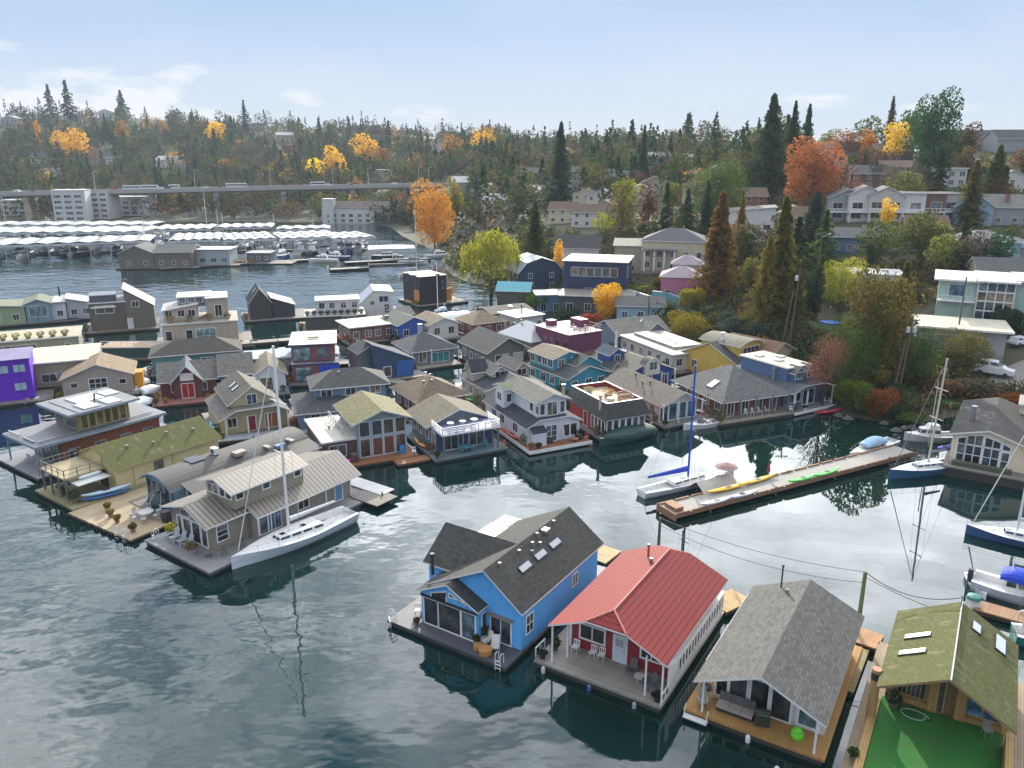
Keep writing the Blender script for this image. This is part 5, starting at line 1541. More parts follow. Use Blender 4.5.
# red brown hip roof
h = H('red brown floating home under a broad grey hipped roof', (725, 398), -22, .6, ez=3.8)
h.float(-1.5, -1.2, 11.5, 14, planks((.3, .27, .21)))
h.vol(.6, .9, 10.4, 11.6, .6, 3.6, siding((.13, .04, .035)), 'hip', shing((.17, .17, .17)), 2.7, 1.1, t=.12, wins='F4:1.1x1.9 L4:1.1x1.3')
h.posts([(-.3, -.2), (2.5, -.2), (5.3, -.2), (8.1, -.2), (11, -.2), (-.3, 3.5), (-.3, 7.5)], .6, 3.5, .16, OLDWOOD)
h.rail([(-.3, 8), (-.3, -.3), (11, -.3)], .6, .9, OLDWOOD, 1.4)
h.skylight(1.6, 5.0, 1.5, 1.3, paint((.85, .85, .85), .3))
for i in range(4): set_on(h, 4.2 + i * 1.2, .2, .6, .2 * i, adirondack(('white adirondack chair on the red brown home porch'), (.7, .7, .7), 'white chairs on the hipped roof porch'))
dinghy('pale grey rowing dinghy below the hipped roof porch', (738, 420), (771, 416), 1.5, (.6, .6, .6))
# blue with dormers
h = H('slate blue floating home with small white gabled dormers', (793, 412), -30, .5)
BLS = siding((.09, .15, .27))
h.float(-.3, -.6, 8.2, 14, planks((.3, .3, .32))); h.box('float_edge', -.4, -.7, .2, 8.3, -.58, .6, TRIM)
h.section('y', 0, 0, [(-.3, 3.3), (1.6, 4.0), (6.0, 4.0), (8.2, 3.3)], .5, 1.6, 13, BLS, shing((.12, .135, .165)), .3, (1.9, .3), .13)
h.win('F', 5.2, .1, 2.4, 2.2, 2, 1, .13); h.win('F', 3.0, .8, .9, 1.3, 1); h.win('F', 1.6, .8, .9, 1.3, 1); h.posts([(.0, -.1), (8.0, -.1), (2.6, -.1)], .5, 3.3)
h.vol(1.5, 3.0, 6.3, 12, 3.9, 6.0, BLS, 'flat', memb((.4, .37, .3)), o=.25, oe=.3)
for x in (2.0, 4.4):
    h.section('y', 0, 0, [(x, 5.5), (x + 1.0, 6.3), (x + 2.0, 5.5)], 3.9, 2.0, 3.6, BLS, GRYR, .25, .25, .1); h.win('F', 1.0, .7, 1.5, .9, 3, 1, .1)
h.roof = None; h.rz = lambda x, y: 6.2
for x, y in ((3, 6), (5, 7.5), (2.6, 9.5)): h.box('skylight', x, y, 6.18, x + 1.2, y + 1.0, 6.4, paint((.75, .76, .78), .2))
h.flue(1.0, 5.0, 1.6, .22, STEEL, 4.0)
k = kayak('red kayak tied at right corner of slate blue home', (.55, .02, .06), 5.0, 1.0); k.location = P(828, 413) + Vector((0, 0, .0)); k.rotation_euler.z = R(20)
set_on(h, 2.2, -.2, .5, 0, planter('white pot beside front post of slate blue home', (.7, .7, .7), (.1, .1, .05), .25, .4, .3)); set_on(h, 7.3, .4, .5, 0, plain_chair('white chair at right end of slate blue home porch', (.7, .68, .6)))

# ---------------------------------------------------------------- second rank
h = H('olive beige floating home with steep skylit gable and lower porch roof', (225, 437), -30, .5)
OLB = siding((.42, .38, .26))
h.float(-1, -1.4, 9.6, 12)
h.section('y', 0, 0, [(-.3, 3.0), (1.5, 3.9), (6.8, 3.9), (8.4, 3.0)], .5, .8, 10, OLB, GRYR, .3, (1.6, .3), .13); h.wt = TRIM
h.win('F', 1.5, .9, 1.1, 1.2, 2); h.door('F', 4.0, 1.0, 2.0, paint((.25, .02, .02), .4)); h.win('F', 6.6, .1, 1.6, 2.0, 2, gl=paint((.35, .13, .04), .5)); h.posts([(.2, -.4), (3.0, -.4), (5.6, -.4), (8.2, -.4)], .5, 3.0)
h.vol(1.3, 1.2, 6.8, 10, 3.6, 4.6, OLB, 'gy', shing((.2, .185, .15)), 1.9, .5, .5); h.win('F', 2.75, .5, 1.2, 1.3, 2)
for y in (4.2, 6.0): h.skylight(2.6, y, 1.0, .7)
h = H('blue grey two storey floating home with slate hipped roofs', (300, 431), -18, .5)
BGS = siding((.15, .21, .31))
h.float(-1, -1, 13, 10); h.vol(0, .2, 8.5, 9, .5, 3.0, BGS, 'hip', SLATE, 1.5, .6, wins='F2 L3'); h.vol(2.4, 3.0, 12.2, 9, .5, 5.5, BGS, 'hip', shing((.11, .11, .11)), 1.5, .6, wins='F3u:1.4x1.1'); h.vent(6, 5)
h = H('brown floating home with broad tan hipped shingle roof', (417, 401), -32, .5, ez=3.5)
h.float(-1, -1.2, 10, 12); h.vol(.6, .6, 7.9, 8.9, .5, 3.4, siding((.16, .06, .04)), 'hip', shing((.22, .16, .11)), 1.8, .7, wins='F3 L3'); 
for x, y in ((3, 4), (4, 3.4), (5, 6)): h.vent(x, y, .2, .14)
dinghy('upturned white skiff by left wall of tan hipped home', (405, 402), (393, 392), 1.5, (.75, .75, .75))
h = H('taupe floating home with navy lower roofs and two cross gables', (487, 409), -28, .5)
TPE = siding((.36, .34, .29))
h.float(-1, -.6, 10, 13); h.vol(.3, .4, 9.3, 9.6, .5, 3.2, TPE, 'gy', NAVYR, 1.5, .4, wins='L4'); h.vol(2.4, 3.0, 5.0, 9, 3.2, 4.8, TPE, 'gy', GRYR, .9, .35, wins='F1:1.5x.9'); h.vol(6.6, 3.6, 9.0, 9, 3.0, 4.8, TPE, 'gy', GRYR, .9, .35, wins='F1:1.5x.9')
h.vol(.2, 5, 2.4, 7.4, 3.2, 4.8, TPE, 'gx', NAVYR, 1.5, .2); h.skylight(1.6, 3.4, .5, 1.2)
h = H('teal floating home stepping down in three white trimmed roofs', (568, 396), -33, .5)
TEAL = siding((.06, .26, .36)); TGR = shing((.085, .1, .1))
h.float(-.6, -.6, 10, 15); h.vol(.2, .3, 8.0, 11, .5, 3.1, TEAL, 'gy', TGR, 1.5, .35, wins='L4:1.2x1.2 F3'); h.vol(.5, 4.5, 6.0, 11, 3.0, 5.3, TEAL, 'gy', shing((.25, .2, .14)), .8, .4, wins='L4 F2'); h.vol(3.2, 2.2, 7.8, 7.0, 3.1, 4.4, TEAL, 'gy', TGR, 1.2, .35)
h.vol(8.8, .2, 10.4, 2.0, .5, 3.6, siding((.65, .66, .68)), 'gy', TGR, .8, .3, wins='F1:.9x1.1')
h = H('royal blue floating home with arched gable window and wing dormer', (626, 394), -27, .5)
RBL = siding((.03, .075, .27))
h.float(-.6, -.8, 10, 14); h.vol(.2, .6, 9.2, 11.5, .5, 3.4, RBL, 'gy', shing((.18, .165, .14)), 1.7, .5, wins='F3:1.2x2.0 L4'); h.vol(3.4, -.1, 6.2, 1.2, 3.0, 4.7, siding((.6, .6, .58)), 'arcy', GRYR, .9, .2, .2, wins='F1:1.4x1.2'); h.vol(.5, 5.6, 3.4, 9, 3.4, 5.4, RBL, 'gy', shing((.06, .1, .16)), .9, .3, wins='F1:.9x1.0')
h.posts([(3.2, -.4), (6.4, -.4), (9.0, -.4), (.4, -.4)], .5, 3.4); h.skylight(1.8, 3.5, .5, 1.5); h.vent(4, 9)
h = H('long low grey flat roofed floating home behind arched gable home', (672, 372), -24, .5)
h.float(-1, -1, 10, 18); h.vol(.2, .4, 8.8, 17, .5, 3.3, siding((.55, .53, .48)), 'flat', memb((.4, .37, .31)), o=.35, oe=.4, wins='F3 L6'); h.box('roof_step', 2.4, 3, 3.5, 8.4, 16, 3.95, memb((.36, .34, .3)))
for x, y in ((4, 5), (5, 8), (3.5, 11)): h.vent(x, y, .5)
h = H('yellow floating home with navy gable roof and curved dormer', (738, 383), -38, .5)
YEL = siding((.62, .43, .13))
h.float(-.6, -.6, 11, 13); h.vol(0, .3, 8.4, 12, .5, 3.4, YEL, 'gx', paint((.045, .045, .06), .9, 'shingle'), 2.6, .5, .35, wins='F3:.9x1.2 L2'); h.vol(2.0, 1.6, 8.0, 9.5, 3.6, 5.9, YEL, 'arcy', shing((.26, .24, .19)), .7, .3, .4); h.win('F', 3.0, .8, 4.2, 1.1, 4, 1, .1); h.flue(2.6, 5.6, 1.4, .3, TRIM, 6.0)
h = H('cream floating home with brown gable and dark blue door', (770, 376), -40, 1.0)
h.float(-.6, -.6, 8, 11); h.vol(0, .2, 7.0, 10, 1.0, 4.4, siding((.6, .48, .32)), 'gy', shing((.26, .15, .09)), 1.6, .4, wins='F2:1.0x1.2'); h.door('F', 3.5, .9, 2.0, paint((.04, .07, .15)))

# ---------------------------------------------------------------- third rank
h = H('violet two storey floating home with pale blue windows', (-16, 404), -27, .5)
h.float(-1, -1.6, 9, 10); h.vol(-1, 0, 6.6, 8, .5, 6.6, board((.13, .03, .5)), 'flat', memb((.2, .17, .3)), o=.2, oe=.25, trim=paint((.09, .025, .35)))
for u in (4.0, 6.2):
    h.win('F', u, 4.3, 1.5, 1.1, 2, 1, .1, gl=paint((.4, .55, .62), .2))
h.win('F', 6.0, 1.5, 1.5, 1.1, 2, 1, .1, gl=paint((.4, .55, .62), .2))
h = H('grey beige floating home with low curved tan roof and grid window', (64, 397), -22, .5)
h.float(-1, -2, 10.6, 9); h.vol(0, 0, 9.8, 8, .5, 3.2, siding((.38, .33, .3)), 'gy', shing((.32, .23, .14)), 1.9, .35, .4); h.win('F', 4.9, .2, 2.4, 2.2, 3, 3, .12); h.win('F', 1.6, 1.3, .9, .7, 1); h.win('F', 8.3, 1.3, .9, .7, 1); h.box('shed', 9.9, .5, .5, 11.2, 3, 3.2, board((.55, .27, .05)))
h = H('maroon floating home with white trimmed gable porch and red doors', (162, 400), -21, .5)
MAR = siding((.11, .04, .045)); h.float(-1.2, -3.0, 9, 9, planks((.3, .13, .1))); h.vol(0, .6, 7.8, 8, .5, 3.2, MAR, 'gx', GRYR, 1.9, .5, .5, wins='F2:1.1x1.2'); h.vol(1.8, -.4, 5.8, 6, .5, 3.4, MAR, 'gy', shing((.17, .19, .24)), 2.1, .45, .6); h.win('F', 2.0, .1, 1.7, 2.2, 2, gl=paint((.3, .02, .03), .35)); h.win('F', 2.0, 2.9, 1.6, .9, 2, 1, .12, gl=paint((.7, .7, .7)))
for s_, l in ((.6, 'left'), (6.6, 'right')): set_on(h, s_, -2.0, .5, 0, planter('golden plant in pot at %s side of maroon porch' % l, (.2, .12, .1), (.4, .28, .05), .25, .3, .6))
h = H('pale grey floating home with solar panels and french doors', (222, 396), -19, .5)
PGS = siding((.6, .63, .66)); h.float(-1, -1.8, 10, 10); h.vol(0, .6, 4.6, 9.4, .5, 3.6, siding((.06, .14, .27)), 'gx', GRYR, 2.2, .3, wins='L2'); h.vol(1.2, -.2, 5.0, 3, .5, 2.9, PGS, 'flat', memb((.5, .5, .52)), o=.2); h.win('F', 1.9, .1, 3.2, 2.1, 5, 2, .1); h.vol(4.9, .4, 9.6, 9.2, .5, 3.2, PGS, 'gy', shing((.28, .24, .17)), 1.5, .4); h.win('F', 1.8, .1, 1.8, 2.1, 2)
for i in range(3): h.box('solar_panel', 1.5 + i * 1.1, .3, 3.05, 2.5 + i * 1.1, 2.0, 3.15, paint((.02, .025, .05), .15))
set_on(h, 9, -.8, .5, 0, planter('bushy green pot at right of french doors home', (.15, .12, .1), (.05, .1, .04), .3, .4, .7))
h = H('three storey brick and glass floating home with bright blue panel', (293, 383), -12, .5)
BRK = paint((.2, .065, .045), .85, 'brick'); COB = paint((.015, .06, .48), .4)
h.float(-1, -1.2, 9, 13); h.vol(0, 0, 7.4, 11, .5, 3.4, BRK, 'flat', memb((.35, .34, .33)), o=.1, oe=.15, trim=paint((.03, .06, .22)), wins='L4'); h.win('F', 1.8, .2, 2.4, 2.3, 3, 1, .1, gl=glass((.12, .17, .17))); h.box('blue_panel', 4.2, -.28, .6, 7.5, -.02, 3.3, COB)
h.vol(.1, .8, 6.9, 10, 3.75, 6.5, BRK, 'flat', memb((.62, .56, .46)), o=.4, oe=.5, trim=paint((.05, .09, .25)), wins='L4:1.4x1.6'); h.win('F', 1.6, .3, 2.6, 2.0, 2, 1, .12, gl=glass((.14, .2, .2))); h.win('F', 5.0, .7, 2.0, 1.4, 3, 1, .1); h.rail([(3.6, -.1), (7.4, -.1), (7.4, 3)], 3.7, .8, paint((.03, .08, .3))); h.box('roof_hatch', 2.6, 4, 6.9, 4.4, 4.7, 7.05, OLDWOOD)
h = H('navy shed roofed floating home with cobalt end wall', (376, 381), -30, .5)
NV2 = siding((.03, .06, .12)); h.float(-1.5, -1, 9, 11); h.section('y', 0, 0, [(0, 6.4), (6.8, 3.4)], .5, .4, 4.2, NV2, shing((.07, .09, .12)), .3, .3, .14); h.wt = TRIM; h.win('F', 5.6, 1.5, 1.0, 1.1, 1, 1, .08, gl=paint((.55, .6, .64))); h.box('cobalt_panel', 3.8, .28, .6, 6.8, .38, 3.2, paint((.02, .11, .36), .4)); h.win('F', 2.2, .4, 1.2, 1.6, 1)
h.section('y', 0, 0, [(-2.0, 4.8), (0, 5.8)], .5, 2.4, 7.0, siding((.12, .14, .16)), shing((.06, .07, .08)), .2, .3, .12); h.section('y', 0, 0, [(0, 5.6), (6.4, 3.6)], .5, 4.4, 8, NV2, SLATE, .2, .3, .12)
h = H('slate hipped floating home with turquoise porch glass', (413, 351), -28, .5, ez=3.2)
h.float(-1.2, -2.4, 9.6, 11); h.vol(0, .6, 8.0, 8.6, .5, 3.2, siding((.2, .22, .27)), 'hip', shing((.11, .115, .13)), 2.0, .8, wins='L3'); h.win('F', 5.4, .1, 3.2, 1.6, 3, 1, .1, gl=paint((.04, .24, .27), .2)); h.win('F', 2, .3, 1.3, 1.8, 2); h.posts([(-.2, -.1), (3.4, -.1), (8.6, -.1)], .5, 3.1); h.chimney(3.4, 5.0, 1.6, .7, paint((.33, .38, .45)))
h = H('charcoal gabled floating home with deep open porch', (488, 371), -30, .5)
CHS = siding((.17, .165, .155)); h.float(-1.4, -3.2, 9.4, 12); h.vol(0, .4, 7.4, 10, .5, 4.0, CHS, 'gy', shing((.1, .098, .098)), 2.0, .7, (1.3, .4), wins='L4'); h.win('F', 3.0, .2, 2.6, 2.2, 2); h.win('F', 6.2, 1.0, 1.8, 1.4, 1, gl=paint((.5, .47, .42)))
set_on(h, 2.0, -1.6, .5, 0, round_table('pale round table on charcoal home porch', .7, .7, (.5, .48, .45))); set_on(h, 6.6, -1.6, .5, 0, planter('straw coloured grasses on charcoal home porch', (.4, .35, .3), (.4, .32, .16), .5, .5, .8))
h = H('low floating home with wide white flat roof and dish', (352, 343), -30, .5)
h.float(-1, -1, 13, 10); h.vol(0, .2, 9, 8, .5, 3.4, siding((.2, .1, .08)), 'flat', memb((.66, .64, .57)), o=.5, oe=.5, wins='F4 L3'); h.box('roof_lantern', 8.4, 3.4, 3.6, 9.2, 4.2, 4.5, CHS)
t = thing('satellite_dish', 'white satellite dish at corner of the wide white roof', 'satellite dish'); b = B(); b.lathe([(.02, .12), (.3, .05), (.5, .2)][::1], 12, (0, 0, .8)); o = b.build('dish', TRIM, t); b = B(); b.tube((0, 0, 0), (0, 0, .9), .04, 5); b.build('mast', STEEL, t); set_on(h, .2, 1.2, 3.6, 0, t)
h = H('cobalt blue cottage float with sage gable roof', (400, 341), -34, .5)
h.float(-1, -1, 8, 9); h.vol(0, .2, 6.4, 8.4, .5, 3.6, siding((.04, .1, .36)), 'gy', shing((.19, .2, .17)), 1.3, .5, wins='F2 L3')
h = H('white cottage float with tan gable beside cobalt cottage', (430, 340), -30, .5)
h.float(-1, -1, 8, 9); h.vol(0, .2, 6.4, 8.4, .5, 3.4, siding((.6, .6, .58)), 'gy', shing((.27, .22, .15)), 1.2, .5, wins='F2:1.2x1.4 L3')
h = H('brick red cottage float with tan hipped roof', (474, 338), -30, .5)
h.float(-1, -1, 10, 10); h.vol(0, .2, 7, 7, .5, 3.5, siding((.2, .05, .045)), 'hip', shing((.33, .25, .16)), 1.7, .6, wins='F3 L2'); h.flue(3, 4, 1.2)
h = H('white walled float with flat white roof and tall flue', (518, 333), -34, .5)
h.float(-1, -1, 11, 11); h.vol(0, .2, 6.5, 7, .5, 3.6, siding((.5, .5, .48)), 'flat', memb((.75, .74, .72)), o=.4, oe=.4, wins='F3 L3'); h.flue(3, 3, 1.8, .15); h.vent(5, 5)
h = H('taupe floating home with bright metal roof and hipped end', (532, 341), -36, .5, ez=4.3)
h.float(-1, -1, 11, 14); h.vol(0, .3, 6.6, 9.5, .5, 4.3, siding((.28, .26, .24)), 'hip', paint((.42, .43, .44), .3, 'metal_roof'), 2.2, .5, wins='F4:1.2x1.8 L4'); h.chimney(4.6, 2.4, .5, 1.0, paint((.4, .4, .4)))
for x, y in ((2.2, 6), (2.8, 7), (2.0, 8)): h.vent(x, y, .5, .12)
h = H('maroon three storey floating home with cluttered roof terrace', (577, 373), -33, .5)
PUR = siding((.14, .035, .075)); h.float(-1.5, -2, 10, 16); h.vol(0, 2.5, 7.2, 12.5, .5, 6.4, PUR, 'flat', memb((.55, .46, .44)), o=.15, oe=.2, trim=paint((.2, .06, .11)), wins='L5u:1.0x1.2'); h.box('porch_block', .6, .2, .5, 7.6, 2.5, 3.4, paint((.1, .06, .05))); h.v = (.6, .2, 7.6, 2.5, .5)
for u in (1, 2.6, 4.2): h.win('F', u, .2, 1.0, 2.2, 1, 1, .12, tm=paint((.5, .25, .06)))
h.rail([(0, 2.6), (7.2, 2.6), (7.2, 10)], 6.6, .9, PUR); h.box('terrace_box', 5.2, 6, 6.6, 7.0, 9, 8.0, PUR); h.box('terrace_box', 1.5, 10, 6.6, 3.0, 11.5, 7.6, PUR)
for i, (x, y) in enumerate(((2, 4.5), (3.6, 5.6), (5, 4.2), (2.6, 7.6), (4.4, 8.6))): set_on(h, x, y, 6.62, i, plain_chair('pinkish chair among clutter on the maroon roof terrace', (.5, .36, .4), group='chairs on the maroon roof terrace'))
t = thing('rowing_shell', 'white hull standing upright at corner of maroon home', 'kayak'); b = B(); b.grid([[(.45 * math.sin(max(.02, q) * 3.1) * math.cos(a), .16 * math.sin(a), q * 6.2) for a in [6.283 * j / 8 for j in range(8)]] for q in [i / 10 for i in range(11)]], 0, True); b.build('hull', gloss((.65, .68, .7)), t); set_on(h, 8.9, .6, .6, .3, t)
h = H('blue grey cottage float with grey cross gables near maroon home', (618, 350), -25, .6)
h.float(-1, -1, 14, 12); h.vol(0, .2, 11.5, 9, .6, 3.4, siding((.16, .2, .26)), 'gx', shing((.27, .25, .22)), 2.0, .5, .4, wins='F4'); h.vol(5.4, -1, 10, 6, .6, 3.6, siding((.2, .25, .33)), 'gy', shing((.26, .25, .23)), 1.7, .5, .5, wins='F2:1.3x1.4'); h.skylight(7, 3, .7, .7)
motorboat('royal blue tarp covered boat beside blue grey cottage', (656, 349), (622, 350), 3.4, 'covered', (.03, .06, .3), cover=(.03, .05, .35))

# ---------------------------------------------------------------- rank along the channel
CH_ = 'floating homes along the channel'
def K(label, fl, az, z0=.5): return House(HB, label, 'floating home', fl, az, z0, CH_)
h = K('olive flat roofed float with planted roof edge', (-2, 366), -25)
OLV = siding((.3, .31, .24)); h.float(-2, -2, 16, 10); h.vol(-2, 0, 13, 9, .5, 4.6, OLV, 'flat', memb((.4, .36, .25)), o=.3, oe=.4); h.win('F', 5, 2.0, 6.5, 1.3, 5, 1); h.win('F', 13.2, 1.8, .7, 1.2, 1)
for i in range(7): set_on(h, -.5 + i * 1.9, .5, 4.85, 0, planter('yellowing shrub tub along olive home roof edge', (.2, .17, .12), (.22, .2, .05), .45, .35, .8, group='tubs along the olive roof edge'))
h = K('wide tan flat roofed float behind the violet home', (0, 392), -24)
h.float(-4, -1, 16, 12); h.vol(-4, 0, 13.6, 11, .5, 4.4, siding((.36, .36, .22)), 'flat', memb((.6, .52, .36)), o=.5, oe=.5, wins='F4:2.0x1.2'); h.rail([(8, -.8), (15, -.8)], 2.2, .8)
h = K('sage green float with blue glazed gable at far left', (0, 325), -26)
h.float(-3, -1, 15, 9); h.vol(-2, 0, 5, 8, .5, 4.8, siding((.32, .38, .24)), 'sx', shing((.3, .3, .2)), -.6, .4, wins='F2'); h.vol(5.2, 0, 10, 8, .5, 4.6, siding((.2, .3, .36)), 'gy', shing((.25, .28, .2)), .9, .4); h.win('F', 2.4, 1.2, 3.4, 2.4, 3, 1, .1, gl=glass((.08, .16, .2)))
h = K('white and grey float with slanted walls at far left', (42, 321), -26)
h.float(-1, -1, 12, 9); h.vol(0, 0, 5, 8, .5, 4.4, siding((.6, .62, .65)), 'flat', memb((.5, .5, .5)), o=.2, wins='F2'); h.vol(5.2, .6, 10, 8, .5, 5.0, siding((.42, .45, .48)), 'sx', memb((.4, .4, .42)), -1.2, .2, wins='F2'); h.flue(4, 3, 1.8, .18)
h = K('dark brown float with tall wedge roof and glassed upper box', (92, 331), -23)
DB = siding((.13, .115, .1)); h.float(-1.5, -2.2, 13, 10, planks((.2, .16, .13))); h.vol(0, 0, 7, 8.6, .5, 6.2, DB, 'flat', memb((.2, .2, .22)), o=.15); h.win('F', 2.9, 3.6, 3.4, 1.5, 2, 1, .12, gl=glass((.09, .08, .07))); h.box('eave_slab', .4, -.7, 5.3, 5.2, .0, 5.5, TRIM); h.vol(.3, .4, 5.2, 4, 6.4, 7.8, paint((.1, .12, .16)), 'flat', memb((.16, .18, .22)), o=.1)
h.section('y', 0, 0, [(6.9, 8.9), (12.4, 5.2)], .5, -.4, 8, siding((.15, .14, .12)), memb((.5, .42, .32)), .2, .3, .16); h.win('F', 2.0, 4.6, 1.3, 1.2, 2); h.door('F', .6, .9, 2.1, paint((.6, .6, .62)))
h = K('tan two storey float with planted roof terrace and penthouse', (165, 350), -20)
TN = siding((.46, .38, .3)); h.float(-2, -1.5, 16, 12); h.vol(0, 0, 13.4, 10, .5, 5.2, TN, 'flat', memb((.4, .35, .28)), o=.2, oe=.3); h.win('F', 7.6, .8, 3.4, 2.8, 3, 2, .1, gl=glass((.14, .2, .2)))
for u in (1.0, 4.6): h.win('F', u, 1.6, 1.1, 1.9, 1)
h.vol(.3, 2.0, 6.4, 9.5, 5.5, 7.6, TN, 'sx', memb((.42, .4, .38)), .9, .3, wins='F3:1.2x1.2'); h.vol(3.0, 4.0, 9.0, 9.5, 7.8, 9.6, paint((.2, .22, .27)), 'flat', memb((.7, .7, .7)), o=.2, wins='F4:1.0x1.0'); h.vol(8.0, 2.4, 12.0, 9, 5.5, 9.4, siding((.4, .34, .29)), 'flat', memb((.75, .72, .65)), o=.1); h.win('F', 2.2, .4, 1.2, 2.2, 2)
for i, c in enumerate(((.3, .2, .03), (.1, .16, .04), (.25, .2, .05), (.08, .1, .04))): set_on(h, 1.5 + i * 3.4, .7, 5.55, 0, planter(('golden', 'leafy green', 'straw', 'dark green')[i] + ' shrub tub on edge of tan roof terrace', (.3, .22, .18), c, .5, .4, .9))
h = K('teal float with long dark shingle roof before tan terrace home', (160, 374), -20)
h.float(-2, -1, 14.5, 8); h.vol(-1, 0, 13, 7.5, .5, 3.7, siding((.08, .2, .2)), 'hip', shing((.085, .08, .07)), 1.6, .5); h.win('F', 8.6, 1.0, 1.8, 1.2, 2)
h = K('black gabled float with tilted roof light', (251, 320), -22)
h.float(-1.5, -1.4, 13, 10, planks((.2, .18, .17))); h.vol(0, .2, 4.6, 8.6, .5, 4.3, board((.05, .048, .05)), 'gy', shing((.055, .055, .065)), 3.0, .3, .2); h.skylight(1.5, 4, 1.0, 1.4); h.vol(4.8, .8, 9.8, 8.6, .5, 5.0, board((.045, .05, .06)), 'sx', paint((.05, .055, .075), .5), -1.8, .2); h.rail([(9.9, .2), (13, .2)], 3.0, 1.0, paint((.55, .55, .4)))
h = K('pale float with dark base and rows of deck planters', (306, 330), -14)
h.float(-1.5, -1.4, 14, 9); h.vol(0, 0, 12.4, 8, .5, 3.2, siding((.07, .08, .075)), 'flat', memb((.3, .3, .28)), o=.2, oe=.4); h.win('F', 9.0, .3, 2.6, 2.2, 2, gl=glass((.1, .16, .14))); h.vol(2.4, 3, 11.5, 8, 3.5, 6.0, siding((.6, .6, .57)), 'flat', memb((.5, .48, .42)), o=.2, wins='F4')
for i in range(9): set_on(h, .5 + i * 1.4, .2, 3.5, 0, planter('small dark shrub tub along the pale float roof edge', (.2, .18, .17), (.05, .07, .04), .35, .35, .6, group='tubs along the pale float roof edge'))
h = K('white house float with slate mono pitch and dormer', (372, 316), -14)
h.float(-2, -1, 10, 11); h.section('y', 0, 0, [(-2.8, 3.2), (.6, 6.3), (4.9, 5.9)], .5, 0, 9, siding((.6, .6, .57)), paint((.33, .36, .44), .5, 'metal_roof'), .2, .2, .14, trim=TRIM); h.wt = TRIM; h.win('F', 5.6, 3.2, 2.0, 1.3, 2); h.win('F', 3.0, 2.6, .9, .9, 1)
b = B(); 
hw2 = h.w(3.0, -.06, 1.2)
h = K('black cube float with orange cladding panels', (420, 305), -32)
h.float(-1, -1.4, 13, 11); BK = board((.02, .021, .025)); h.vol(0, 0, 7.4, 9.5, .5, 7.2, BK, 'flat', memb((.6, .55, .48)), o=.15, oe=.15, trim=BK); h.box('orange_panel', -.1, .1, .6, -.01, 3.0, 4.0, paint((.5, .2, .05), .5)); h.box('orange_panel', 7.5, 1, .6, 9.4, 1.2, 3.8, paint((.5, .2, .05), .5)); h.win('F', 5.0, 5.0, 1.0, 2.2, 1); h.win('F', 6.4, 3.4, .7, 2.2, 1); h.win('L', 3.0, 4.8, 1.6, 2.2, 2); h.win('L', 7.0, 4.8, 1.6, 2.2, 2)
t = thing('number_sign', 'black house number two on white float wall', 'sign')
b = B()
for q_ in ((0, 1.55, .9, 1.85), (.65, .95, .95, 1.55), (0, .75, .95, 1.02), (0, .28, .3, .76), (0, 0, 1.0, .28), (-.05, 1.3, .25, 1.56)): b.box(q_[0], -.04, q_[1], q_[2], 0, q_[3])
b.build('numeral', DARK, t)
t.location = hw2; t.rotation_euler.z = R(14)

h = K('low brown flat roofed float below the willow', (492, 326), -30); h.float(-1, -1, 12, 8); h.vol(0, 0, 10, 7, .5, 3.2, siding((.13, .12, .11)), 'gx', shing((.16, .14, .125)), .7, .4, wins='F4'); h.skylight(6, 2.5, 1.0, .8)
h = K('pale mint float with rounded cover beside tan cottage', (446, 331), -30); h.float(-1, -1, 8, 6); h.vol(0, 0, 6, 5, .5, 2.8, siding((.5, .58, .55)), 'arcx', memb((.6, .66, .64)), .9, .3, wins='F2')
h = H('long blue grey flat roofed float behind black gabled float', (284, 377), -16); h.float(-1, -1, 16, 6); h.vol(-6, 0, 9, 5.5, .5, 3.8, siding((.4, .42, .42)), 'flat', memb((.32, .38, .42)), o=.3, wins='F5')

# CLUTTER: pots, seats and kayaks people keep on the decks behind the front rank
def brief(l):
    for cut in (' with ', ' under ', ' and ', ' behind ', ' beside ', ' below ', ' over ', ' stepping ', ' before '): l = l.split(cut)[0]
    return ' '.join(w for w in l.split() if w not in ('floating', 'home', 'float', 'house'))
seen_ = set(); crng = random.Random(31)
for h in HOUSES:
    lab = h.root.get('label', '')
    if h.root.get('group') not in (MB_, CH_) or not h.fl_ : continue
    bz = brief(lab)
    if bz in seen_: bz = ' '.join(lab.split()[:8])
    bz = ' '.join(bz.split()[:8]); seen_.add(bz)
    x0, y0, x1, y1, z = h.fl_
    pots = ((.05, .09, .03), (.2, .2, .04), (.12, .15, .04), (.25, .12, .04))
    set_on(h, x0 + .45, y0 + .4, z, 0, planter(f'leafy pot at front corner of the {bz} deck', crng.choice(((.3, .13, .07), (.2, .2, .22), (.08, .1, .2))), crng.choice(pots), .28, .4, crng.uniform(.4, .9)))
    set_on(h, x1 - .45, y0 + .45, z, crng.uniform(-1, 1), plain_chair(f'deck chair at far front corner of the {bz}', crng.choice(((.7, .7, .7), (.3, .2, .12), (.1, .2, .35), (.5, .1, .08)))))
    set_on(h, x0 + .5, y0 + 2.6, z, 0, planter(f'shrub tub along the side deck of the {bz}', (.18, .16, .15), crng.choice(pots), .4, .5, crng.uniform(.6, 1.3)))
    if crng.random() < .6:
        c = crng.choice((((.7, .3, .03), 'orange'), ((.6, .05, .04), 'red'), ((.05, .3, .5), 'blue'), ((.7, .7, .68), 'white'), ((.1, .4, .12), 'green')))
        k = kayak(f'{c[1]} kayak stowed beside the {bz}', c[0], 4.0, .7); set_on(h, x0 + .35, y0 + 6.0, z + .02, R(90), k)
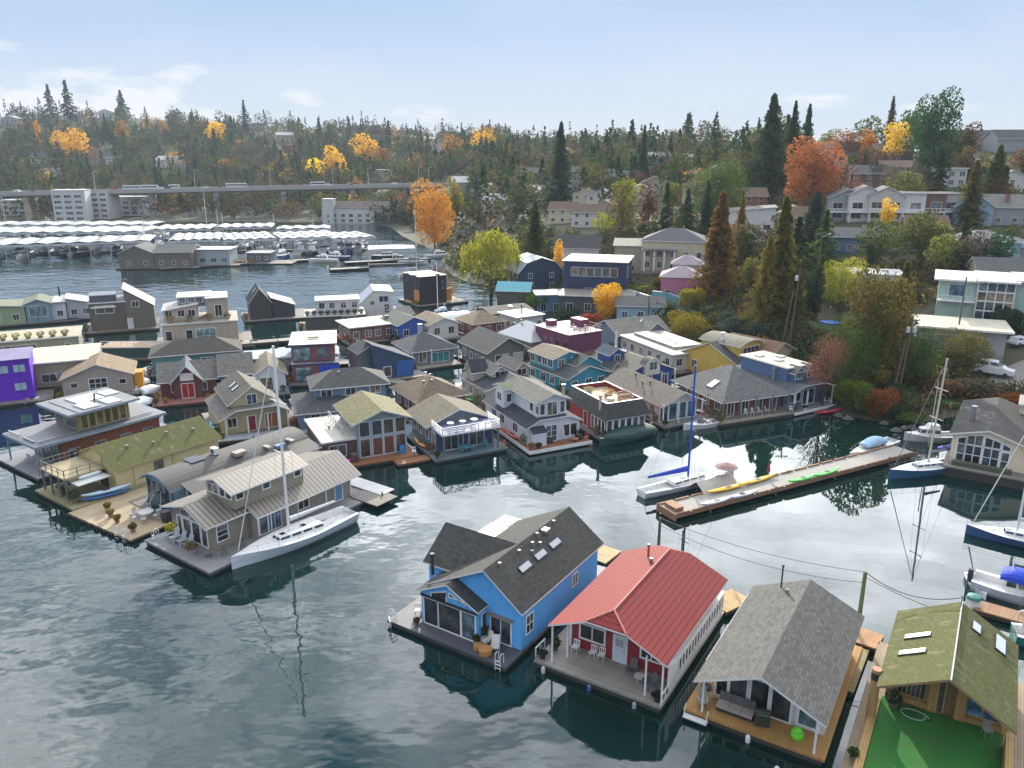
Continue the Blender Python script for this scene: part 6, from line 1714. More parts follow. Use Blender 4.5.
# ---------------------------------------------------------------- pier, boats and shore on the right
CONC = paint((.29, .275, .25), .85, 'concrete'); ORW = planks((.34, .19, .105))
t = pier('long concrete decked pier with orange timber bull rails', (667, 510), (905, 449), 2.9, .75, CONC, name='boat_pier')
L_ = (P(905, 448, .75) - P(667, 510, .75)).length
for y in (-1.45, 1.35):
    b = B(); b.box(0, y, .4, L_, y + .1, .74)
    for i in range(int(L_ / 2.2)): b.box(i * 2.2, y - .02, .76, i * 2.2 + 1.9, y + .16, .92)
    b.build('bull_rail', ORW, t)
b = B(); b.box(-.14, -1.55, .1, -.02, 1.55, .9); b.build('end_beam', ORW, t)
PT = t
def on_pier(o, x, y, z=.75, rz=0.0):
    a = t0 = PT.rotation_euler.z; p = PT.location
    o.location = (p.x + x * math.cos(a) - y * math.sin(a), p.y + x * math.sin(a) + y * math.cos(a), z); o.rotation_euler.z = a + rz; return o
t = thing('timber_crate', 'low orange timber box at the outer end of the pier', 'box'); b = B(); b.box(-.9, -.5, 0, .9, .5, .4); b.build('crate_body', ORW, t); b = B(); b.box(-.95, -.55, .4, .95, .55, .46); b.build('lid', planks((.36, .2, .1)), t); on_pier(t, .9, 0, .75, 1.57)
k = kayak('long yellow kayak on the pier nearest the dark red umbrella', (.75, .42, .02), 6.2, .75); on_pier(k, 9.2, .9, .76)
k = kayak('second yellow kayak end on along the pier', (.72, .45, .03), 6.0, .72); on_pier(k, 13.6, 1.0, .76, .05)
k = kayak('white kayak on the pier edge below the yellow kayaks', (.7, .72, .75), 4.4, .7); on_pier(k, 5.6, -1.2, .76)
k = kayak('second white kayak farther along the pier edge', (.68, .7, .74), 4.4, .7); on_pier(k, 9.2, -1.2, .76, -.04)
k = kayak('bright green kayak on pier nearest the yellow kayaks', (.12, .7, .1), 4.4, .75); on_pier(k, 18.4, -1.1, .76)
k = kayak('bright green kayak on pier nearest the blue sailboat', (.14, .68, .12), 4.4, .75); on_pier(k, 22.2, -1.15, .76, .06)
t = thing('tarp_tent', 'beige tarp draped over frame on the boat pier', 'tarp'); b = B()
b.grid([[(x, y, z + .12 * math.sin(x * 2.3)) for y, z in ((-1.4, .05), (-.6, .8), (0, 1.25), (.7, .7), (1.3, .05))] for x in (-2.6, -1.6, -.4, .8, 2.0, 2.8)]); b.build('cover', paint((.45, .42, .37), .9, 'canvas'), t); b = B(); b.tube((-2.4, 0, 0), (-2.4, 0, 1.2), .03, 5); b.tube((2.4, 0, 0), (2.4, 0, 1.2), .03, 5); b.tube((-2.4, 0, 1.2), (2.4, 0, 1.2), .03, 5); b.build('frame', STEEL, t); on_pier(t, 8.4, 2.6, .5, .1)
t = thing('patio_umbrella', 'open brownish umbrella over the beige tarp by the pier', 'umbrella'); b = B(); b.tube((0, 0, 0), (0, 0, 2.6), .03, 6); b.build('pole', STEEL, t); b = B(); b.lathe([(1.3, 2.1), (.7, 2.4), (.05, 2.6)], 10); b.build('canopy', paint((.3, .2, .18), .9, 'canvas'), t); on_pier(t, 10.2, 2.5, .6)
t = thing('closed_umbrella', 'small closed dark red umbrella standing on the pier', 'umbrella'); b = B(); b.tube((0, 0, 0), (0, 0, 1.9), .03, 5); b.build('pole', STEEL, t); b = B(); b.lathe([(.2, .7), (.16, 1.2), (.03, 1.85)], 8); b.build('canopy', paint((.3, .03, .06), .9, 'canvas'), t); on_pier(t, 15.6, 1.4)
sailboat('small white sailboat with royal blue mast and boom cover', (641, 497), (731, 476), 2.5, 13.4, hull=(.68, .7, .74), mast=(.02, .07, .42), sail=(.02, .06, .45), mx=.5, boom_l=.44, boom_up=1.3, cover_r=.26, free=.72, furl=False)
sailboat('dark blue hulled sailboat with tall mast beside cream house', (957, 468), (890, 479), 2.7, 13.0, hull=(.03, .12, .24), mast=(.6, .57, .5), sail=(.2, .23, .24), mx=.47, boom_l=.25, heel=-.03, free=1.0)
motorboat('white runabout with pale blue cockpit cover by pier', (893, 444), (850, 459), 2.3, 'runabout', cover=(.3, .45, .6), free=.7)
motorboat('white cabin cruiser with ladder behind the blue sailboat', (955, 441), (905, 440), 2.8, 'cruiser', (.62, .63, .62), free=.9, small=True)
pole('thin tan spar standing behind the blue sailboat', (929, 442), 381, .8, .08, name='spar', mat=paint((.5, .42, .3)))
k = kayak('blue and purple kayak leaning beside cream house deck', (.1, .12, .6), 2.8, .7); k.location = P(944, 449, 1.2); k.rotation_euler = (.3, 0, .4)
# cream house on the water
h = House(HB, 'cream floating home with tall arched white window wall', 'floating home', (948, 465), 34, .6, None)
CRM = board((.8, .68, .52)); h.float(-.5, -2.2, 13, 16, OLDWOOD, 1.2)
h.section('y', 0, 0, [(0, 4.5), (3.6, 5.5), (11, 3.2)], .6, .2, 15, CRM, shing((.055, .05, .05)), .4, .5, .2); h.wt = TRIM
for u, w, h0, sl in ((1.0, .7, 2.2, 0), (2.3, 1.5, 2.25, 0), (4.1, 1.5, 2.25, 0), (5.5, .7, 2.0, 0)): h.win('F', u, .6, w, h0, 1 if w < 1 else 2, 2, .16)
for u, w, h0, sl in ((1.0, .7, .5, .45), (2.3, 1.5, .95, .25), (4.1, 1.5, 1.2, -.3), (5.5, .7, .7, -.55)): h.win('F', u, 2.95, w, h0, 1 if w < 1 else 2, 1, .16, slope=sl)
h.win('F', 8.8, 1.2, 1.3, 1.2, 2, 2); h.flue(1.5, 5, 1.6, .25, STEEL)
h.box('hedge_box', .4, -1.4, 1.2, 6.4, -.7, 1.7, paint((.09, .1, .06), .95, 'stone'))
h.vol(6, 12, 12, 16, .6, 6.0, CRM, 'flat', memb((.3, .28, .26)), o=.2, wins='L2:.8x.8')
# boats at the right edge
sailboat('navy hulled white decked sailboat entering frame at right', (1075, 553), (968, 534), 2.8, 13.0, hull=(.05, .11, .27), mx=.55, boom_l=.4, free=.8)
motorboat('white and blue motorboat under royal blue canvas canopy', (972, 586), (1062, 612), 3.0, 'cruiser', (.6, .64, .72), cover=(.01, .05, .5), free=1.0)
dinghy('white inflatable stern platform boat tied by orange finger pier', (970, 577), (985, 600), 1.6, (.7, .7, .72))
pier('orange plank finger pier below the blue canopy boat', (975, 604), (1040, 622), 1.8, .6, ORW)
sailboat('teal hulled sailboat cut by the right frame edge', (1012, 640), (1085, 652), 2.8, 11.0, hull=(.03, .22, .2), mx=.12, boom_l=.1, free=.9, furl=False)
t = thing('dock_box', 'green lidded white dock box at end of orange finger pier', 'box'); b = B(); b.box(-.4, -.4, 0, .4, .4, .9); b.build('box_body', TRIM, t); b = B(); b.lathe([(.6, 0), (.5, .25), (.15, .35)], 10, (0, 0, .9)); b.build('lid', paint((.04, .2, .17)), t); t.location = P(972, 608, .3)

# ---------------------------------------------------------------- houses on the hill
HILLG = 'houses on the hillside'
FOUND = paint((.3, .29, .27), .9, 'concrete')
LM = []
def hh(label, px, py, w, l, zt, wall, roof, rm, az=0, rise=1.8, wins='F3', o=.5, extra=None, short=None, trim=None, name='hill_house', cat='house', group=HILLG):
    p = T(px, py)
    h = House(name, label, cat, None, az, at=p, group=group)
    # centre the front on the surveyed point
    q = h.w(-w / 2, 0, 0); h.root.location = q
    h.box('foundation', .05, .05, -6, w - .05, l - .05, .05, FOUND)
    h.vol(0, 0, w, l, 0, zt, wall, roof, rm, rise, o, o, trim=trim, wins=wins)
    LM.append((px, py - 8, short or label.split(' with ')[0]))
    return h
WH = siding((.6, .6, .58)); CRE = siding((.55, .5, .38)); TAN2 = siding((.38, .33, .25)); GRY = siding((.3, .31, .32)); BLU = siding((.12, .2, .32)); DKB = siding((.035, .055, .095)); BRW = siding((.18, .11, .08)); GRN = siding((.25, .3, .22)); LBL = siding((.28, .4, .5))
GR = shing((.17, .17, .17)); DR = shing((.08, .08, .085)); BR = shing((.2, .13, .09)); LR = memb((.5, .5, .5))
hh('dark blue gambrel roofed house with small white windows', 541, 292, 12, 11, 5.4, DKB, 'gam', paint((.33, .35, .38), .5, 'metal_roof'), -18, 3.4, 'F2u:1.1x1.3 L3u:.9x.9', short='gambrel house')
h = hh('large navy flat roofed house with white framed upper windows', 594, 300, 15, 13, 9.0, paint((.02, .035, .1), .6), 'flat', memb((.62, .52, .5)), 14, wins='', short='navy flat roofed house', trim=paint((.5, .5, .55)))
for i in range(6): h.win('F', 2.6 + i * 1.9, 5.6, 1.5, 2.0, 1, 1, .12)
h.win('F', 6.5, 1.2, 3, 1.5, 3, gl=glass((.08, .14, .18))); h.win('R', 3, 5.4, 4, 2.2, 2, 1, .12)
hh('low dark house below navy flat roofed house', 596, 316, 16, 8, 4.2, siding((.07, .08, .085)), 'flat', memb((.16, .15, .13)), 10, wins='F4:1.4x1.6', short='low dark house', o=.8)
hh('small navy carport house with white posts by green hedge', 556, 312, 9, 7, 4.0, BLU, 'flat', memb((.35, .35, .38)), -6, wins='F3:1.2x1.8')
hh('white gabled cottage with dark roof behind gambrel house', 577, 266, 12, 9, 5.0, WH, 'gx', DR, 6, 3.0, 'F3', short='white gabled cottage')
hh('taupe balcony house with shallow pale roof', 637, 274, 12, 12, 7.2, TAN2, 'gx', shing((.4, .38, .3)), 10, 1.2, 'F4u:1.1x1.3')
h = hh('cream two storey house with white front and dark hipped roof', 672, 272, 16, 12, 7.8, CRE, 'hip', shing((.14, .14, .16)), 16, 2.6, 'F5u:1.1x1.5 R2u', short='cream two storey house'); h.posts([(1.0, -2), (3.5, -2), (6, -2), (8.5, -2)], 0, 5.4, .35); h.box('porch_roof', .4, -2.4, 5.4, 9, -.05, 5.6, paint((.1, .1, .15)))
hh('brown roofed side house beside cream two storey house', 693, 268, 8, 8, 4.5, GRY, 'gy', BR, 16, 1.6, 'F2')
hh('pink walled house with lilac roof among dark trees', 680, 300, 9, 8, 5.2, siding((.5, .2, .3)), 'hip', shing((.5, .4, .45)), 14, 1.8, 'F3')
hh('pale lilac upper house behind the pink walled house', 686, 285, 7, 6, 5.2, siding((.55, .5, .55)), 'hip', shing((.48, .4, .46)), 14, 1.6, 'F2')
hh('white house with dark bays and stacked balconies', 750, 243, 12, 11, 8.5, WH, 'sx', GR, 14, 1.0, 'F3u:1.8x1.4', short='white balcony house')
for i, (px, w, wl, rf, zt, nm) in enumerate(((846, 10, GRY, 'gy', 6.6, 'grey gabled'), (864, 9, WH, 'gy', 7.4, 'white trimmed'), (884, 9, siding((.5, .48, .46)), 'gy', 7.0, 'stone coloured'), (905, 9, WH, 'flat', 7.6, 'white flat roofed'), (925, 9, BRW, 'flat', 7.4, 'brown balcony'), (942, 7, WH, 'flat', 7.4, 'narrow white'))):
    hh(f'{nm} row house facing the water on the middle slope', px, 222, w, 10, zt, wl, rf, DR if i != 4 else BR, 16, 2.2, 'F2u:2.6x1.6', short=f'{nm} row house')
    h2_ = [o for o in bpy.data.objects if o.get('label', '').startswith(nm + ' row house')][0]
    b = B(); b.box(.3, -1.7, 2.5, w - .3, 0, 2.72); b.box(.3, -1.7, -.2, .55, -1.45, 2.5); b.box(w - .55, -1.7, -.2, w - .3, -1.45, 2.5); b.build('balcony', TRIM, h2_)
    b = B(); b.box(.3, -1.7, 3.5, w - .3, -1.62, 3.6)
    for k in range(int(w)): b.box(.4 + k * (w - .9) / (int(w) - 1), -1.69, 2.72, .48 + k * (w - .9) / (int(w) - 1), -1.63, 3.5)
    b.build('railing', TRIM, h2_)
for px, py, w, wl, rm, l in ((836, 254, 9, BLU, GR, 'blue low house with grey gable beside tall cypress'), (858, 254, 10, DKB, GR, 'dark blue house below the row houses'), (885, 252, 9, TAN2, GR, 'tan bungalow below the row houses'), (905, 252, 8, GRY, BR, 'grey bungalow with brown roof below row houses')):
    hh(l, px, py, w, 8, 4.0, wl, 'gx', rm, 16, 1.6, 'F3')
hh('blue hip roofed bungalow at right edge of hillside', 985, 262, 13, 11, 4.6, LBL, 'hip', shing((.25, .27, .28)), 16, 1.9, 'F4:1.2x1.6', short='blue hip roofed bungalow')
hh('grey blue porch house cut by right frame edge', 1014, 264, 11, 10, 3.8, GRY, 'hip', shing((.22, .24, .27)), 16, 1.7, 'F3')
hh('pale blue steep gabled house above blue bungalow', 972, 226, 9, 10, 5.0, LBL, 'gy', shing((.25, .25, .23)), 18, 3.2, 'F2')
hh('grey craftsman house with red brick chimney above bungalow', 997, 226, 12, 10, 4.8, GRY, 'gx', shing((.27, .27, .25)), 14, 3.0, 'F3').chimney(8, 2, 1.8, 1.0)
hh('tan house at right edge beside the craftsman house', 1022, 226, 10, 9, 5.2, TAN2, 'gx', BR, 14, 2.4, 'F3')
hh('white box house with glass corner on upper slope', 950, 188, 9, 8, 6.0, WH, 'flat', LR, 14, wins='F3u:1.6x1.6')
hh('long dark roofed lodge on right hilltop', 975, 150, 30, 12, 4.6, TAN2, 'gx', DR, 8, 3.0, 'F6').chimney(14, 3, 1.5, 1.2)
hh('grey gabled hilltop house at right frame edge', 1016, 152, 15, 12, 5.0, GRY, 'gx', DR, 4, 3.2, 'F3')
hh('grey slate roofed long house on hilltop behind rust tree', 850, 160, 20, 10, 5.0, GRY, 'gx', shing((.3, .3, .3)), 10, 2.4, 'F5')
hh('brown gabled house in golden trees on hilltop', 893, 164, 13, 10, 5.0, BRW, 'gx', BR, 8, 2.4, 'F4'); hh('tan terrace house below the hilltop ridge', 905, 180, 16, 9, 4.6, TAN2, 'gx', BR, 10, 1.8, 'F5')
hh('yellowish house left of tall dark conifer', 738, 158, 14, 10, 6.5, CRE, 'gx', GR, 6, 2.2, 'F4u', short='yellowish ridge house'); hh('white roofed house on ridge between conifers', 690, 168, 16, 11, 5, WH, 'gx', shing((.45, .45, .45)), 8, 2.0, 'F4')
hh('blue house with cream gable on the ridge', 660, 168, 14, 11, 6.0, BLU, 'gx', shing((.45, .42, .35)), 8, 2.0, 'F4', short='blue ridge house')
for px, py, w, wl, rm, l in ((637, 163, 13, CRE, GR, 'cream ridge house half hidden by conifers'), (610, 186, 12, WH, GR, 'white hillside house with grey roof in middle slope'), (628, 188, 11, LBL, GR, 'pale blue hillside house beside white one'), (601, 210, 12, WH, shing((.3, .35, .38)), 'white steep gabled house in mid slope trees'), (586, 208, 11, CRE, BR, 'cream gabled house beside white steep gable'), (604, 222, 10, TAN2, BR, 'tan cottage with brown gable below white steep gable'), (566, 198, 12, GRY, GR, 'grey house at foot of tall ridge conifers'), (540, 182, 13, BRW, GR, 'brown roofed house behind ridge conifers'), (522, 180, 12, siding((.4, .25, .2)), BR, 'brick coloured house right of ramp'), (548, 205, 11, WH, DR, 'white house with dark gable above willow'), (587, 228, 11, WH, BR, 'white cottage with brown roof above navy house'), (562, 224, 10, CRE, BR, 'cream cottage near green cone conifer'), (700, 205, 11, TAN2, BR, 'tan house beneath broad cedar'), (748, 212, 12, siding((.3, .15, .12)), BR, 'brick house behind the white balcony house'), (500, 212, 14, WH, LR, 'flat roofed white house near yellow tree')):
    hh(l, px, py, w, 9, 5.2, wl, 'gy' if 'gable' in l else 'gx', rm, rng.choice((4, 12, 18, -10)), 2.4, 'F3u')
for px, py, w, wl, rm, l in ((790, 236, 9, GRY, GR, 'grey gabled house just right of rust red tree foot'), (805, 238, 8, WH, BR, 'small white house with brown roof by blue green conifer'), (640, 205, 11, WH, GR, 'white hillside gable house left of brown leafed tree'), (655, 196, 11, TAN2, BR, 'tan gabled house on slope below blue ridge house'), (705, 190, 11, WH, GR, 'white house with grey roof behind broad cedar'), (724, 182, 11, GRY, BR, 'grey house with brown gable left of tall dark conifer'), (575, 182, 11, TAN2, GR, 'tan hillside house right of broad ridge conifer'), (530, 202, 10, BRW, GR, 'brown gabled house above green cone conifer'), (836, 182, 12, TAN2, GR, 'tan ridge house right of rust red tree'), (868, 190, 12, BRW, GR, 'long brown roofed house above row houses'), (930, 172, 10, CRE, BR, 'cream gabled house below huge open fir'), (1010, 196, 11, WH, GR, 'white gabled house at right edge above craftsman'), (925, 250, 9, BRW, BR, 'brown bungalow at end of lower row'), (1000, 300, 9, TAN2, GR, 'tan garden cottage beside modern house')):
    hh(l, px, py, w, 8, 5.4, wl, 'gy' if 'gable' in l else 'gx', rm, rng.choice((8, 14, 20)), 2.3, 'F3u:1.2x1.4')
# far slope, left
h = hh('long white waterfront apartment house with balconies and towers', 364, 224, 46, 14, 8.5, WH, 'hip', shing((.2, .15, .14)), 4, 3, 'F10u:2.2x1.6', short='long white apartment house', cat='apartment house', name='apartment_building', group=None); h.vol(1, -2, 7, 4, 0, 13, WH, 'flat', LR, o=.2, wins='F1u'); h.vol(40, -1, 46, 6, 0, 9.5, WH, 'gy', DR, 2, .3)
for px, py, w, zt, az, l in ((72, 222, 17, 17, -12, 'white balcony tower block under the viaduct'), (97, 219, 16, 15, 6, 'grey white balcony block beside viaduct pier'), (125, 216, 24, 11, 4, 'wide white balcony block behind viaduct pier'), (15, 216, 16, 9, 2, 'low white block at far left under viaduct')):
    h = hh(l, px, py, w, 12, zt, WH, 'flat', LR, az, wins='', short=l.split(' behind')[0].split(' beside')[0].split(' under')[0], cat='apartment block', name='apartment_building', group='apartment blocks by the viaduct', o=.3)
    for f in range(int(zt / 3)):
        for i in range(int(w / 5.2)): h.win('F', 2.8 + i * 5.2, 1 + f * 3, 3.6, 1.5, 3, 1, .15)
hh('white roofed school building on the far ridge', 378, 144, 52, 14, 8, GRY, 'flat', memb((.75, .75, .75)), 4, wins='F8:3.0x1.8', short='white roofed school', cat='building'); hh('small pale service building beside the ramp', 385, 181, 16, 10, 8, TAN2, 'flat', LR, 4, wins='F2')
for px, py, w, wl, l in ((56, 178, 26, WH, 'white flat roofed house above viaduct at left'), (166, 168, 18, WH, 'white house in trees right of poplar'), (186, 170, 16, LBL, 'pale house beside white house in trees'), (106, 118, 17, WH, 'white house high on far ridge'), (136, 114, 18, LBL, 'pale blue roofed house high on far ridge'), (160, 118, 20, GRY, 'grey house high on far ridge'), (208, 120, 18, WH, 'white villa near ridge right of golden tree'), (252, 130, 30, TAN2, 'long tan building on far ridge'), (75, 120, 16, GRY, 'grey ridge house near twin conifers'), (440, 152, 20, WH, 'white house on ridge left of yellow tree'), (10, 125, 20, GRY, 'grey house on ridge at far left'), (40, 164, 16, CRE, 'cream house in trees at far left'), (108, 165, 14, WH, 'small white house left of poplar'), (285, 142, 18, TAN2, 'tan house below ridge at centre'), (472, 195, 22, GRY, 'grey low house right of viaduct end'), (488, 205, 16, TAN2, 'tan house near the yellow green tree')):
    hh(l, px, py, w, 12, 7, wl, rng.choice(('gx', 'gy', 'flat')), rng.choice((GR, DR, LR)), rng.uniform(-10, 14), 3, 'F4u:1.6x1.6')
# pale green modern house and garage by the street
p = T(946, 322); h = House('modern_house', 'pale green modern house with white butterfly roof and tall window grid', 'house', None, 28, at=p, group=None)
MINT = paint((.36, .5, .45), .6, 'paint'); h.box('foundation', -2, .1, -5, 14, 11, .3, paint((.2, .3, .36)))
h.vol(-2, 0, 4, 11, .3, 7.4, MINT, 'flat', memb((.7, .66, .6)), o=.9, oe=1.2, t=.3); h.win('F', 3, 4.4, 2.6, 2.0, 1, gl=glass((.05, .12, .2))); h.box('balcony', -2, -1.6, 3.8, 4, 0, 4.0, TRIM); h.rail([(-1.9, -1.5), (3.9, -1.5)], 4.0, .9)
h.vol(4, -.6, 10, 11, .3, 7.6, paint((.42, .44, .42)), 'flat', memb((.7, .66, .6)), o=.4, oe=1.2, t=.3); h.wt = TRIM
for i in range(4):
    for j in range(4): h.win('F', .9 + i * 1.4, .6 + j * 1.7, 1.2, 1.45, 1, 1, .14)
h.vol(10, .4, 17, 11, .3, 7.8, MINT, 'flat', memb((.6, .56, .5)), o=.4, oe=1.0, t=.3); h.win('F', 3.4, 5.2, 3, .8, 4); LM.append((975, 290, 'pale green modern house'))
p = T(934, 352); h = House('garage', 'low grey garage with wide tan flat roof below modern house', 'garage', None, 24, at=p); h.box('foundation', -3, .1, -3, 10, 8, .1, FOUND); h.vol(-3, 0, 10, 8, .1, 4.0, siding((.36, .37, .37)), 'flat', memb((.5, .46, .36)), o=.8, oe=1.4, t=.3); h.win('F', 4.5, .1, 3.2, 2.6, 2, 1, .15, gl=paint((.06, .14, .3), .3)); h.win('F', 8.8, .1, 3.0, 2.6, 4, 3, .06, gl=paint((.2, .22, .24), .5)); LM.append((940, 335, 'tan roofed garage'))
hh('small white flat roofed house half hidden by trees', 868, 292, 12, 8, 3.6, WH, 'flat', LR, 18, wins='F3:1.2x1.6')
hh('low cottage with grey deck roof above the willow shore', 640, 322, 10, 7, 3.4, LBL, 'gx', GR, 6, 1.4, 'F3')
# walls, fences and hedges by the street
def strip(name, label, cat, pts, z0, z1, w, mat, kind=None):
    b = B(); q = [T(*p) for p in pts]
    for a, c in zip(q, q[1:]):
        d = (c - a); L2 = d.length; n = Vector((-d.y, d.x, 0)).normalized() * w / 2
        b.slab([a - n + Vector((0, 0, z0)), c - n + Vector((0, 0, z0)), c + n + Vector((0, 0, z0)), a + n + Vector((0, 0, z0))], z1 - z0)
    return tag(b.build(name, mat), label, cat, None, kind)
strip('retaining_wall', 'blue painted street wall with white planters along its top', 'wall', ((652, 302), (668, 305), (690, 314)), -1, 2.6, .4, paint((.1, .25, .32)))
strip('retaining_wall', 'white pillared garden wall left of the tall pole', 'wall', ((625, 298), (650, 306)), -1, 2.2, .4, paint((.5, .5, .52)))
strip('plank_fence', 'grey plank fence behind the yellow house roofs', 'fence', ((700, 345), (735, 358)), -.5, 2.2, .15, planks((.3, .29, .27)))
strip('plank_fence', 'weathered plank fence beneath leaning poles', 'fence', ((748, 355), (790, 372)), -.5, 2.0, .15, planks((.25, .25, .25)))
strip('street', None, None, ((560, 318), (615, 326), (660, 334), (700, 348)), -.3, .12, 6, paint((.12, .12, .12), .9, 'asphalt'), 'structure')
strip('driveway', None, None, ((1060, 350), (1010, 372), (985, 385)), -.3, .15, 9, paint((.2, .19, .18), .9, 'asphalt'), 'structure')
strip('garden_lawn', None, None, ((905, 398), (935, 402), (955, 400)), -.3, .2, 5, paint((.03, .09, .02), .95, 'turf'), 'structure')
strip('garden_lawn', None, None, ((805, 322), (840, 330), (862, 332)), -.3, .25, 8, paint((.03, .09, .03), .95, 'turf'), 'structure')
def car(label, p, rz, c, L=4.5, H=1.45, W_=1.8, kind='car', group=None):
    t = thing('parked_car' if kind == 'car' else kind, label, kind if kind != 'car' else 'car', (p.x, p.y, p.z), rz, group)
    b = B(); bh = H * .55
    pr = [(-L / 2, .35), (-L / 2, bh * .95), (-L * .2, bh * 1.02), (L * .25, bh), (L / 2, bh * .85), (L / 2, .35)]
    b.grid([[(x, s_ * W_ / 2 * (1 if .05 < z < bh else .96), z) for x, z in pr] for s_ in (-1, 1)]); b.poly([(x, -W_ / 2, z) for x, z in pr][::-1] if 0 else [(x, -W_ / 2, z) for x, z in pr]); b.poly([(x, W_ / 2, z) for x, z in pr][::-1]); b.build('body', gloss(c), t)
    if kind == 'bus': b = B(); b.box(-L / 2, -W_ / 2, bh, L / 2, W_ / 2, H); b.build('coach_body', gloss(c), t); b = B(); b.box(-L / 2 + .3, -W_ / 2 - .02, H * .55, L / 2 - .3, W_ / 2 + .02, H * .8); b.build('side_window', GLASS, t)
    else: cabin(t, -L * .42, L * .3, W_ * .92, W_ * .92, bh, H - bh, c, True, .9, 'car_cabin', 2)
    for x in (-L * .31, L * .31):
        for s_ in (-1, 1):
            b = B(); b.tube((x, s_ * W_ * .42, .32), (x, s_ * W_ * .52, .32), .33, 12); w_ = b.build('wheel', DARK, t)
    for s_ in (-1, 1):
        b = B(); b.box(L / 2 - .06, s_ * W_ * .36 - .18, bh * .6, L / 2 + .02, s_ * W_ * .36 + .18, bh * .8); b.build('headlight', TRIM, t)
    return t
q = lambda px, py: T(px, py) + Vector((0, 0, .2))
car('white van parked on grey driveway behind olive tree', q(993, 377), R(-40), (.72, .74, .76), 5.4, 2.2, 2.0, 'van'); car('white car at right frame edge on the street', q(1020, 347), R(20), (.7, .72, .75)); car('dark car under the tan roofed garage trees', q(922, 372), R(10), (.03, .035, .05)); car('white car behind dark car near garage', q(928, 376), R(10), (.6, .6, .62)); car('dark red car beside garage wall', q(978, 352), R(20), (.16, .02, .02)); car('dark car on the street by golden tree', q(636, 322), R(-60), (.04, .04, .06))
k = kayak('bright blue upturned skiff on garden lawn', (.02, .16, .6), 3.8, 1.4, name='skiff', cat='dinghy'); k.location = T(830, 328) + Vector((0, 0, .6)); k.rotation_euler = (R(15), 0, R(-12))
for l, bs, ty, kw in (('twin transformer utility pole with crossarm in front of dark trees', (898, 396), 318, dict(arm=1, tr=2, lean=.05)), ('bare wooden pole leaning beside the transformer pole', (892, 398), 338, dict(lean=.1)), ('tall brown street pole with lamp before modern house', (955, 350), 277, dict(lamp=True, arm=0)), ('tall dark pole beside the blue street wall', (648, 322), 255, dict(arm=1)), ('grey utility pole with lamp above cypress', (815, 300), 232, dict(arm=1, lamp=True)), ('leaning pole with transformer in front of lit conifers', (788, 352), 268, dict(tr=1, lean=.05, arm=1)), ('second leaning pole below lit conifers', (780, 354), 290, dict(lean=.12)), ('distant pole on ridge road', (545, 212), 190, dict(arm=1))):
    globals()['P_' + str(bs[0])] = pole(l, bs, ty, at=T(*bs), r=.16, **kw)[1]
wire('cable from leaning poles to the transformer pole', P_788, P_898, 1.2); wire('cable from tall dark pole to leaning poles', P_648, P_788, 2.0); wire('cable from transformer pole to street pole', P_898, P_955, .8); wire('guy wire from leaning pole down to fence', P_788, T(768, 350), .05)
# ---------------------------------------------------------------- viaduct
t = thing('viaduct', 'long grey concrete viaduct crossing the far shore', 'bridge')
BP = [PY(px, py, Y) for px, py, Y in ((-160, 195, 452), (-20, 192.5, 455), (100, 190, 465), (200, 188, 480), (290, 186, 500), (380, 184.5, 522), (470, 182.5, 545))]
CON2 = paint((.36, .35, .33), .85, 'concrete')
def ribbon(pts, w0, w1, z0, z1, mat, name):
    b = B()
    rows = []
    for i, p in enumerate(pts):
        d = (pts[min(i + 1, len(pts) - 1)] - pts[max(i - 1, 0)]); n = Vector((-d.y, d.x, 0)).normalized()
        a, c = p + n * w0, p + n * w1
        rows.append([(a.x, a.y, a.z + z0), (c.x, c.y, c.z + z0), (c.x, c.y, c.z + z1), (a.x, a.y, a.z + z1)])
    b.grid(rows, 0, True); b.poly(rows[0]); b.poly(rows[-1][::-1]); return b.build(name, mat, t)
ribbon(BP, 0, 16, -2.0, -.9, CON2, 'deck'); ribbon(BP, .2, 15.8, -.89, -.8, paint((.1, .1, .1), .9, 'asphalt'), 'roadway')
ribbon(BP, -.3, -.02, -2.2, .1, CON2, 'parapet'); ribbon(BP, 16.02, 16.3, -2.2, .1, CON2, 'parapet'); ribbon(BP, 2, 14, -3.2, -2.02, paint((.25, .25, .24), .9), 'girder')
def along(px):
    for a, c in zip(BP, BP[1:]):
        xa, xc = proj(a)[0], proj(c)[0]
        if xa <= px <= xc: return a.lerp(c, (px - xa) / (xc - xa)), (c - a)
    return BP[-1], BP[-1] - BP[-2]
for px, c in ((-60, None), (22, (.42, .33, .24)), (87, None), (148, None), (215, None), (283, None), (352, None), (412, None)):
    p, d = along(px); n = Vector((-d.y, d.x, 0)).normalized()
    b = B()
    zb = min(terr(p.x, p.y), 0) - 2
    for k in (3, 13):
        q_ = p + n * k; b.obox((q_.x, q_.y, zb), 3.0, 2.4, p.z - 3.2 - zb, math.atan2(d.y, d.x))
    q_ = p + n * 8; b.obox((q_.x, q_.y, p.z - 5.2), 3.2, 14, 2.0, math.atan2(d.y, d.x)); b.build('bridge_pier', paint(c, .85) if c else CON2, t)
VG = 'traffic on the viaduct'
vcol = [(.7, .7, .7), (.05, .05, .06), (.3, .31, .33), (.65, .66, .68), (.12, .13, .2), (.35, .04, .04)]
vn = ['white', 'black', 'grey', 'silver', 'navy', 'red']
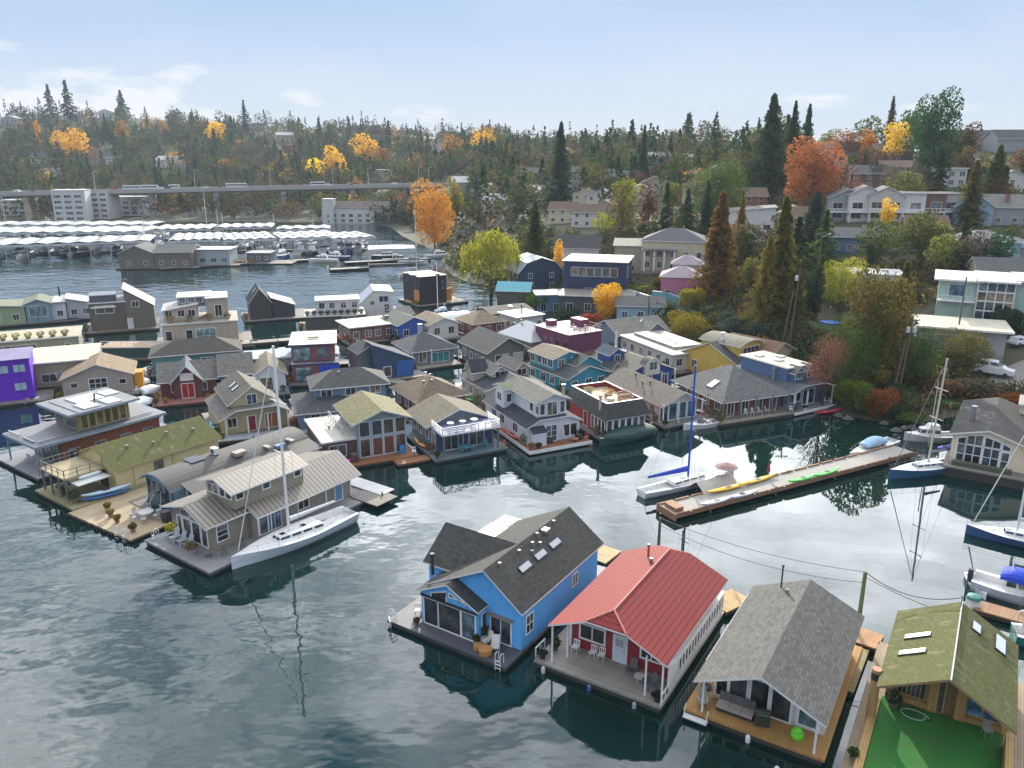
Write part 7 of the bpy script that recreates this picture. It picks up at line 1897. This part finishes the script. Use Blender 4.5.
for i, px in enumerate((12, 30, 52, 64, 78, 112, 158, 166, 178, 205, 221, 300, 330, 350, 372, 395, 420, 441, 452)):
    p, d = along(px); n = Vector((-d.y, d.x, 0)).normalized(); lane = 3 if i % 2 else 6.5
    pos = p + n * lane + Vector((0, 0, -.8)); c = i % 6
    car(f'{vn[c]} car on the viaduct ' + ('near its left end', 'above the balcony blocks', 'above the boat sheds', 'near the golden trees', 'near its right end')[min(4, int(px / 95))], pos, math.atan2(d.y, d.x) + (math.pi if i % 2 else 0), vcol[c], 4.8, 1.7, 2.0, group=VG)
for px, l, L2 in ((130, 'white coach on viaduct above wide balcony block', 9), (148, 'second white coach on viaduct beside the first', 9), (236, 'large white coach on viaduct above covered boat sheds', 12), (318, 'white box truck on viaduct before golden trees', 9), (173, 'low white truck on viaduct left of the large coach', 6)):
    p, d = along(px); n = Vector((-d.y, d.x, 0)).normalized(); car(l, p + n * 4 + Vector((0, 0, -.8)), math.atan2(d.y, d.x), (.62, .63, .66), L2, 3.0, 2.5, 'bus')
for i, px in enumerate((95, 195, 270, 332, 368, 418, 428)):
    p, d = along(px); p = p + Vector((0, 0, 0)); tt = thing('street_lamp', 'grey lamp post standing on the viaduct parapet', 'street lamp', (p.x, p.y + .4, p.z - 1), 0, 'viaduct lamp posts')
    b = B(); b.tube((0, 0, 0), (0, 0, 11), .18, 6, .12); b.build('post', GALV, tt); b = B(); b.tube((0, 0, 11), (2, 0, 11.4), .1, 5); b.box(1.6, -.15, 11.3, 2.5, .15, 11.5); b.build('lamp_head', GALV, tt)
t = thing('overpass', 'second grey overpass on slope right of viaduct', 'bridge'); a, c = PY(455, 166, 620), PY(497, 165, 620)
b = B(); b.slab([a, c, c + Vector((0, 10, 0)), a + Vector((0, 10, 0))], 1.4); b.build('deck', CON2, t)
for k in (.1, .5, .9): q_ = a.lerp(c, k); b = B(); b.box(q_.x - .8, q_.y + 3, q_.z - 9, q_.x + .8, q_.y + 6, q_.z); b.build('bridge_pier', CON2, t)

# ---------------------------------------------------------------- marina
SG = 'covered moorage sheds in the marina'
WROOF = memb((.5, .51, .53)); MET = paint((.55, .57, .6), .5)
def shed(label, fl, fr, depth, n, z=5.0, rise=.5):
    a, c = P(*fl, z), P(*fr, z); d = c - a; L2 = d.length
    t = thing('covered_moorage', label, 'boat shed', (a.x, a.y, 0), math.atan2(d.y, d.x), SG)
    w = L2 / n
    b = B()
    for i in range(n):
        x0, x1 = i * w, (i + 1) * w - .02; xm = (x0 + x1) / 2
        b.slab([(x0, 0, z), (xm, 0, z + rise), (xm, depth, z + rise), (x0, depth, z)], .15, rng.choice((0, 0, 1))); b.slab([(xm, 0, z + rise), (x1, 0, z), (x1, depth, z), (xm, depth, z + rise)], .15, rng.choice((0, 0, 2)))
        for y in (.25, .6): b.slab([(x0 + w * .12, depth * y, z + rise * .24 + .17), (x0 + w * .38, depth * y, z + rise * .76 + .17), (x0 + w * .38, depth * (y + .2), z + rise * .76 + .17), (x0 + w * .12, depth * (y + .2), z + rise * .24 + .17)], .05, 3)
    b.build('roof', [WROOF, memb((.42, .43, .45)), memb((.33, .35, .38)), memb((.17, .19, .23))], t)
    b = B(); b.box(0, -.1, z - .7, L2, .0, z - .05); b.build('fascia', MET, t)
    for i in range(0, n + 1):
        b = B(); b.tube((i * w, .3, -1), (i * w, .3, z), .14, 6); b.build('post', MET, t); b = B(); b.tube((i * w, depth - .3, -1), (i * w, depth - .3, z), .14, 6); b.build('post', MET, t)
    b = B(); b.box(0, depth * .45, -.1, L2, depth * .55, .6); b.build('dock', OLDWOOD, t)
    return t
shed('front long white boat shed at left of marina', (-40, 246.5), (150, 241), 22, 9, 5); shed('second long white boat shed behind the front one', (-40, 233.5), (142, 232), 24, 10, 5.5); shed('farthest long white shed below viaduct piers', (-40, 225.5), (150, 225), 18, 10, 5)
shed('white shed with five gables right of long sheds', (168, 241), (220, 239.5), 26, 5, 6); shed('white shed behind five gabled shed', (150, 230), (210, 229), 22, 5, 5.5); shed('white shed in middle of marina before trees', (224, 240.5), (276, 238.5), 26, 5, 6); shed('back white shed near wooded shore', (214, 228), (272, 227), 18, 5, 5); shed('white shed over cruisers right of marina centre', (282, 239), (342, 236.5), 24, 5, 6); shed('rightmost white gabled shed before green lawn', (334, 239), (376, 237), 22, 4, 6); shed('far middle white shed near wooded shore', (276, 229.5), (330, 228.5), 14, 4, 5)
t = shed('flat canopied dock shelter with dark posts near black cube', (368, 250), (416, 249), 12, 1, 6, .15)
BG = 'boats berthed in the marina'
bc = [((.78, .78, .78), 'white'), ((.7, .72, .76), 'pale grey'), ((.05, .1, .28), 'blue hulled'), ((.75, .72, .65), 'cream'), ((.05, .06, .08), 'dark hulled')]
cnt = {}
def mboat(px, py, i, where, L2=None, turn=None):
    a = P(px, py); L2 = L2 or rng.uniform(8, 12); ang = turn if turn is not None else R(rng.choice((88, 92, 268, 272)) + rng.uniform(-6, 6))
    c, nm = bc[i % len(bc)]
    k = rng.choice(('flybridge cruiser', 'cabin cruiser', 'motorboat'))
    m = motorboat(f'{nm} {k} {where}', a, a + Vector((math.cos(ang) * L2, math.sin(ang) * L2, 0)), L2 * .33, 'cruiser', c, cover=(.03, .06, .2) if rng.random() < .2 else None, group=BG, small=True)
    return m
i = 0
for px in list(range(2, 148, 10)):
    mboat(px + rng.uniform(-2, 2), 257 - px * .045, i, 'in front of the long front shed, ' + ('left end' if px < 40 else 'middle' if px < 95 else 'right end')); i += 1
for px in range(4, 150, 15): mboat(px, 239.5, i, 'between the two long sheds ' + ('near left frame edge' if px < 60 else 'toward the boathouse')); i += 1
for px in range(8, 145, 22): mboat(px, 229.5, i, 'in the back berths below the viaduct'); i += 1
for px, py in ((156, 247), (163, 243), (152, 240), (160, 237), (148, 236)): mboat(px, py, i, 'in the gap beside the wooden boathouse'); i += 1
for px in (228, 238, 249, 260, 271): mboat(px, 249, i, 'under the middle white shed'); i += 1
for px, py in ((286, 256), (297, 255), (309, 255), (322, 254), (333, 254), (346, 253), (356, 252)): mboat(px, py, i, 'along the outer dock beneath the right sheds', rng.uniform(10, 14)); i += 1
for px in (284, 299, 314, 340, 352, 366): mboat(px, 244, i, 'inside the right hand sheds'); i += 1
for px, py, a in ((382, 262, 10), (398, 264, 5), (350, 259, 175), (338, 262, 178), (372, 258, 0), (425, 258, 20)): mboat(px, py, i, 'at the docks near the canopied shelter', 10, R(a)); i += 1
for px, py, ty, l in ((146, 249, 218, 'white sailboat mast up beside wooden boathouse'), (208, 236, 192, 'tall masted sailboat between white sheds'), (219, 236, 209, 'sailboat with short mast between white sheds'), (224, 236, 212, 'sailboat right of the tall masted one'), (275, 238, 213, 'sailboat beside middle white shed'), (314, 240, 218, 'sailboat mast showing between right sheds'), (48, 232, 216, 'sailboat mast before left viaduct pier'), (8, 236, 196, 'tall sailboat mast at far left of marina'), (417, 276, 210, 'tall white masted sailboat near black cube float'), (158, 266, 238, 'small blue sailboat moored beside wooden boathouse')):
    a = P(px, py); Z = CH + ray(px, ty).z * (a.y / ray(px, ty).y); L2 = 11
    b2 = a + Vector((L2 * .87, L2 * .5, 0)); s0, s1 = proj(a - (b2 - a) * .55), proj(a + (b2 - a) * .45)
    sailboat(l, s0, s1, 3.2, Z - 1, wires=True, furl=False, mx=.55, hull=(.1, .3, .42) if 'blue' in l else (.74, .74, .74), boom_l=.35)
for px, py, ty, l in ((438, 318, 262, 'white flagpole on dock beside pale blue boat'),): pole(l, (px, py), ty, .5, .1, name='flagpole', mat=TRIM)
motorboat('pale blue motorboat at dock before black cube float', (456, 315), (428, 318), 3.2, 'cruiser', (.4, .5, .62), (.5, .58, .68))
MG = 'house barges on the marina edge'
h = House('boathouse', 'dark weathered wooden boathouse at marina edge', 'boathouse', (120, 268), -6, .5, None); WB = siding((.16, .14, .12)); h.float(-1, -1, 25, 14); h.vol(0, 0, 11, 12, .5, 5.2, WB, 'gy', GR, 2.4, .5, wins='F2'); h.vol(11.2, 0, 23, 12, .5, 5.4, WB, 'gx', GR, 2.0, .4, wins='F3')
h = House('house_barge', 'pale grey house barge with flat roof beside boathouse', 'house barge', (188, 265), -2, .5, MG); h.float(-4, -1, 17, 10); h.vol(0, 0, 14, 9, .5, 5.5, siding((.36, .4, .42)), 'flat', memb((.6, .6, .6)), o=.4, wins='F4:1.8x1.4')
h = House('house_barge', 'dark house barge with orange planted deck in marina', 'house barge', (228, 263), 0, .5, MG); h.float(-2, -1, 22, 8); h.vol(6, 2, 14, 8, .5, 3.6, siding((.12, .12, .12)), 'flat', memb((.3, .3, .3)), o=.3, wins='F3')
for k_ in range(5): set_on(h, 1 + k_ * 2.0, .2, .5, 0, planter('orange leafed tub on house barge deck in marina', (.2, .12, .1), (.4, .2, .03), .6, .4, .9, group='orange tubs on the house barge'))
pier('long outer walkway along marina front', (160, 268), (345, 257), 2.6, .6, group=None); pier('low plank jetty right of marina before black cube', (330, 269), (368, 267), 3.0, .8); pier('plank jetty beyond the canopied shelter', (345, 262), (430, 258), 3.0, .8); pier('plank walkway joining black cube to the shore', (420, 322), (520, 303), 2.4, 1.2); pier('long channel walkway behind black and white floats', (200, 346), (440, 327), 2.4, .8); pier('channel walkway behind dark wedge roofed float', (70, 352), (160, 350), 3.0, 1.2); pier('bluish gangway in front of beige floating homes', (205, 440), (346, 426), 2.2, .7, planks((.35, .38, .42))); pier('dark walkway between second and third ranks', (345, 372), (560, 470 - 60), 2.0, .6, pile=False)
h = House('teal_shed', 'small dark dock shed with turquoise roof under willow', 'shed', (497, 303), 10, 1.0, None); h.vol(0, 0, 8, 6, -.5, 4.2, siding((.1, .09, .08)), 'gx', paint((.06, .3, .36), .5, 'metal_roof'), 1.6, .5)
h = House('barge', 'dark green barge with white rail below wedge roofed float', 'barge', (103, 358), -2, .5); h.float(-1, -1, 14, 4); h.vol(0, 0, 13, 4, .5, 2.4, paint((.02, .07, .08)), 'flat', planks((.4, .28, .18)), o=.2); h.rail([(0, 0), (13, 0)], 2.8, .8)
for i2, (px, py) in enumerate(((138, 384), (150, 392), (142, 404), (168, 378), (152, 372))): motorboat(('white tarp covered boat in slip beside maroon home', 'white covered launch in second slip beside maroon home', 'large white shrink wrapped boat behind cream mossy home', 'white covered tender by teal float', 'white striped boat in slip below teal float')[i2], (px - 8, py + 3), (px + 12, py - 1), 3.2, 'covered', (.75, .75, .75), cover=(.78, .79, .8), small=True)
for i2, (px, py, l) in enumerate(((300, 402, 'white speedboat in slip left of blue grey home'), (405, 390, 'white launch between blue grey and tan hipped homes'), (352, 412, 'white skiff under blue grey home'), (496, 352, 'white boat in slip behind charcoal home'), (452, 388, 'white boat beside slate hipped home'), (275, 352, 'white cruiser at dock behind solar panel home'), (240, 345, 'white launch at channel dock'), (255, 345, 'second white launch at channel dock'), (30, 402, 'white tender moored below violet home'), (700, 419, 'small cream launch under hipped porch'))): motorboat(l, (px - 8, py + 2), (px + 10, py - 2), 2.4, 'runabout', cover=None, small=True)

# ---------------------------------------------------------------- trees one can tell apart
def tr(kind, px, py, top, colour, label, wpx=None, var=None, group=None, cat=None):
    p = T(px, py); s_ = scale_at(p)
    d = ray(px, top); H2 = CH + d.z * (p.y / d.y) - p.z
    H2 = max(1.5, H2)
    nat = {'conifer': .38, 'bigconifer': .38, 'broad': .72, 'bigbroad': .8, 'column': .34, 'cypress': .24, 'bare': .8, 'bigbare': .85, 'willow': 1.05, 'bush': 1.1, 'bigbush': 1.15}[kind]
    wide = (wpx / s_) / (H2 * nat) if wpx else 1.0
    return plant(kind, p, H2, colour, label, group, wide, var, cat)
for a in (('willow', 491, 294, 227, 'yellow green', 'yellow green weeping willow on the shore', 66), ('bigbroad', 435, 256, 181, 'orange', 'blazing orange tree behind the tall white mast', 42, 0), ('bigbroad', 606, 322, 282, 'golden', 'small golden orange tree by maroon home terrace', 34, 1), ('bigbroad', 687, 344, 311, 'yellow green', 'rounded yellow green tree beside blue cottage', 40, 0),
  ('bigconifer', 766, 196, 94, 'dark green', 'tallest dark conifer on the right ridge', 50, 0), ('bigconifer', 788, 190, 101, 'dark green', 'ragged conifer just right of tallest dark conifer', 26, 1), ('bigconifer', 802, 190, 104, 'dark green', 'second ragged conifer behind the rust tree', 26, 1), ('bigbroad', 810, 218, 136, 'rust', 'broad rust red tree below ragged conifers', 66, 1), ('bigbare', 838, 212, 158, 'russet', 'brown half bare tree merging with rust red tree', 60, 0), ('broad', 845, 160, 128, 'amber', 'amber hilltop tree left of the thin spire conifer', 30), ('broad', 868, 160, 130, 'golden', 'golden hilltop tree left of the thin spire conifer', 26), ('broad', 893, 165, 120, 'orange', 'orange tree beside the huge open fir', 28), ('broad', 826, 158, 130, 'olive', 'olive hilltop tree behind rust red tree', 30), ('bare', 690, 152, 124, 'amber', 'sparse golden tree on ridge left of tall dark conifer', 26), ('bare', 672, 152, 126, 'amber', 'sparse golden ridge tree beside blue ridge house', 24), ('bigbroad', 925, 196, 87, 'dark green', 'huge dark open crowned fir on right skyline', 52, 1), ('bigconifer', 886, 160, 96, 'grey brown', 'thin sparse spire conifer on right skyline', 18, 1), ('bigconifer', 811, 262, 192, 'blue green', 'broad blue green cone conifer left of low blue house', 50, 0), ('bigconifer', 716, 300, 192, 'bronze', 'tall bronze conifer right of cream house', 58, 2), ('bigbroad', 716, 226, 160, 'green', 'broad dark cedar above the bronze conifer', 58, 0), ('bigconifer', 775, 330, 196, 'olive', 'tall olive conifer behind leaning poles', 56, 2), ('bigconifer', 762, 338, 236, 'bronze', 'bronze tinged conifer left of leaning poles', 44, 0), ('bigconifer', 792, 335, 262, 'olive', 'olive conifer right of leaning pole', 40, 2),
  ('bigbare', 822, 408, 327, 'russet', 'russet leafed tree on bank beside slate blue home', 56, 0), ('bigbroad', 868, 388, 268, 'olive', 'large dark leafy tree behind transformer pole', 80, 1), ('bigconifer', 893, 372, 262, 'olive', 'big green conifer above transformer pole', 46, 0), ('bigbroad', 850, 396, 318, 'green', 'dense dark tree behind russet tree', 50, 0), ('bigbroad', 918, 388, 330, 'green', 'dark leafy tree right of transformer pole', 36, 0), ('bigbush', 856, 414, 370, 'bright green', 'bright green shoreline bush beside slate blue home', 44, 0), ('bigbush', 878, 421, 376, 'amber', 'bronze mounded shrub at the water edge', 36, 1), ('bigbush', 872, 395, 358, 'yellow green', 'yellow green bush behind the bronze mound', 34, 1),
  ('cypress', 814, 320, 260, 'dark green', 'slim dark cypress left of yellow green tree', 15), ('cypress', 868, 278, 240, 'dark green', 'slim dark cypress below grey bungalow', 10), ('cypress', 806, 322, 270, 'dark green', 'second slim cypress beside first near lamp pole', 12), ('bigbroad', 838, 312, 258, 'yellow green', 'yellow green tree right of slim cypress', 44, 0), ('broad', 952, 276, 236, 'bright green', 'bright lime tree above modern house roof', 36), ('broad', 920, 262, 214, 'olive', 'olive green tree right of row houses', 44), ('bigbroad', 962, 374, 330, 'olive', 'olive tree in front of tan roofed garage', 50, 0), ('bigconifer', 968, 226, 160, 'olive', 'tall olive conifer beside pale blue gabled house', 36, 2), ('bigconifer', 990, 215, 145, 'green', 'green conifer above craftsman house', 36, 0), ('broad', 886, 232, 199, 'golden', 'bright golden tree before the row houses', 22), ('broad', 935, 175, 152, 'amber', 'amber tree right of huge open fir', 34), ('broad', 958, 165, 142, 'bright green', 'round green tree below the dark lodge', 16),
  ('bigconifer', 535, 258, 202, 'green', 'neat green cone conifer behind willow', 32, 0), ('broad', 558, 280, 240, 'golden', 'small golden tree between gambrel and navy houses', 16), ('broad', 602, 236, 212, 'yellow green', 'yellow green tree above white gabled cottage', 20), ('bigconifer', 560, 205, 122, 'dark green', 'broad dark conifer on the middle ridge', 32, 0), ('bigconifer', 642, 190, 126, 'dark green', 'narrow dark conifer on ridge left of blue ridge house', 18, 2), ('conifer', 665, 242, 182, 'dark green', 'dark conifer above cream two storey house', 26), ('conifer', 686, 236, 188, 'dark green', 'shorter dark conifer right of cream house ridge', 22), ('broad', 622, 242, 180, 'olive', 'tall olive tree above taupe balcony house', 28), ('broad', 648, 232, 184, 'brown', 'brown leafed tree left of dark conifer pair', 26),
  ('broad', 337, 185, 147, 'golden', 'larger golden tree at viaduct right of white truck', 32), ('broad', 316, 185, 158, 'golden', 'smaller golden tree just left of larger one', 18), ('broad', 366, 170, 133, 'golden', 'golden tree higher above the viaduct', 28), ('broad', 383, 172, 146, 'amber', 'amber tree right of higher golden tree', 18), ('broad', 78, 165, 128, 'golden', 'golden tree on far left slope', 28), ('broad', 62, 158, 130, 'orange', 'orange tree left of golden slope tree', 16), ('broad', 218, 150, 120, 'golden', 'golden tree near far ridge', 22), ('column', 124, 150, 118, 'amber', 'tall amber poplar on far left slope', 16), ('broad', 50, 192, 172, 'golden', 'small golden tree in front of white flat house', 12), ('broad', 483, 158, 128, 'golden', 'wide golden tree on ridge left of middle conifer', 26), ('broad', 452, 168, 134, 'amber', 'amber ridge tree beside white house', 22), ('broad', 456, 225, 178, 'yellow green', 'yellow green tree right of blazing orange tree', 24), ('broad', 402, 215, 195, 'rust', 'low rust coloured tree right of long apartment house', 28), ('column', 40, 150, 118, 'orange', 'orange poplar at left of far slope', 8), ('conifer', 52, 120, 84, 'dark green', 'left of twin tall conifers on far left ridge', 16), ('conifer', 70, 120, 80, 'dark green', 'right of twin tall conifers on far left ridge', 18), ('conifer', 123, 118, 90, 'dark green', 'clustered dark conifer on ridge above poplar', 18), ('conifer', 246, 135, 100, 'dark green', 'dark ridge conifer above long tan building', 14), ('bigconifer', 705, 240, 180, 'dark green', 'shadowed conifer left of broad cedar', 24, 2), ('bigconifer', 738, 262, 190, 'bronze', 'bronze conifer between cedar and white balcony house', 22, 2), ('bare', 770, 300, 248, 'grey brown', 'pale twiggy tree behind olive conifer', 44), ('bigbare', 905, 205, 160, 'grey brown', 'wide pinkish bare tree above row houses', 64, 0), ('conifer', 862, 185, 150, 'dark green', 'narrow dark spire behind rust tree', 10)):
    tr(*a)
hg = 'hedge'
tag(tr('bigbush', 540, 309, 286, 'bright green', 'bright green clipped hedge by the turquoise roofed shed', 46, 0), cat='hedge')
for px, py, top, c, w, l in ((735, 340, 306, 'blue green', 60, 'silvery green shrub mass right of yellow green tree'), (705, 350, 325, 'green', 34, 'green shrub behind yellow house dormer'), (760, 345, 312, 'blue green', 40, 'silver green bush above the plank fence'), (690, 312, 280, 'yellow green', 30, 'yellowing shrub at end of blue street wall'), (730, 285, 262, 'yellow green', 24, 'lime shrub beneath bronze conifers'), (640, 295, 280, 'olive', 44, 'olive hedge on top of white garden wall'), (660, 290, 272, 'yellow green', 22, 'yellow green shrub above blue street wall'), (940, 398, 372, 'brown', 44, 'brown thicket below the olive tree'), (975, 400, 372, 'grey brown', 50, 'pale twiggy thicket beside cream house roof'), (1000, 408, 385, 'amber', 44, 'bronze thicket above cream house roof'), (910, 425, 408, 'green', 36, 'green rockery shrub beside the cabin cruiser'), (893, 418, 398, 'dark green', 30, 'dark rockery shrub left of the lawn'), (1005, 335, 300, 'dark green', 40, 'dark shrub beside modern house green wall'), (880, 300, 275, 'brown', 50, 'brown hedge below slim cypress'), (990, 275, 252, 'green', 30, 'green shrub in front of blue bungalow'), (1012, 280, 258, 'yellow green', 40, 'yellow shrubs below grey blue porch house'), (590, 330, 306, 'rust', 26, 'rusty shrub left of small golden tree'), (565, 322, 304, 'dark green', 30, 'dark shrub beneath low dark house')):
    tr('bigbush', px, py, top, c, l, w)

# ---------------------------------------------------------------- the wooded slopes
used = {}
def word_label(kind, colour, px, py, H2):
    nm = KINDNAME[kind][1]
    best = min(LM, key=lambda q_: (q_[0] - px) ** 2 + 2 * (q_[1] - py) ** 2)
    dx, dy = px - best[0], py - best[1]
    rel = 'left of' if dx < -12 else 'right of' if dx > 12 else ('behind' if dy < 4 else 'in front of')
    sz = 'tall ' if H2 > 20 else 'low ' if H2 < 11 else ''
    short = best[2]
    return ' '.join(f'{sz}{colour} {nm} {rel} the {short}'.split()[:15])
LM += [(140, 182, 'viaduct balcony blocks'), (236, 180, 'large coach on the viaduct'), (300, 200, 'right viaduct span'), (205, 205, 'back marina sheds'), (30, 100, 'far left ridge line'), (180, 95, 'far ridge line'), (310, 115, 'far ridge right of the long tan building'), (430, 125, 'middle ridge'), (250, 160, 'slope above the coach'), (170, 140, 'slope below the ridge houses'), (320, 160, 'slope behind the golden trees'), (400, 160, 'slope by the service building'), (520, 130, 'ridge left of the broad conifer'), (600, 130, 'ridge row of conifers')]
PALF = [('dark green', 3), ('green', 3), ('olive', 3), ('grey brown', 4), ('brown', 2), ('amber', 1)]
PALN = [('green', 3), ('olive', 3), ('dark green', 2), ('brown', 2), ('yellow green', 1), ('amber', 1), ('grey brown', 2)]
def pick(pal):
    k = rng.uniform(0, sum(w for _, w in pal))
    for c, w in pal:
        k -= w
        if k <= 0: return c
    return pal[0][0]
hs = [(o.location.x, o.location.y) for o in bpy.data.objects if o.get('category') in ('house', 'apartment block', 'apartment house', 'building', 'garage')]
HP = [q_ for q_ in LM if q_[1] > 100]
def hides(px, py, p, h_):
    """a tree here would stand in front of a house or the viaduct"""
    for x, y, _ in HP:
        if abs(px - x) < 9 and 1 < py - (y + 8) < 15: return True
    if px < 470:
        q_, _d = along(px)
        if p.y < q_.y + 22 and proj(Vector((p.x, p.y, p.z + h_)))[1] < proj(q_)[1] + 4: return True
    return False
def clear(p, r=9):
    return all((p.x - x) ** 2 + (p.y - y) ** 2 > r * r for x, y in hs)
def place(px, py, lo, hi, pal, group):
    p = T(px, py)
    H2 = rng.uniform(lo, hi)
    if p.z < 1.0 or not clear(p, 8) or hides(px, py, p, H2 * 1.2): return False
    kind = rng.choice(('conifer', 'conifer', 'broad', 'broad', 'broad', 'bare', 'broad', 'broad'))
    c = pick(pal)
    if kind == 'conifer': c = rng.choice(('dark green', 'dark green', 'green', 'dark green')); H2 *= 1.25
    if kind == 'bare': c = rng.choice(('grey brown', 'brown', 'russet'))
    lb = word_label(kind, c, px, py, H2)
    if lb in used:
        for ad in ('slender', 'broad', 'ragged', 'rounded', 'leaning', 'sparse', 'dense', 'small'):
            if f'{ad} {lb}' not in used: lb = f'{ad} {lb}'; break
    used[lb] = 1
    plant(kind, p, H2, c, lb, group, rng.uniform(1.25, 1.7) if kind == 'conifer' else rng.uniform(.9, 1.3)); return True
n = 0
while n < 70:      # along the skyline
    px = rng.uniform(0, 1024); sky_y = 124 + (px / 1024) * 34 if px < 760 else 152
    if place(px, sky_y + rng.uniform(0, 14), 11, 20, PALF, 'trees along the skyline'): n += 1
n = 0
while n < 75:
    px = rng.uniform(0, 480); py = rng.uniform(135, 214)
    if place(px, py, 11, 19, PALF, 'trees on the far wooded slope'): n += 1
n = 0
while n < 60:
    px = rng.uniform(480, 1024); py = rng.uniform(160, 300)
    if py > 225 and px < 700: continue
    if place(px, py, 7, 13, PALN, 'trees between the hillside houses'): n += 1
# the wood behind them reads as one mass
FM = [foliage((.034, .06, .03), .25), foliage((.055, .085, .028), .35), foliage((.1, .1, .03), .4), foliage((.095, .08, .06), .3), foliage((.12, .075, .04), .35), FOL['amber']]
b = B(); rg = random.Random(5); n = 0; miss = 0
while n < 4200 and miss < 9000:
    px = rg.uniform(-340, -30) if n % 5 == 0 else rg.uniform(-40, 520) if rg.random() < .72 else rg.uniform(480, 800); py = rg.uniform(116, 224)
    p = T(px, py)
    if p.z < .5 or p.y < 300 or not clear(p, 12): continue
    n += 1
    r = rg.uniform(4.0, 9.5); hh_ = rg.uniform(8, 18); mi = rg.choices(range(6), (6.5, 5, 4, 4, 1.6, .5))[0]
    if hides(px, py, p, hh_ * (1.4 if mi == 0 else 1.05)): n -= 1; miss = miss + 1; continue
    if mi == 0:
        for q_ in range(60):
            k = rg.random() ** .7; a = rg.uniform(0, 6.28); rr = r * .8 * (1 - k) * rg.uniform(.6, 1)
            leaf(b, p + Vector((rr * math.cos(a), rr * math.sin(a), hh_ * 1.4 * k)), rg.uniform(.7, 1.25), rg, .2, mi)
    else: leafcloud(b, [((p.x, p.y, p.z + hh_ * .55), (r, r, hh_ * .5))], 84, 1.05, rg, .45, 0, mi)
o = b.build('far_woodland', FM); tag(o, 'dense autumn wood covering the far slopes', None, None, 'stuff')
b = B(); n = 0
while n < 3300:
    px = rg.uniform(395, 1060); py = rg.uniform(158, 425)
    p = T(px, py)
    if p.z < .6 or p.y > 420 or not clear(p, 8.5): continue
    if hides(px, py, p, 2) or (px > 968 and 338 < py < 398) or (898 < px < 960 and 392 < py < 408) or (798 < px < 868 and 314 < py < 338): continue
    n += 1; r = rg.uniform(.8, 2.6); mi = rg.choices(range(6), (3, 4, 4, 2, 2, .8))[0]
    leafcloud(b, [((p.x, p.y, p.z + r * .5), (r, r, r * .9))], 40, .34 if p.y < 220 else .5, rg, .4, 0, mi)
o = b.build('undergrowth', FM); tag(o, 'shrubs and ivy covering the near slope', None, None, 'stuff')
# rocks along the bank
RK = paint((.1, .095, .085), .95, 'stone')
for i, (px, py) in enumerate(((896, 431), (904, 429), (912, 428), (884, 424), (922, 425), (838, 416), (848, 419))):
    t = B(); rg2 = random.Random(i); pr = [(.25, -.3), (.7 + rg2.random() * .3, .05), (.6, .45), (.25, .65 + rg2.random() * .2)]
    t.lathe(pr, 7); o = t.build('boulder', RK); o.location = P(px, py, .1); o.scale = (.9, .7, .6); o.rotation_euler.z = i; tag(o, 'grey boulder on the bank at the head of the bay', 'boulder', 'boulders along the bank')
b = B(); b.box(-1450, -55, -4, 1650, 1492, 175)
m = bpy.data.materials.new('haze'); m.use_nodes = True
nt = m.node_tree; nt.nodes.remove(nt.nodes['Principled BSDF'])
pv = nt.nodes.new('ShaderNodeVolumePrincipled'); pv.inputs['Density'].default_value = .00012; pv.inputs['Color'].default_value = (.72, .84, 1, 1); pv.inputs['Anisotropy'].default_value = .0
nt.links.new(pv.outputs[0], nt.nodes['Material Output'].inputs['Volume'])
o = b.build('haze', m); tag(o, 'thin morning haze over the lake', None, None, 'stuff')
